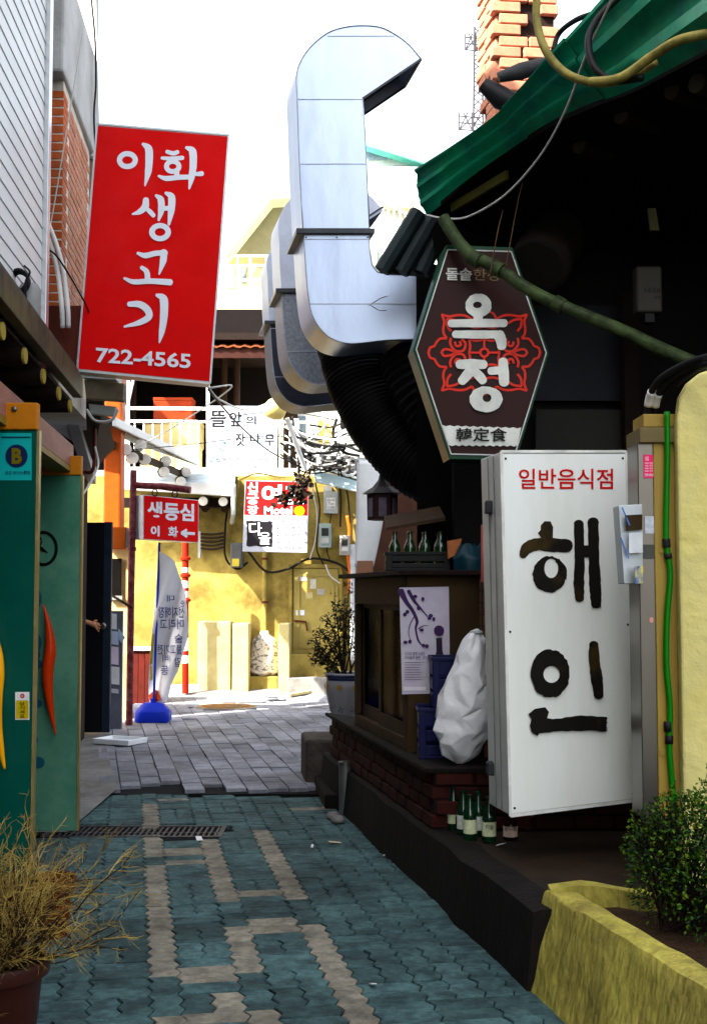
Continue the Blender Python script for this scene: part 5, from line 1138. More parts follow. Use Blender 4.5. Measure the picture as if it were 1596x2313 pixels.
for k, (off, lab) in enumerate((((-.234, 1.6, 0), 'middle galvanised exhaust duct with a dull spangled elbow'), ((-.404, 2.75, 0), 'rearmost galvanised exhaust duct partly hidden by the other two'))):
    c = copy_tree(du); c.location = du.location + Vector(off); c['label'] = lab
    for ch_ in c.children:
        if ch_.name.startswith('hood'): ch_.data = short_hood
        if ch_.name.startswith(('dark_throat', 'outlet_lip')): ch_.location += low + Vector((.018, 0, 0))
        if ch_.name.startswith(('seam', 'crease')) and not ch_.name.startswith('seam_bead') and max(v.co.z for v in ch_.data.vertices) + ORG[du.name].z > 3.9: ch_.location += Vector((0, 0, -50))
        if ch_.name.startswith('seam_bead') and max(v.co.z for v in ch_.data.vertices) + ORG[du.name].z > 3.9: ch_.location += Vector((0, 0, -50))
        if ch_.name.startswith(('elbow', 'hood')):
            ch_.data = ch_.data.copy(); ch_.data.materials[0] = (m_spang if ch_.name.startswith('elbow') else M('dull_zinc', (.40, .43, .50), .4, metal=.5, var=.12)) if k == 0 else (M('zinc_dark_reflection', (.045, .05, .07), .4, metal=.6, var=.2) if ch_.name.startswith('elbow') else M('mid_zinc', (.36, .40, .48), .4, metal=.5, var=.12))  # rear elbow's dark reflection is put into its base colour
for o_ in [o for o in col.objects if o.parent and o.location.z < -40]: bpy.data.objects.remove(o_)
# corrugated hoses
m_flex = M('black_corrugated', (.012, .011, .012), .6, var=.2, bump=0, spec=.12)
def flex(pts, r, label, name='flexible_duct', pitch=.03):
    q = bez([P(*p) for p in pts], 40); out = [q[0]]; L = 0; acc = []; path = []; rr = []
    s = 0
    for i in range(1, len(q)):
        d = (q[i] - q[i - 1]).length; n = max(1, int(d / (pitch / 4)))
        for k in range(n): path.append(q[i - 1].lerp(q[i], k / n)); s += d / n; rr.append(r * (1 + .05 * math.sin(2 * math.pi * s / pitch)))
    o = MB().tube(path, rr, 28).build(name, m_flex, smooth=True); return tag(o, label, 'flexible duct', 'black corrugated ducts under the exhaust')
flex([(785, 770, 8.9), (818, 880, 8.8), (880, 985, 8.7), (965, 1062, 8.6), (1090, 1105, 8.5), (1200, 1120, 8.4)], .225, 'fine-ringed black corrugated duct nearer the alley centre', pitch=.032)
flex([(935, 790, 8.35), (975, 890, 8.3), (1040, 985, 8.25), (1120, 1060, 8.2), (1220, 1110, 8.1)], .25, 'coarse-ringed black corrugated duct against the hexagonal sign', pitch=.055)

# ---- hexagonal sign
CH = crop(1080, 650, 400 / 1568.0); YH = 6.8
hx = [CH(465, 75), CH(1130, 95), CH(1497, 1160), CH(1165, 2235), CH(500, 2220), CH(135, 1120)]
hs_ = thing('hexagonal_sign', 'brown hexagonal sign box with white Korean letters over a red ornament', 'sign', P(1080, 1030, YH))
hp = [P(x, y, YH) for x, y in hx]; hb_ = Vector((-.02, .2, .0)); hcn = sum(hp, Vector()) / 6
hob = [hcn + (p - hcn) * 1.05 for p in hp]
MB().prism([p + Vector((0, .004, 0)) for p in hob], hb_).build('box', M('dark_green_metal', (.006, .075, .035), .35, var=.2), hs_, bevel=.004)
MB().poly([p for p in hp]).build('face', M('sign_brown', (.05, .009, .006), .5, var=.08, bump=0), hs_)
tr = MB()
for i in range(6): tr.beam(hp[i] + Vector((0, -.001, 0)), hp[(i + 1) % 6] + Vector((0, -.001, 0)), .006, .006, up=(0, 1, 0))
tr.build('trim', M('white_trim', (.6, .62, .6), .4, bump=0), hs_)
SH = [plane_surf(Vector((0, YH, 0)), Vector((0, -1, 0)), .002 + .012 * i) for i in range(3)]
ink = Ink(SH[0], CH); cx, cyy = 848, 1155
quadp = [[(400, 755), (480, 775), (560, 762), (640, 765), (720, 800)], [(402, 752), (428, 830), (418, 900), (425, 960), (455, 1005)], [(455, 1005), (385, 1010), (345, 1050), (325, 1085), (280, 1105), (262, 1160)],
         [(395, 1160), (430, 1120), (500, 1130), (560, 1160)], [(455, 800), (540, 815), (600, 850)], [(455, 800), (465, 880), (500, 930)], [(690, 1015), (700, 1090), (690, 1160)], [(700, 1015), (770, 1030), (848, 1012)], [(500, 1000), (490, 1050), (510, 1100), (560, 1140), (630, 1130), (650, 1060), (610, 1010)], [(540, 1040), (555, 1085), (600, 1075), (590, 1035)], [(720, 800), (760, 740), (848, 715)], [(700, 880), (760, 895), (848, 880)]]
for pth in quadp:
    for sx_ in (1, -1):
        for sy_ in (1, -1):
            ink.k = (ink.k % .008); ink.stroke([(cx + sx_ * (x - cx), cyy + sy_ * (y - cyy)) for x, y in pth], 25, cap=False)
ink.k = .008; ink.ring(cx, cyy, 54, 54, 30, 30); ink.stroke([(cx, 1012), (cx, 1103)], 22, cap=False); ink.stroke([(cx, 1207), (cx, 1300)], 22, cap=False); ink.stroke([(690, cyy), (796, cyy)], 22, cap=False); ink.stroke([(900, cyy), (1005, cyy)], 22, cap=False)
ink.build('ornament', M('vermilion_print', (.72, .055, .012), .4, var=.05, bump=0), hs_)
ink = Ink(SH[1], CH)
ink.ring(786, 660, 136, 124, 46, 34, 776, 654, jit=.03); ink.stroke([(783, 770), (783, 830)], 96, cap=False); ink.stroke([(495, 848), (780, 845), (1060, 846)], [80, 88, 84], jit=.03); ink.stroke([(540, 962), (760, 965), (985, 965)], [78, 88, 84], jit=.03); ink.stroke([(1000, 970), (1022, 1020), (1030, 1090)], [120, 112, 96], jit=.03)
ink.stroke([(585, 1278), (720, 1275), (845, 1280)], [96, 106, 92], jit=.03); ink.stroke([(725, 1320), (660, 1400), (612, 1455)], [110, 106, 92]); ink.stroke([(735, 1340), (800, 1405), (835, 1450)], [90, 100, 88]); ink.stroke([(1045, 1245), (1050, 1360), (1056, 1470)], [96, 112, 106]); ink.stroke([(915, 1348), (1020, 1340)], 84); ink.ring(866, 1645, 174, 136, 46, 44, 876, 1630, jit=.03)
ink.build('lettering', M('ivory_print', (.66, .67, .62), .4, bump=0), hs_); ink = Ink(SH[1], CH); ink.text('돌솥', [(445, 262), (718, 268), (718, 400), (445, 392)], .02)
ink.build('lettering', M('ivory_print', (.66, .67, .62), .4, bump=0), hs_)
ink = Ink(SH[1], CH); ink.text('한정', [(735, 275), (1000, 282), (1000, 402), (735, 396)], .0); ink.build('shaded_lettering', M('shaded_ivory', (.20, .15, .07), .5, bump=0), hs_)  # browner letters: the drain pipe's shadow painted into their colour
ink = Ink(SH[1], CH); w1 = [(405 + i * 41.5, 1920 + i * 1.3 + (7 if i % 2 else -5)) for i in range(21)]; w2 = [(1195 - i * 36, 2135 - i * .3 + (8 if i % 2 else -5)) for i in range(21)]
ink.poly(w1 + w2); ink.build('white_band', MATS['ivory_print'], hs_)
ink = Ink(SH[2], CH); ink.text('韓定食', rect(552, 1945, 1088, 2090), .018); ink.build('band_lettering', m_ink, hs_)

# ---- white sign
CW = crop(1250, 1150, 643 / 1596.0)
wq = [P(1131, 1020, 5.62), P(1412, 1020, 5.85), P(1436, 1808, 5.85), P(1152, 1843, 5.62)]
ws_ = thing('white_sign_box', 'tall white sign box with black brush letters and red caption', 'sign', P(1290, 1840, 5.7))
wn_ = (wq[1] - wq[0]).cross(wq[3] - wq[0]).normalized()
if wn_.y > 0: wn_ = -wn_
m_wsign = M('white_acrylic', (.84, .86, .82), .35, var=.04, scale=2, bump=.01, c2=(.70, .70, .62), c2amt=.6, c2scale=1.6, stretch=(1, 1, .15))
bkv = Vector((-.06, .32, 0))
MB().prism(wq, bkv).build('box', M('white_enamel_box', (.62, .63, .60), .45, var=.08, c2=(.5, .48, .4), c2amt=.4), ws_, bevel=.005)
wc = sum(wq, Vector()) / 4
MB().poly([wc + (p - wc) * .985 + wn_ * .003 for p in wq]).build('face', m_wsign, ws_)
tr = MB()
for i in range(4): tr.beam(wq[i], wq[(i + 1) % 4], .012, .012, up=(0, 1, 0))
tr.build('trim', M('white_trim2', (.7, .7, .66), .4), ws_)
for (fx, fz) in ((.03, .02), (.97, .02), (.03, .98), (.97, .98), (.03, .5), (.97, .5)):
    a_ = wq[0].lerp(wq[1], fx); b_ = wq[3].lerp(wq[2], fx); MB().lathe([(.006, 0), (.005, .003)], a_.lerp(b_, fz) + wn_ * .004, 8, ax=Matrix.Rotation(R(90), 3, 'X')).build('screw', m_iron, ws_)
for y in (1146, 1735):
    c = wq[0] + bkv * .55 + Vector((-.004, 0, 0)); c.z = P(1110, y, 5.8).z; MB().box(c.x - .02, c.x + .012, c.y - .035, c.y + .035, c.z - .03, c.z + .03).build('hinge', m_iron, ws_, bevel=.006)
ln = MB()
for f_ in (.35, .62):
    a, b = wq[0] + bkv * f_ + Vector((-.003, 0, -.01)), wq[3] + bkv * f_ + Vector((-.003, 0, .01)); ln.beam(a, b, .004, .006, up=(0, 1, 0))
ln.build('side_seam', M('seam_dark', (.2, .2, .19), .6), ws_)
SWs = plane_surf(wq[0], wn_, .006); ink = Ink(SWs, CW)
ink.text('일반음식점', rect(345, 262, 970, 398), .012); ink.build('red_caption', M('caption_red', (.62, .02, .025), .4, bump=0), ws_)
ink = Ink(SWs, CW); J = .07
ink.poly([(490, 640), (515, 612), (555, 612), (572, 650), (570, 735), (500, 732), (470, 690), (490, 670)])
ink.stroke([(372, 838), (400, 790), (470, 765), (560, 770), (670, 775)], [50, 80, 82, 92, 84], jit=J)
ink.ring(548, 965, 112, 122, 46, 64, 560, 925, jit=.035, n=40); ink.stroke([(600, 870), (645, 930), (650, 1000)], [30, 34, 20], cap=False, jit=J)
ink.stroke([(742, 628), (746, 760), (748, 900), (744, 1020), (748, 1125)], [66, 66, 64, 72, 60], jit=J); ink.stroke([(838, 615), (842, 760), (846, 920), (852, 1050), (858, 1165)], [74, 70, 72, 82, 66], jit=J); ink.stroke([(770, 812), (830, 812)], 80, cap=False)
for x in (722, 738, 756, 770): ink.stroke([(x, 1110), (x + 3, 1140)], [12, 3], cap=False)
for x in (832, 850, 868, 884): ink.stroke([(x, 1150), (x + 5, 1190)], [13, 3], cap=False)
ink.ring(553, 1625, 130, 160, 54, 56, 562, 1630, jit=.035, n=44)
ink.stroke([(842, 1432), (846, 1540), (862, 1660), (876, 1770)], [62, 72, 78, 64], jit=J)
ink.poly([(408, 1895), (450, 1860), (520, 1848), (545, 1880), (535, 1915), (500, 1985), (470, 2040), (430, 2015), (418, 1970), (428, 1930)]); ink.stroke([(470, 1972), (600, 1968), (760, 1955), (928, 1962)], [100, 84, 102, 96], cap=False, jit=J)
for y in (1920, 1950, 1985, 2000): ink.stroke([(915, y), (935, y + 3)], [14, 4], cap=False)
ink.build('brush_lettering', M('faded_brush_black', (.016, .013, .010), .6, var=.3, c2=(.07, .045, .012), c2amt=.9, c2scale=1.6, bump=0, c2lo=.47, c2hi=.56), ws_)

# ---- leaflet box, beige cabinet, green hose
lb = thing('leaflet_box', 'small worn white box with a dark slot beside the white sign', 'box', P(1425, 1320, 5.5))
CWp = lambda x, y, Y: P(*CW(x, y), Y)
MB().prism([CWp(1008, 505, 5.1), CWp(1165, 498, 5.2), CWp(1170, 1028, 5.2), CWp(1045, 1028, 5.1)], (.0, .12, 0)).build('case', M('worn_white_box', (.46, .49, .5), .5, var=.08), lb, bevel=.004)
MB().prism([CWp(1050, 572, 5.095), CWp(1163, 566, 5.18), CWp(1163, 668, 5.18), CWp(1056, 676, 5.095)], (0, -.004, 0)).build('slot', M('amber_dark', (.05, .03, .012), .4), lb)
MB().prism([CWp(1075, 690, 5.09), CWp(1165, 685, 5.17), CWp(1167, 820, 5.17), CWp(1075, 825, 5.09)], (0, -.003, 0)).build('notice', M('white_notice', (.55, .57, .58), .5), lb)
MB().prism([CWp(1112, 912, 5.09), CWp(1168, 908, 5.15), CWp(1168, 1025, 5.15), CWp(1114, 1026, 5.09)], (0, -.004, 0)).build('blue_notice', M('blue_notice', (.08, .16, .4), .5, c2=(.7, .6, .2), c2amt=1, c2scale=9), lb)
for a, b in (((1030, 520), (1080, 640)), ((1020, 720), (1075, 860))): MB().beam(CWp(*a, 5.093), CWp(*b, 5.10), .006, .003, up=(0, 1, 0)).build('blue_line', M('blue_line', (.1, .2, .5), .5), lb)
cab = thing('beige_cabinet', 'tall narrow beige metal cabinet with stainless strip by the yellow wall', 'cabinet', P(1490, 1810, 5.35))
YC = 5.2
def yb(px0, py0, px1, py1, Y, d): a = P(px0, py1, Y); b = P(px1, py0, Y); return MB().box(a.x, b.x, Y, Y + d, a.z, b.z)
yb(1451, 1000, 1487, 1850, YC, .2).build('stainless_panel', m_stainl, cab, bevel=.004); yb(1487.5, 1000, 1503, 1850, YC - .01, .2).build('left_panel', m_beige, cab, bevel=.004); yb(1504.5, 1000, 1532, 1850, YC - .004, .2).build('right_panel', m_beige, cab, bevel=.004)
yb(1444, 965, 1534, 999.5, YC - .03, .26).build('cap', M('olive_cap', (.17, .13, .06), .6, var=.2), cab, bevel=.004); yb(1452, 935, 1524, 964.5, YC, .2).build('upper_block', m_beige, cab, bevel=.004)
a = yb(1453, 1027, 1478, 1080, YC - .003, .002).build('sticker', M('pink_sticker', (.75, .05, .16), .5, bump=0), cab)
ink = Ink(plane_surf(Vector((0, YC - .003, 0)), Vector((0, -1, 0)), .003)); ink.text('칼갈', rect(1456, 1031, 1464, 1040)); 
for i in range(4): ink.text('배달 전문', rect(1455, 1044 + i * 6, 1474, 1048 + i * 6))
ink.text('739-9018', rect(1455, 1070, 1476, 1076)); ink.build('print', m_lett, a)
a = yb(1456, 1166, 1478, 1205, YC - .003, .002).build('sticker', M('grey_label', (.45, .47, .52), .5, var=.3, scale=60, bump=0), cab); yb(1466, 1395, 1474, 1406, YC - .003, .002).build('sticker', M('coral_label', (.6, .3, .25), .5), cab)
yb(1452, 1190 + 40, 1486, 1262, YC - .004, .003).build('dark_band', M('dark_band', (.08, .08, .07), .5), cab)
for x, y in ((1494, 1243), (1494, 1700)): yb(x - 6, y - 6, x + 9, y + 6, YC - .016, .005).build('clip', m_beige, cab)
gh = thing('garden_hose', 'bright green hose with black tape running down the beige cabinet', 'hose', P(1512, 1800, YC - .04))
hp_ = bez([P(1505, 930, YC - .03), P(1506, 1020, YC - .03), P(1504, 1120, YC - .03), P(1503, 1210, YC - .03), P(1506, 1245, YC - .03), P(1512, 1300, YC - .03), P(1505, 1400, YC - .03), P(1504, 1500, YC - .03), P(1512, 1600, YC - .03), P(1510, 1680, YC - .03), P(1515, 1750, YC - .03), P(1522, 1830, YC - .03)], 8)
MB().tube(hp_, .0125, 10).build('hose', M('green_pvc', (.01, .20, .02), .35, var=.1, bump=0), gh, smooth=True)
for y0, y1 in ((1216, 1238), (1246, 1268), (1632, 1650), (1660, 1680)):
    seg = [p for p in hp_ if P(1500, y1, YC - .03).z <= p.z <= P(1500, y0, YC - .03).z]
    if len(seg) < 2: c = P(1507, (y0 + y1) / 2, YC - .03); seg = [c + Vector((0, 0, .02)), c - Vector((0, 0, .02))]
    MB().tube(seg, .0165, 10).build('tape', m_black, gh, smooth=True)
for i, (dx, dy) in enumerate(((0, 0), (16, 6), (30, 14))):
    pts = [P(1462 + dx, 945, 5.3), P(1466 + dx, 900 + dy * .5, 5.25), P(1486 + dx, 860 + dy, 5.15), P(1540 + dx * .7, 826 + dy, 5.05), P(1600, 806 + dy, 4.95), P(1660, 800 + dy, 4.9)]
    wire('power_cable', pts, .016, m_wire, ('outermost', 'middle', 'innermost')[i] + ' of three thick black cables arching over the yellow wall', 'cable', 'black cables over the yellow wall')
    if i < 2: q = bez(pts, 8); tag(MB().tube(q[5:12], .0185, 10).build('cable_sleeve', m_wpaint, smooth=True), 'white plastic sleeve on the %s black cable above the beige cabinet' % ('outermost', 'middle')[i], 'cable sleeve')
# ---- yellow wall
yw = MB(); Yy = 5.12; x0 = P(1534, 1300, Yy).x; zt = P(1560, 842, Yy).z; zb_ = .25
pts = [(x0, zb_), (2.9, zb_), (2.9, zt + .1), (x0 + .16, zt + .02), (x0 + .10, zt - .0), (x0 + .05, zt - .04), (x0 + .015, zt - .1), (x0, zt - .2)]
yw.prism([(a, Yy, b) for a, b in pts], (0, .06, 0)); tag(yw.build('yellow_wall', m_lemon, bevel=.01), 'rough yellow stucco wall at the right edge', 'wall')

# ---- planter
pt_ = thing('stucco_planter', 'rough yellow stucco planter wall in the lower right corner', 'planter', (1.0, 4.3, 0))
n_ = 26; r9 = random.Random(14); O1 = []; O2_ = []; I1 = []; I2 = []
for i in range(n_):
    y = 4.90 - 2.4 * i / (n_ - 1); xb = .655 - .195 * (y - 4.85); xt = .75 - .234 * (y - 4.85)
    j = lambda s=.006: r9.uniform(-s, s)
    O1.append([Vector((xb + (xt - xb) * k / 6 + j(.005) + .004 * math.sin(k * 1.3 + i), y + j(.004), -.02 + .36 * k / 6)) for k in range(7)] + [Vector((xt + .006 + j(.003), y, .350 + j(.003))), Vector((xt + .06, y, .354 + j(.004))), Vector((xt + .11 + j(.004), y, .350 + j(.003))), Vector((xt + .13, y, .25)), Vector((xt + .13, y, 0))])
wmb = MB(); wmb.loft(O1); wmb.f.append(tuple(range(12))); wmb.build('wall', m_yel, pt_, smooth=40)
rtn = MB(); rows = []
for i in range(9):
    x = .76 + .5 * i / 8; rows.append([Vector((x, 4.93 + r9.uniform(-.006, .006), .2)), Vector((x, 4.94, .355 + r9.uniform(-.008, .008) + .02 * math.sin(i * .7))), Vector((x, 4.87 + r9.uniform(-.008, .008), .355 + .02 * math.sin(i * .7))), Vector((x, 4.86, .2))])
rtn.loft(rows); rtn.f.append((0, 1, 2, 3)); rtn.build('end_wall', m_yel, pt_, smooth=40)
so = MB(); rows = []
for i in range(22):
    y = 4.87 - 2.3 * i / 21; xt = .75 - .234 * (y - 4.85) + .10; rows.append([Vector((xt + 1.3 * k / 15, y, .285 + r9.uniform(-.012, .016) + .02 * math.sin(k + i * .7))) for k in range(16)])
so.loft(rows); so.build('soil', M('soil', (.06, .032, .016), .95, var=.5, scale=30, bump=1, bscale=60, bdist=.02), pt_, smooth=60)

# ================================================================== CABINET AND ITS THINGS
def cpt(y, z, o=.075): return Vector((right_x(y) + o, y, z))
Z0, Z1 = .613, 1.60
cb = thing('wooden_cabinet', 'weathered wooden cabinet with sliding glass doors on the brick ledge', 'cabinet', (.4, 7.6, Z0))
yn, yf_ = 7.04, 8.5
def panel(ya, yb_, za, zb2, o, th, mat, name, par=None, bevel=0):
    a, b = cpt(ya, 0, o), cpt(yb_, 0, o); v = Vector((th, .0, 0)); q = [Vector((a.x, a.y, za)), Vector((b.x, b.y, za)), Vector((b.x, b.y, zb2)), Vector((a.x, a.y, zb2))]
    return MB().prism(q, v).build(name, mat, par or cb, bevel=bevel)
panel(yn, yf_, Z0, Z0 + .07, .07, .09, m_wood, 'sill', bevel=.004); panel(yn, yf_, Z1 - .17, Z1, .068, .09, m_wood, 'head_rail', bevel=.004)
for y in (yn + .0, 8.44): panel(y, y + .06, Z0 + .071, Z1 - .171, .068, .09, m_wood, 'corner_post', bevel=.004)
m_dglass = glass_mat('cabinet_glass', (.85, .87, .87), .05, -.02)
rg = random.Random(17)
for (ya, yb_, o) in ((7.11, 7.80, .082), (7.74, 8.43, .105)):
    d_o = panel(ya, ya + .05, Z0 + .072, Z1 - .172, o, .022, m_wood, 'door_stile'); panel(yb_ - .05, yb_, Z0 + .072, Z1 - .172, o, .022, m_wood, 'door_stile')
    panel(ya + .051, yb_ - .051, Z0 + .072, Z0 + .15, o, .022, m_wood, 'door_rail'); panel(ya + .051, yb_ - .051, Z1 - .20, Z1 - .172, o, .022, m_wood, 'door_rail')
    panel(ya + .051, yb_ - .051, Z0 + .151, Z1 - .201, o + .008, .004, m_dglass, 'pane')
cols_ = [(.62, .5, .52), (.42, .12, .12), (.68, .64, .6), (.5, .42, .46), (.6, .45, .36), (.1, .35, .3), (.65, .63, .62), (.04, .08, .42), (.5, .28, .1)]
y = 7.16; k = 0
while y < 8.38:
    w = rg.uniform(.05, .16); za = Z0 + rg.choice((.18, .24, .4, .5)); zb2 = min(Z1 - .21, za + rg.uniform(.25, .6))
    panel(y, y + w, za, zb2, .15 + rg.uniform(0, .02), .004, M('poster%d' % (k % 9), [x_ * .9 for x_ in cols_[k % 9]], .6, var=.35, scale=5, stretch=(1, 1, .3), bump=0), 'poster'); 
    panel(y, y + w * .8, Z0 + .16, Z0 + .16 + rg.uniform(.05, .16), .135, .004, M('poster%d' % ((k + 3) % 9), [x_ * 1.1 for x_ in cols_[(k + 3) % 9]], .6), 'poster')
    y += w + rg.uniform(0, .02); k += 1
panel(yn + .07, 8.43, Z0, Z1, .36, .02, m_dkin, 'back_board')
panel(8.40, 8.43, Z0, Z1, .1, .28, m_dkin, 'far_end')  # unseen end panel added to keep light out of the cabinet
rx0 = cpt(yn, 0).x
MB().box(rx0 + .006, 1.35, yn - .03, yn - .001, Z0, Z1).build('end_wall', M('ochre_board', (.085, .052, .02), .8, var=.3, c2=(.03, .018, .01), c2amt=.6, c2scale=3), cb)
tp_ = MB(); tp_.hexa([cpt(6.95, Z1 + .001, .02), Vector((1.4, 6.95, Z1 + .001)), Vector((1.4, 8.6, Z1 + .001)), cpt(8.62, Z1 + .001, -.02), cpt(6.95, Z1 + .03, .02), Vector((1.4, 6.95, Z1 + .03)), Vector((1.4, 8.6, Z1 + .03)), cpt(8.62, Z1 + .03, -.02)]); tp_.build('top_board', m_dwood, cb, bevel=.004)
# poster
CP = crop(800, 1200, 550 / 1590.0); YP = yn - .035
po = thing('drink_poster', 'pale lilac poster of plum blossom and a dark bottle', 'poster', P(960, 1565, YP))
pq = [P(*CP(778, 1082), YP), P(*CP(1160, 1075), YP), P(*CP(1172, 1900), YP), P(*CP(800, 1908), YP)]
MB().prism(pq, (0, .004, 0)).build('sheet', M('lilac_paper', (.52, .47, .56), .6, var=.08, c2=(.62, .62, .62), c2amt=.6, c2scale=1.5, bump=0), po)
SPo = plane_surf(Vector((0, YP, 0)), Vector((0, -1, 0)), .003); ink = Ink(SPo, CP)
ink.stroke([(790, 1110), (830, 1190), (880, 1260), (915, 1340), (905, 1400), (925, 1490), (965, 1540)], [50, 34, 26, 24, 16, 14, 6]); ink.stroke([(850, 1110), (890, 1180), (940, 1240), (1000, 1310)], [30, 24, 14, 5]); ink.stroke([(890, 1310), (860, 1370), (850, 1440), (870, 1500)], [8, 7, 6, 4]); ink.stroke([(925, 1400), (960, 1380), (1000, 1375)], [8, 7, 4])
rb2 = random.Random(6)
for x, y in ((930, 1240), (1010, 1320), (1045, 1325), (840, 1270), (820, 1290), (860, 1500), (825, 1505), (990, 1535), (965, 1530), (950, 1410), (1020, 1300), (900, 1150), (960, 1170)): ink.ring(x, y, rb2.uniform(12, 20), rb2.uniform(10, 18), .1, .1, n=10)
ink.ring(1085, 1415, 40, 40, .1, .1, n=24); ink.build('branch_print', M('violet_ink', (.075, .03, .13), .6, bump=0), po)
ink = Ink(SPo, CP); ink.k = .001; ink.poly([(1062, 1472), (1108, 1470), (1112, 1570), (1128, 1640), (1148, 1700), (1150, 1770), (1030, 1770), (1032, 1700), (1052, 1640), (1065, 1570)]); ink.build('bottle_print', M('bottle_ink', (.035, .012, .05), .3, bump=0), po)
ink = Ink(SPo, CP); ink.text('오디와 함께 오셨군', rect(820, 1580, 975, 1608), .01); ink.text('우리술의 향연 · 오디빛깔', rect(820, 1612, 1035, 1638), .01)
for i in range(8): ink.poly([(820, 1660 + i * 19), (820 + rb2.uniform(110, 190), 1660 + i * 19), (930, 1664 + i * 19), (820, 1664 + i * 19)])
ink.build('lettering', M('violet_grey_ink', (.10, .08, .13), .6, bump=0), po)
ink = Ink(SPo, CP); ink.poly(rect(810, 1850, 985, 1880)); ink.build('white_strip', M('white_strip', (.7, .66, .7), .6, bump=0), po)
# crates
def crate(x, y, z, w, d, h, mat, label, rz=0, name='plastic_crate', slots=3):
    t = thing(name, label, 'crate', (x, y, z)); th = .012
    mt = Matrix.Translation((x, y, z)) @ Matrix.Rotation(rz, 4, 'Z')
    def bb_(a, n_):
        m_ = MB().box(*a); m_.v = [mt @ v for v in m_.v]; m_.build(n_, mat, t, bevel=.003)
    bb_((-w / 2, w / 2, -d / 2, d / 2, 0, .015), 'floor')
    for k in range(slots):
        z0 = .016 + (h - .016) * k / slots; z1 = .016 + (h - .016) * (k + .72) / slots if k < slots - 1 else h
        bb_((-w / 2, w / 2, -d / 2, -d / 2 + th, z0, z1), 'side_slat'); bb_((-w / 2, w / 2, d / 2 - th, d / 2, z0, z1), 'side_slat'); bb_((-w / 2, -w / 2 + th, -d / 2 + th + .001, d / 2 - th - .001, z0, z1), 'side_slat'); bb_((w / 2 - th, w / 2, -d / 2 + th + .001, d / 2 - th - .001, z0, z1), 'side_slat')
    for sx_ in (-1, 1):
        for sy_ in (-1, 1): bb_((sx_ * (w / 2 - .02) - .018, sx_ * (w / 2 - .02) + .018, sy_ * (d / 2 - .003) - .008, sy_ * (d / 2 - .003) + .008, 0.001, h - .002), 'corner')
    bb_((-w / 2 - .008, w / 2 + .008, -d / 2 - .008, -d / 2 + .004, h + .001, h + .02), 'rim'); bb_((-w / 2 - .008, w / 2 + .008, d / 2 - .004, d / 2 + .008, h + .001, h + .02), 'rim'); bb_((-w / 2 - .008, -w / 2 + .004, -d / 2 + .005, d / 2 - .005, h + .001, h + .02), 'rim'); bb_((w / 2 - .004, w / 2 + .008, -d / 2 + .005, d / 2 - .005, h + .001, h + .02), 'rim')
    return t
m_bcr = M('blue_crate', (.004, .012, .10), .4, var=.15, bump=.05)
crate(.47, 6.86, .613, .24, .28, .25, m_bcr, 'lower blue plastic bottle crate standing on the brick ledge')
crate(.545, 6.86, .886, .24, .28, .25, m_bcr, 'upper blue plastic crate stacked behind the white sack')
# white sack
rw_ = random.Random(77); rows = []; nS, mS = 15, 13
pfS = [(0, .02), (.05, .09), (.14, .135), (.26, .15), (.38, .135), (.47, .105), (.55, .085), (.62, .07), (.67, .05), (.70, .015)]
def pfi(z):
    for (z0, r0), (z1, r1) in zip(pfS, pfS[1:]):
        if z <= z1: return r0 + (r1 - r0) * (z - z0) / (z1 - z0)
    return pfS[-1][1]
for i in range(mS):
    z = .70 * i / (mS - 1); row = []
    for k_ in range(nS):
        a = 2 * math.pi * (k_ + .5 * (i % 2)) / nS + rw_.uniform(-.09, .09); r_ = pfi(z) * (1 + rw_.uniform(-.15, .15) + .09 * math.sin(2 * a + z * 9)); lean = .085 * (z / .70) ** 1.5
        row.append(Vector((.555 + lean + r_ * math.cos(a), 6.52 + .85 * r_ * math.sin(a), .615 + z + rw_.uniform(-.012, .012) * (1 if 0 < i < mS - 1 else 0))))
    rows.append(row)
ms_ = MB()
for r_ in rows: ms_.v += r_
for i in range(mS - 1):
    for k_ in range(nS):
        a, b, c_, d = i * nS + k_, i * nS + (k_ + 1) % nS, (i + 1) * nS + (k_ + 1) % nS, (i + 1) * nS + k_
        ms_.f += [(a, b, c_), (a, c_, d)] if rw_.random() < .5 else [(a, b, d), (b, c_, d)]
ms_.f += [tuple(reversed(range(nS))), tuple(range((mS - 1) * nS, mS * nS))]
swt = thing('white_sack', 'crumpled white plastic sack standing on the brick ledge', 'sack', (.555, 6.52, .615))
sw_ = ms_.build('bag', M('white_polywoven', (.80, .80, .81), .35, var=.06, scale=3, bump=.25, bscale=11, bdist=.04, spec=.4), swt, smooth=True)
ca = sw_.data.attributes.new('crease_edge', 'FLOAT', 'EDGE')
for e_i in range(len(sw_.data.edges)): ca.data[e_i].value = rw_.choice((0, 0, .3, .8, 1.0))
sbm = sw_.modifiers.new('sub', 'SUBSURF'); sbm.levels = 3; sbm.render_levels = 3
MB().lathe([(.03, 0), (.036, .01), (.03, .02)], (.642, 6.52, 1.285), 14).build('tie', m_greybox, swt)
gp = sack('green_bag', [(.05, 0), (.085, .04), (.08, .12), (.03, .16)], P(1090, 1520, 6.95), 1, 1, 8, M('green_plastic', (.02, .16, .08), .3, var=.3, c2=(.3, .4, .38), c2amt=.7, c2scale=10), 'small green plastic bag behind the white sack', amp=.07, cat='bag')
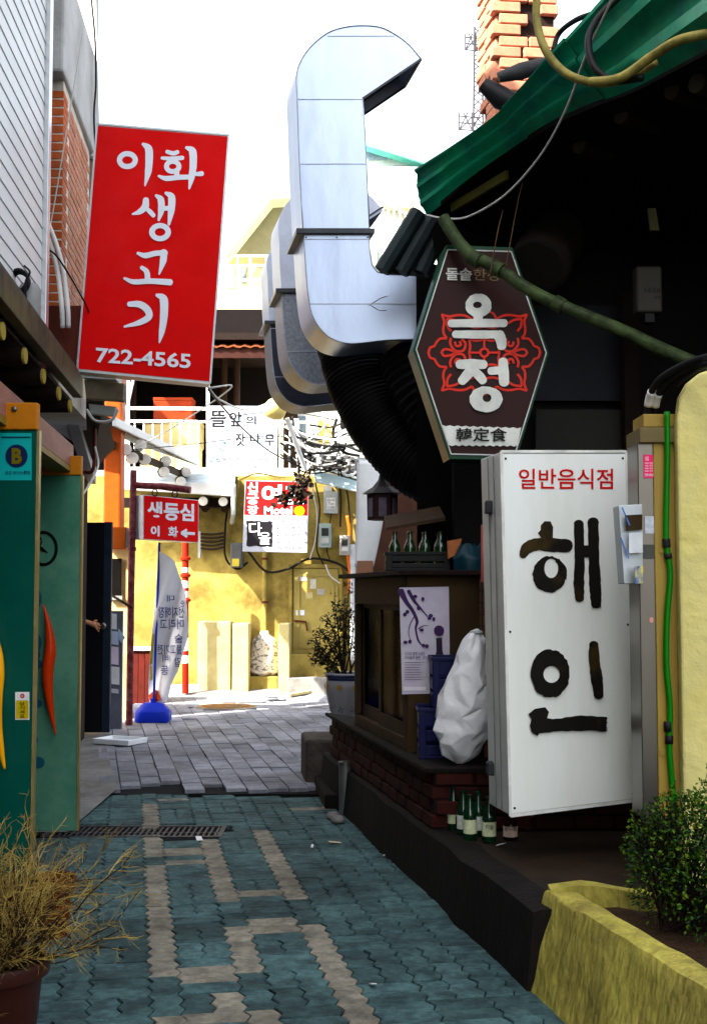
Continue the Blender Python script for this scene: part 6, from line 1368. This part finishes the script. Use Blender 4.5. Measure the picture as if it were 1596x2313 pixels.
# bottles
def bottle_parts(t, x, y, z, s=1.0, lab=None, cap=True, mat=None):
    prof = [(.030, 0), (.0325, .006), (.0325, .115), (.030, .135), (.018, .162), (.0135, .175), (.0125, .205), (.0145, .207), (.0145, .215), (.012, .216)]
    MB().lathe([(r_ * s, h * s) for r_, h in prof], (x, y, z), 18).build('glass', mat or m_bot, t, smooth=40)
    if lab: MB().lathe([(.0331 * s, .032 * s), (.0331 * s, .098 * s)], (x, y, z), 18).build('label_wrap', lab, t, smooth=40)
m_bot = M('green_bottle_glass', (.006, .05, .02), .06, var=.1, bump=0, spec=.8)
m_lab = M('pale_label', (.60, .64, .42), .6, var=.2, scale=50, bump=0)
m_lab2 = M('white_label', (.62, .64, .58), .6, var=.2, scale=50, bump=0)
bl_ = [(1008, 1864, 1., 'leftmost of the green bottles under the white sign'), (1024, 1873, 1., 'second green bottle from the left under the white sign'), (1046, 1886, 1.02, 'third green bottle from the left beside the brick corner'), (1061, 1897, 1.02, 'fourth green bottle from the left, standing furthest forward'), (1080, 1889, 1.03, 'fifth green bottle from the left, tucked behind the labelled one'), (1104, 1903, 1.03, 'green bottle with a broad pale label nearest the white sign box')]
for i, (px, py, s, lab) in enumerate(bl_):
    p = HZ(px, py, .298); t = thing('green_bottle', lab, 'bottle', p, 'green glass bottles on the platform')
    bottle_parts(t, p.x, p.y, .2985, s, m_lab if i % 2 else m_lab2)
    if i == 5:
        S5 = plane_surf(Vector((p.x, p.y - .0345 * s, 0)), Vector((0, -1, 0)), .002); ink = Ink(S5); ink.text('참', rect(1092, 1846, 1099, 1858), .01); ink.text('이슬', rect(1096, 1862, 1114, 1874), .01); ink.build('label_print', m_ink, t)
p = HZ(1152, 1897, .298); jr = thing('glass_jar', 'small dark jar with a cream label under the white sign', 'jar', p)
MB().lathe([(.03, 0), (.036, .008), (.036, .075), (.03, .09), (.022, .10), (.022, .125)], (p.x, p.y, .2985), 18).build('glass', M('brown_glass', (.03, .012, .006), .1, bump=0), jr, smooth=40)
MB().lathe([(.0366, .018), (.0366, .068)], (p.x, p.y, .2985), 18).build('label_wrap', M('cream_label', (.62, .5, .42), .6, var=.2, scale=40), jr)
ink = Ink(plane_surf(Vector((p.x, p.y - .0375, 0)), Vector((0, -1, 0)), .002)); ink.text('산사춘', rect(1138, 1868, 1166, 1877), .01); ink.build('label_print', m_ink, jr)
for i, (px, py) in enumerate(((1190, 1872), (1258, 1862))):
    p = HZ(px, py, .298); t = thing('clear_bottle', ('pale bottle in the shadow just below the white sign', 'pale bottle further right in the shadow below the white sign')[i], 'bottle', p); bottle_parts(t, p.x, p.y, .2985, .9, m_lab2, mat=M('pale_glass', (.2, .21, .2), .1, bump=0))
# bottle rack on the cabinet
rk_ = crate(P(942, 1275, 7.4).x, 7.42, Z1 + .034, .38, .26, .09, M('dark_crate', (.02, .02, .02), .5), 'dark low crate of empty green bottles on top of the cabinet', slots=2)
for i in range(4):
    for j in range(2):
        x = P(942, 1275, 7.4).x - .135 + i * .09; y = 7.36 + j * .11
        t = thing('green_bottle', 'empty green bottle in the dark crate, %s of the %s row' % (('first', 'second', 'third', 'fourth')[i], ('front', 'rear')[j]), 'bottle', (x, y, Z1 + .05), 'empty bottles in the dark crate on the cabinet'); bottle_parts(t, x, y, Z1 + .05, 1.0, mat=M('bright_green_glass', (.004, .05, .012), .08, bump=0, spec=.8))
bd_ = MB(); bd_.prism([P(872, 1192, 7.3), P(1005, 1168, 7.3), P(1005, 1176, 7.3), P(872, 1199, 7.3)], (0, .5, .1)); tag(bd_.build('tilted_board', m_wood), 'thin warped board roofing the bottles on the cabinet', 'board')
kk = MB(); kk.prism([P(1010, 1222, 7.2), P(1042, 1216, 7.2), P(1036, 1250, 7.2), P(1012, 1262, 7.2)], (0, .06, 0)); tag(kk.build('orange_card', M('dull_orange', (.40, .15, .07), .7)), 'dull orange card beside the bottle crate', 'card')
tbg = sack('blue_bag', [(.06, 0), (.10, .05), (.10, .15), (.06, .22)], P(1062, 1318, 7.15), 1, 1, 18, M('dark_teal_bag', (.012, .05, .07), .4, var=.4), 'dark teal plastic bag on the cabinet beside the white sign', amp=.06, cat='bag')
pk = MB(); pk.prism([P(1086, 1185, 6.6), P(1108, 1185, 6.6), P(1108, 1315, 6.6), P(1086, 1315, 6.6)], (0, .02, 0)); tag(pk.build('pink_board', M('dull_pink', (.45, .13, .12), .7)), 'narrow pink board edge left of the white sign', 'board')
tl = thing('tiled_pillar', 'narrow brown tiled pillar between the sack and the white sign', 'pillar', (.73, 6.75, .613))
px_ = P(1104, 1500, 6.75).x; tcol = M('brown_tile', (.16, .09, .045), .5, var=.25, rnd=.2)
MB().box(px_ - .03, px_ + .12, 6.76, 6.95, .613, 1.599).build('core', m_mortd, tl)
tme = MB().box(-.03, .06, 0, .018, 0, .058).mesh('tile', Vector((0, 0, 0))); tme.materials.append(tcol)
for i in range(15): piece('tile', tme, tl, (px_, 6.74, .62 + i * .064))
for i in range(15): piece('tile', tme, tl, (px_ - .032, 6.90, .62 + i * .064), rz=-R(90))
# small box on the cabinet corner and lantern
cbx = MB().box(P(806, 1298, 8.5).x, P(842, 1298, 8.5).x, 8.4, 8.55, Z1 + .031, Z1 + .12); tag(cbx.build('cardboard_box', M('pink_brown_card', (.45, .24, .16), .8, var=.2), bevel=.004), 'small pinkish cardboard box at the left end of the cabinet top', 'box')
sk2 = MB(); sk2.prism([P(1040 - 2, 1240, 8.0), P(1045, 1240, 8.0), P(1045, 1270, 8.0), P(1038, 1270, 8.0)], (0, .03, 0))
la = thing('wall_lantern', 'small wooden lantern with a flared roof hanging over the cabinet', 'lantern', P(864, 1175, 8.9))
lc = P(863, 1150, 8.9); hw = .078
MB().lathe([(hw * 1.38, P(863, 1175, 8.9).z - lc.z), (hw * 1.42, P(863, 1117, 8.9).z - lc.z)], lc, 6).build('body', M('lantern_maroon', (.06, .02, .02), .6, var=.2), la)
for k in range(6):
    a = math.pi / 3 * (k + .5); d = Vector((math.cos(a), math.sin(a), 0)); s_ = Vector((-d.y, d.x, 0)); c = lc + d * hw * 1.245; z0, z1 = P(863, 1168, 8.9).z, P(863, 1126, 8.9).z
    q = [Vector((c.x, c.y, 0)) - s_ * .028, Vector((c.x, c.y, 0)) + s_ * .028]
    MB().prism([q[0] + Vector((0, 0, z0)), q[1] + Vector((0, 0, z0)), q[1] + Vector((0, 0, z1)), q[0] + Vector((0, 0, z1))], d * .004).build('paper_window', M('lantern_paper', (.22, .19, .22), .7, c2=(.05, .06, .2), c2amt=.6, c2scale=9), la)
zr = P(863, 1116, 8.9).z - lc.z
MB().lathe([(.145, zr), (.13, zr + .012), (.07, zr + .05), (.03, zr + .10), (.018, zr + .15), (.006, zr + .17)], lc, 6).build('roof', M('lantern_roof', (.16, .15, .15), .6, var=.2), la)
MB().tube(bez([lc + Vector((0, 0, zr + .16)), lc + Vector((.06, .02, zr + .19)), lc + Vector((.2, .1, zr + .1)), lc + Vector((.45, .2, zr + .05))], 6), .012, 8).build('bracket', m_black, la, smooth=True)
# white curved sheet
cs_ = thing('white_awning', 'sunlit white curved sheet hanging at the corner above the potted tree', 'awning', P(830, 1280, 12.6))
rows = []
for i in range(26):
    u = i / 25; y = 1040 + 240 * u; l_ = 806 + (-4 * u); r_ = 868 - 2 * u - (26 * max(0, (u - .5)) ** 1.2 * 2)
    row = []
    for j in range(9):
        w = j / 8; curl = .55 * max(0, u - .55) ** 2; row.append(P(l_ + (r_ - l_) * w, y, 12.6 + .25 * w * w + curl * (w) * 1.2))
    rows.append(row)
mb = MB(); mb.loft(rows); mb.build('sheet', m_wpaint, cs_, smooth=True)
sl_ = cs_.children[0].modifiers.new('thick', 'SOLIDIFY'); sl_.thickness = .012
MB().tube([P(804, 1040, 12.6), P(875, 1040, 12.85)], .02, 8).build('rod', m_greybox, cs_)
rw = MB(); rw.box(P(806, 1300, 13.2).x, 2.2, 13.2, 13.5, 0, 2.95); tag(rw.build('side_house', M('dim_brick_house', (.10, .045, .03), .85, var=.3)), 'dim brick house corner behind the lantern', 'house')
# porcelain pot and tree
Yt = 9.98; pc_ = P(783, 1660, Yt); pz = .372
tp = thing('potted_tree', 'small leafy tree in a blue and white porcelain pot', 'potted tree', (pc_.x, Yt, pz))
prof = [(.115, 0), (.12, .02), (.11, .06), (.125, .16), (.155, .28), (.172, .36), (.172, .42), (.155, .455), (.172, .47), (.178, .485), (.17, .495), (.15, .49), (.14, .43)]
MB().lathe(prof, (pc_.x, Yt, pz), 32).build('pot', M('porcelain', (.30, .29, .31), .25, var=.1, bump=.02), tp, smooth=40)
for z, r_ in ((.022, .124), (.445, .164), (.47, .1745)): MB().lathe([(r_, z - .008), (r_ + .0006, z), (r_, z + .008)], (pc_.x, Yt, pz), 32).build('blue_band', M('cobalt', (.03, .045, .16), .3, bump=0), tp)
m_cob = MATS['cobalt']; fl2 = MB(); fl3 = MB()
for k in range(9):
    a = 2 * math.pi * k / 9 + .2; c = Vector((pc_.x + .1745 * math.cos(a), Yt + .1745 * math.sin(a), pz + .385)); d = Vector((math.cos(a), math.sin(a), 0)); s_ = Vector((-d.y, d.x, 0))
    for m_ in range(5): b = 2 * math.pi * m_ / 5; fl3.poly([c + d * .001, c + d * .0015 + s_ * .022 * math.cos(b - .5) + Vector((0, 0, .022 * math.sin(b - .5))), c + d * .0015 + s_ * .028 * math.cos(b) + Vector((0, 0, .028 * math.sin(b))), c + d * .0015 + s_ * .022 * math.cos(b + .5) + Vector((0, 0, .022 * math.sin(b + .5)))])
    c2_ = Vector((pc_.x + .141 * math.cos(a), Yt + .141 * math.sin(a), pz + .21))
    for m_ in range(4): b = 2 * math.pi * m_ / 4 + .6; fl2.poly([c2_ + d * .002, c2_ + d * .003 + s_ * .02 * math.cos(b - .4) + Vector((0, 0, .02 * math.sin(b - .4))), c2_ + d * .004 + s_ * .034 * math.cos(b) + Vector((0, 0, .034 * math.sin(b)))])
fl3.build('flower_band', M('ochre_flower', (.36, .24, .07), .4, bump=0), tp); fl2.build('leaf_motif', m_cob, tp)
MB().lathe([(.14, .44), (.01, .445)], (pc_.x, Yt, pz), 24).build('soil', MATS['soil'], tp)
def leafcloud(mb, c, rad, n, size, rr, sh=(1, 1, 1), mode='ball'):
    for _ in range(n):
        while True:
            v = Vector((rr.uniform(-1, 1), rr.uniform(-1, 1), rr.uniform(-1, 1)))
            if .15 < v.length < 1: break
        p = V3(c) + Vector((v.x * rad * sh[0], v.y * rad * sh[1], v.z * rad * sh[2])); leaf(mb, p, size * rr.uniform(.6, 1.25), rr, v)
def leaf(mb, p, s, rr, out=None, slim=.45):
    d = Vector((rr.gauss(0, 1), rr.gauss(0, 1), rr.gauss(0, .8)));
    if out: d = d + out * 1.2
    d.normalize(); n = d.cross(Vector((rr.gauss(0, 1), rr.gauss(0, 1), rr.gauss(0, 1)))).normalized(); m_ = d.cross(n) * s * .12
    mb.faces([p, p + d * s * .5 + n * s * slim * .5 + m_, p + d * s, p + d * s * .5 - n * s * slim * .5 + m_], [(0, 1, 2, 3)])
rt_ = random.Random(23); stems = MB(); lv = MB(); base = Vector((pc_.x, Yt, pz + .44))
for i in range(13):
    tx, ty = rt_.choice(((700, 1450), (715, 1470), (730, 1390), (745, 1360), (760, 1350), (770, 1400), (780, 1340), (790, 1360), (720, 1430), (742, 1440), (800, 1380), (815, 1400), (705, 1480)))
    tip = P(tx + rt_.uniform(-10, 10), ty + rt_.uniform(-14, 14), Yt + rt_.uniform(-.12, .12)); b = base + Vector((rt_.uniform(-.05, .05), rt_.uniform(-.05, .05), 0)); mid = b.lerp(tip, .5) + Vector((rt_.uniform(-.03, .05), rt_.uniform(-.04, .04), rt_.uniform(.0, .06)))
    q = bez([b, mid, tip], 8); stems.tube(q, [.009 - .0068 * j / 16 for j in range(17)], 5)
    for j in range(6, 17):
        for _ in range(2):
            o = q[j] + Vector((rt_.gauss(0, .025), rt_.gauss(0, .03), rt_.gauss(0, .025))); stems.tube([q[j], o], .0018, 3, caps=False)
            for __ in range(4): leaf(lv, o + Vector((rt_.gauss(0, .012), rt_.gauss(0, .012), rt_.gauss(0, .012))), rt_.uniform(.03, .055), rt_, slim=.32)
stems.build('branches', m_dwood, tp, smooth=True); lv.build('leaves', M('dark_leaf', (.028, .04, .014), .45, var=.5, scale=20, bump=0, c2=(.07, .05, .015), c2amt=.6, c2scale=8), tp, recalc=False)

# boxwood
bw = thing('boxwood_bush', 'dense green boxwood bush growing in the yellow planter', 'bush', (1.15, 4.55, .29)); rbx = random.Random(41)
lvd = MB(); lvl = MB(); stm = MB()
lumps = [((1.19, 4.60, .50), .18), ((1.09, 4.62, .56), .10), ((1.32, 4.58, .55), .2), ((1.20, 4.55, .65), .12), ((1.10, 4.58, .42), .10), ((1.40, 4.5, .62), .18), ((1.30, 4.46, .42), .16), ((1.34, 4.6, .72), .10), ((1.15, 4.62, .70), .06), ((1.47, 4.4, .45), .2), ((1.07, 4.60, .66), .05)]
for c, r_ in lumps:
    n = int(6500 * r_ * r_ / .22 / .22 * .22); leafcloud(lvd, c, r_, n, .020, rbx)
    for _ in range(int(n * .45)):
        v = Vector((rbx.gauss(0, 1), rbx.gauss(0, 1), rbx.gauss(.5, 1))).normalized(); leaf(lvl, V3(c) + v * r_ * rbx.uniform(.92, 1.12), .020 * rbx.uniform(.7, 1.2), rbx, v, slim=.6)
    for _ in range(7):
        v = Vector((rbx.gauss(0, 1), rbx.gauss(0, 1), rbx.gauss(.8, .7))).normalized(); a = Vector((1.16 + rbx.uniform(-.06, .1), 4.54, .29)); b = V3(c) + v * r_ * 1.15; stm.tube(bez([a, a.lerp(b, .5) + Vector((0, 0, .04)), b], 4), [.006 - .0048 * k / 8 for k in range(9)], 4, caps=False)
for _ in range(26):
    c, r_ = rbx.choice(lumps); v = Vector((rbx.gauss(0, .6), rbx.gauss(0, .5), 1)).normalized(); a = V3(c) + v * r_ * .9; b = a + Vector((rbx.gauss(0, .02), rbx.gauss(0, .02), rbx.uniform(.05, .11))); stm.tube([a, b], .0015, 3, caps=False)
    for k in range(9): leaf(lvl, a.lerp(b, k / 8), .017, rbx, Vector((rbx.gauss(0, .6), rbx.gauss(0, .6), .4)), slim=.6)
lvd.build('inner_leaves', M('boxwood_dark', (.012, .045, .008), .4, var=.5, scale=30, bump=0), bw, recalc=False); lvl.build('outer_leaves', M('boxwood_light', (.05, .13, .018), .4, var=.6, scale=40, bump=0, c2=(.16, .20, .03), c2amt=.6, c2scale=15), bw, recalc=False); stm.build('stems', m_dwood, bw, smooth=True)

# dry shrub in its pot
db = thing('dry_shrub', 'leafless straw coloured shrub in a brown plastic pot, lower left', 'potted shrub', P(-15, 2165, 3.95) - Vector((0, 0, .336)))
dcx = P(-15, 2165, 3.95); dz = dcx.z; Yd = 3.95
MB().lathe([(.12, .02), (.125, .04), (.15, dz - .06), (.155, dz - .05), (.172, dz - .045), (.176, dz - .02), (.172, dz), (.155, dz), (.15, dz - .05)], (dcx.x, Yd, 0), 32).build('pot', M('brown_plastic', (.06, .018, .013), .4, var=.15), db, smooth=40)
MB().lathe([(.15, dz - .05), (.01, dz - .04)], (dcx.x, Yd, 0), 24).build('soil', MATS['soil'], db)
rd = random.Random(51); dk = MB(); tw_ = MB()
def grow(p, d, L, r_, lev):
    n = 6; path = [p]; dd = d.copy()
    for i in range(n):
        dd = (dd + Vector((rd.gauss(0, .14), rd.gauss(0, .14), rd.gauss(-.01, .12)))).normalized(); path.append(path[-1] + dd * L / n)
    (dk if lev == 0 else tw_ if lev >= 2 or rd.random() < .55 else dk).tube(path, [r_ * (1 - .6 * i / n) for i in range(n + 1)], 4, caps=True)
    if lev < 3:
        for k in range((3, 4, 3)[lev]):
            i = rd.randint(2, n); q = path[i]; nd = (dd + Vector((rd.gauss(0, .5), rd.gauss(0, .5), rd.gauss(.05, .45)))).normalized(); grow(q, nd, L * rd.uniform(.3, .52), r_ * .55, lev + 1)
for i in range(150):
    a = rd.uniform(0, 2 * math.pi); b = Vector((dcx.x + .06 * math.cos(a), Yd + .06 * math.sin(a), dz - .045)); el = rd.uniform(.55, 1.5); d = Vector((math.cos(a) * math.cos(el), math.sin(a) * math.cos(el), math.sin(el)))
    if d.x < -.3 and rd.random() < .5: d.x = -d.x
    grow(b, d, rd.uniform(.18, .40), rd.uniform(.0024, .0048), 0)
dk.build('branches', M('dark_twig', (.05, .028, .014), .8, var=.4, scale=20, bump=0), db, recalc=False); tw_.build('twigs', M('straw_twig', (.40, .29, .10), .75, var=.4, scale=14, bump=0, c2=(.12, .06, .025), c2amt=.8, c2scale=9), db, recalc=False)
sp2 = thing('terracotta_pot', 'small empty terracotta pot behind the dry shrub', 'pot', G(122, 2110))
g_ = HZ(122, 1978, .26); MB().lathe([(.06, 0), (.085, .2), (.095, .205), (.098, .26), (.085, .26), (.08, .2), (.02, .19)], (g_.x, g_.y, 0), 24).build('pot', M('terracotta', (.16, .035, .012), .8, var=.15), sp2, smooth=40)

# ---- lamp, vine, wires at the far end
sl2 = thing('street_lamp', 'cream lamp shade on a slanting white pole beside the tea sign', 'lamp', P(690, 1060, 15.2))
MB().tube([P(648, 945, 15.2), P(690, 1062, 15.6)], .03, 10).build('pole', m_wpaint, sl2, smooth=40)
lax = Vector((0, 0, 1)).rotation_difference((P(612, 905, 15.1) - P(640, 940, 15.1)).normalized()).to_matrix()
MB().lathe([(.03, -.02), (.10, .02), (.15, .1), (.155, .16), (.12, .22), (.04, .25)], P(636, 940, 15.15), 20, ax=lax).build('shade', M('cream_shade', (.80, .66, .28), .5, var=.1), sl2, smooth=40)
vn = thing('hanging_vine', 'dark leafy vine drooping over the motel sign', 'vine', P(650, 1145, 16.0)); rv = random.Random(61); vl = MB(); vs2 = MB()
for k in range(5):
    q = bez([P(706, 1050, 16.1), P(675 + k * 4, 1085 + k * 5, 16.05), P(650 + k * 9, 1112 + rv.uniform(-6, 20), 16.0), P(622 + k * 12, 1125 + rv.uniform(0, 16), 16.0)], 6); vs2.tube(q, .006, 4, caps=False)
    for p in q[4:]:
        for _ in range(3): leaf(vl, p + Vector((rv.gauss(0, .03), rv.gauss(0, .03), rv.gauss(0, .03))), rv.uniform(.06, .11), rv, slim=.7)
for _ in range(60): leaf(vl, P(rv.uniform(690, 800), rv.uniform(1030, 1062), rv.uniform(15.9, 16.3)), rv.uniform(.06, .11), rv, slim=.7)
vs2.build('stems', m_dwood, vn); vl.build('leaves', M('vine_leaf', (.035, .022, .012), .6, var=.4, scale=10, bump=0), vn, recalc=False)
WI = [([(470, 875, 9), (500, 905, 12), (560, 925, 15), (632, 900, 16)], .010, m_wirew, 'pale wire sagging from the red sign corner to the rear duct'),
      ([(470, 880, 9), (540, 960, 12), (610, 1020, 15), (690, 1060, 16)], .008, m_wire, 'dark wire slanting down across the tea sign'),
      ([(275, 1030, 14), (400, 960, 14), (520, 878, 12), (470, 876, 9.5)], .008, m_wirew, 'pale wire rising from the left eave to the red sign'),
      ([(250, 1020, 13.6), (420, 1005, 15), (620, 985, 16), (800, 1010, 16)], .006, m_wire, 'thin dark wire crossing behind the railing at mid height'),
      ([(275, 960, 14), (450, 950, 15), (640, 930, 16), (810, 960, 16)], .006, m_wire, 'thin dark wire level with the terrace rail'),
      ([(630, 960, 16), (700, 985, 16), (780, 995, 15.5), (820, 985, 14)], .016, m_wirew, 'thick pale wire right of the tea sign'),
      ([(632, 1000, 16), (690, 1030, 16), (760, 1005, 16), (815, 1020, 15)], .016, m_wire, 'thick black wire right of the tea sign'),
      ([(660, 940, 16), (672, 1000, 16), (700, 1040, 16), (790, 1045, 16)], .014, m_wire, 'black wire curling round the lamp pole'),
      ([(728, 930, 16), (735, 980, 16), (720, 1030, 16), (700, 1058, 16)], .014, m_wirew, 'pale wire dropping beside the white house shutter'),
      ([(760, 945, 16), (752, 985, 16), (775, 1020, 16), (812, 1030, 16)], .02, m_wire, 'heavy black wire loop under the corrugated ducts'),
      ([(700, 960, 16), (745, 965, 16), (790, 948, 15)], .012, m_wire, 'short black wire high beside the shutter'),
      ([(540, 1085, 16.5), (580, 1070, 16.4), (640, 1078, 16.4), (690, 1070, 16.4)], .012, MATS['ochre_cable'], 'ochre cable looping over the motel sign')]
for pts, r_, mt, lb_ in WI: wire('overhead_wire', [P(*p) for p in pts], r_, mt, lb_, 'wire', 'overhead wires at the end of the alley')
for i, (x, y) in enumerate(((668, 955), (712, 965), (748, 972), (775, 950), (790, 968))):
    tag(MB().box(P(x - 7, y, 16.1).x, P(x + 7, y, 16.1).x, 16.1, 16.2, P(x, y + 16, 16.1).z, P(x, y - 10, 16.1).z).build('junction_box', (m_wpaint, m_greybox, M('cream_box', (.7, .55, .25), .6), m_black, m_greybox)[i], bevel=.01), ('white junction box nearest the tea sign', 'grey junction box among the wires', 'cream junction box under the wires', 'black junction box under the ducts', 'grey junction box farthest right among the wires')[i], 'junction box')
tag(MB().tube([P(640, 1000, 16.05), P(800, 1035, 16.05)], .02, 8).build('cable_rail', m_wpaint), 'white rail carrying wires right of the tea sign', 'rail')

ct = thing('cable_tangle', 'dense tangle of dark and pale cables under the corrugated ducts', 'cables', P(720, 1060, 16.0)); rct = random.Random(91)
for k in range(22):
    x0, y0 = rct.uniform(632, 700), rct.uniform(935, 1050); x1, y1 = rct.uniform(740, 815), rct.uniform(940, 1062); sg = rct.uniform(4, 34); Yk = rct.uniform(15.9, 16.25)
    MB().tube(bez([P(x0, y0, Yk), P((2 * x0 + x1) / 3, (2 * y0 + y1) / 3 + sg, Yk), P((x0 + 2 * x1) / 3, (y0 + 2 * y1) / 3 + sg * .8, Yk), P(x1, y1, Yk)], 6), rct.uniform(.006, .016), 5).build('cable', rct.choice((m_wire, m_wire, m_wire, m_wirew)), ct, smooth=True)
for k in range(6):
    x0 = rct.uniform(655, 800); MB().tube(bez([P(x0, 1000, 16.1), P(x0 + rct.uniform(-14, 14), 1060, 16.2), P(x0 + rct.uniform(-20, 20), 1120, 16.9), P(x0 + rct.uniform(-12, 12), 1190, 17.0)], 6), .012, 5).build('cable', rct.choice((m_wire, m_wire, m_wirew)), ct, smooth=True)
for k in range(7):
    x0 = 655 + k * 22; c_ = P(x0, 1040 + rct.uniform(-12, 12), 15.95); MB().lathe([(.02, -.05), (.035, -.04), (.035, -.01), (.02, 0), (.035, .01), (.03, .04)], c_, 10).build('insulator', rct.choice((m_black, m_wpaint, m_greybox)), ct, smooth=40)

# litter
rl3 = random.Random(71)
for i, (px, py, s, c, lb_) in enumerate(((450, 1898, .05, (.75, .75, .72), 'white paper scrap on the paving just before the drain'), (757, 1906, .06, (.55, .48, .34), 'tan paper scrap near the middle of the paving'), (872, 1934, .03, (.7, .7, .7), 'white scrap at the kerb foot, left one'), (892, 1944, .028, (.7, .7, .7), 'white scrap at the kerb foot, right one'), (842, 2228, .035, (.72, .72, .72), 'white scrap on the near paving right of the tan stripe'), (1130, 1912, .03, (.7, .7, .68), 'white scrap on the platform before the bottles'), (705, 1915, .02, (.7, .7, .7), 'tiny white scrap right of the right tan stripe'))):
    p = G(px, py) if i != 5 else HZ(px, py, .3); a = rl3.uniform(0, 6); q = [Vector((p.x + s * k1 * math.cos(a) - s * k2 * math.sin(a), p.y + s * k1 * math.sin(a) + s * k2 * math.cos(a), p.z + .004 + (.012 if k1 > 0 else 0))) for k1, k2 in ((-.7, -.3), (.6, -.4), (.8, .25), (-.5, .45))]
    tag(MB().prism(q, (0, 0, .002)).build('paper_scrap', M('scrap%d' % i, c, .8)), lb_, 'litter')
for i, (px, py) in enumerate(((752, 1852), (762, 1860))):
    p = G(px, py); tag(MB().lathe([(.02, 0), (.045, .012), (.05, .03), (.03, .05), (.01, .055)], (p.x, p.y, .0), 9).build('stone', m_conc, smooth=True), ('rounded stone at the foot of the steel post', 'smaller stone beside the kerb and steel post')[i], 'stone')

# ================================================================== PERSON (mostly behind the far green door)
def skin(name, verts, edges, rad, mat, parent, root=0, sub=2):
    org = ORG[parent.name]; me = bpy.data.meshes.new(name); me.from_pydata([tuple(V3(v) - org) for v in verts], edges, []); me.materials.append(mat)
    o = bpy.data.objects.new(name, me); col.objects.link(o); o.parent = parent; ORG[o.name] = org
    m1 = o.modifiers.new('skin', 'SKIN'); sv = me.skin_vertices[0].data
    for i, r_ in enumerate(rad): sv[i].radius = (r_, r_) if not isinstance(r_, tuple) else r_; sv[i].use_root = (i == root)
    m1.use_smooth_shade = True; m2 = o.modifiers.new('sub', 'SUBSURF'); m2.levels = sub; m2.render_levels = sub; return o
bx0, by0 = -2.98, 12.05; bz = gz(12.05) + .006
pr = thing('person', 'person in dark clothes with a hand on the steel door knob', 'person', (bx0, by0, bz))
W_ = lambda a, b, c: Vector((bx0 + a, by0 + b, bz + c))
hand = P(213, 1411, 12.30); wr = P(194, 1404, 12.22)
Vb = [W_(0, 0, .95), W_(0, 0, 1.15), W_(.01, 0, 1.36), W_(.01, 0, 1.50), W_(.03, 0, 1.58), W_(.04, 0, 1.68), W_(.13, 0, 1.62),
      W_(0, -.17, 1.42), W_(.12, -.16, 1.22), wr, hand,
      W_(0, .17, 1.42), W_(.02, .22, 1.14), W_(.08, .22, .92), W_(.10, .22, .84),
      W_(0, -.09, .90), W_(.03, -.10, .50), W_(0, -.10, .09), W_(.16, -.11, .04), W_(0, .09, .90), W_(-.05, .10, .50), W_(-.08, .10, .09), W_(.08, .11, .04)]
Eb = [(0, 1), (1, 2), (2, 3), (3, 4), (4, 5), (5, 6), (2, 7), (7, 8), (8, 9), (9, 10), (2, 11), (11, 12), (12, 13), (13, 14), (0, 15), (15, 16), (16, 17), (17, 18), (0, 19), (19, 20), (20, 21), (21, 22)]
Rb = [.13, .12, .14, .055, .075, .09, .02, .06, .045, .024, .026, .06, .045, .026, .03, .08, .055, .035, .025, .08, .055, .035, .025]
fv = []; fe = []; fr_ = []
kn = P(231, 1413, 12.40)
fd = (kn - hand).normalized(); up = Vector((0, 0, 1))
for i, (dz_, L, drop) in enumerate(((.030, .075, .010), (.012, .082, .012), (-.008, .076, .02), (-.026, .062, .028))):
    b = hand + up * dz_ * .8; k = len(Vb); Vb += [b + fd * .02, b + fd * L * .6 + Vector((.0, -.012, -drop * .5)), b + fd * L + Vector((.004, .012, -drop * 1.6))]; Eb += [(10, k), (k, k + 1), (k + 1, k + 2)]; Rb += [.0105, .009, .0075]
k = len(Vb); Vb += [hand + Vector((.0, -.01, .036)), hand + fd * .05 + Vector((0, -.02, .045))]; Eb += [(10, k), (k, k + 1)]; Rb += [.011, .009]
skin('body', Vb, Eb, Rb, M('skin_tone', (.42, .20, .12), .55, var=.08, bump=0), pr)
Vs = [v for v in Vb[:4]] + [Vb[7], Vb[8], wr + (Vb[8] - wr).normalized() * .02, Vb[11], Vb[12], Vb[13], Vb[15], Vb[16], Vb[17] + Vector((0, 0, .02)), Vb[19], Vb[20], Vb[21] + Vector((0, 0, .02))]
Es = [(0, 1), (1, 2), (2, 3), (2, 4), (4, 5), (5, 6), (2, 7), (7, 8), (8, 9), (0, 10), (10, 11), (11, 12), (0, 13), (13, 14), (14, 15)]
skin('suit', Vs, Es, [.165, .155, .17, .075, .085, .062, .042, .085, .062, .042, .105, .08, .06, .105, .08, .06], M('dark_suit', (.012, .013, .018), .8, var=.2), pr)
for i in (17, 21):
    q = Vb[i]; MB().lathe([(.055, 0), (.06, .02), (.055, .06), (.04, .085)], (q.x + .07, q.y, bz), 16, sx=2.0, sy=.85).build('shoe', m_black, pr, smooth=40)
hc_ = W_(.02, 0, 1.69); MB().lathe([(.10, -.03), (.115, .02), (.105, .07), (.07, .105), (.02, .12)], hc_, 18).build('hair', M('black_hair', (.01, .009, .008), .5), pr, smooth=40)
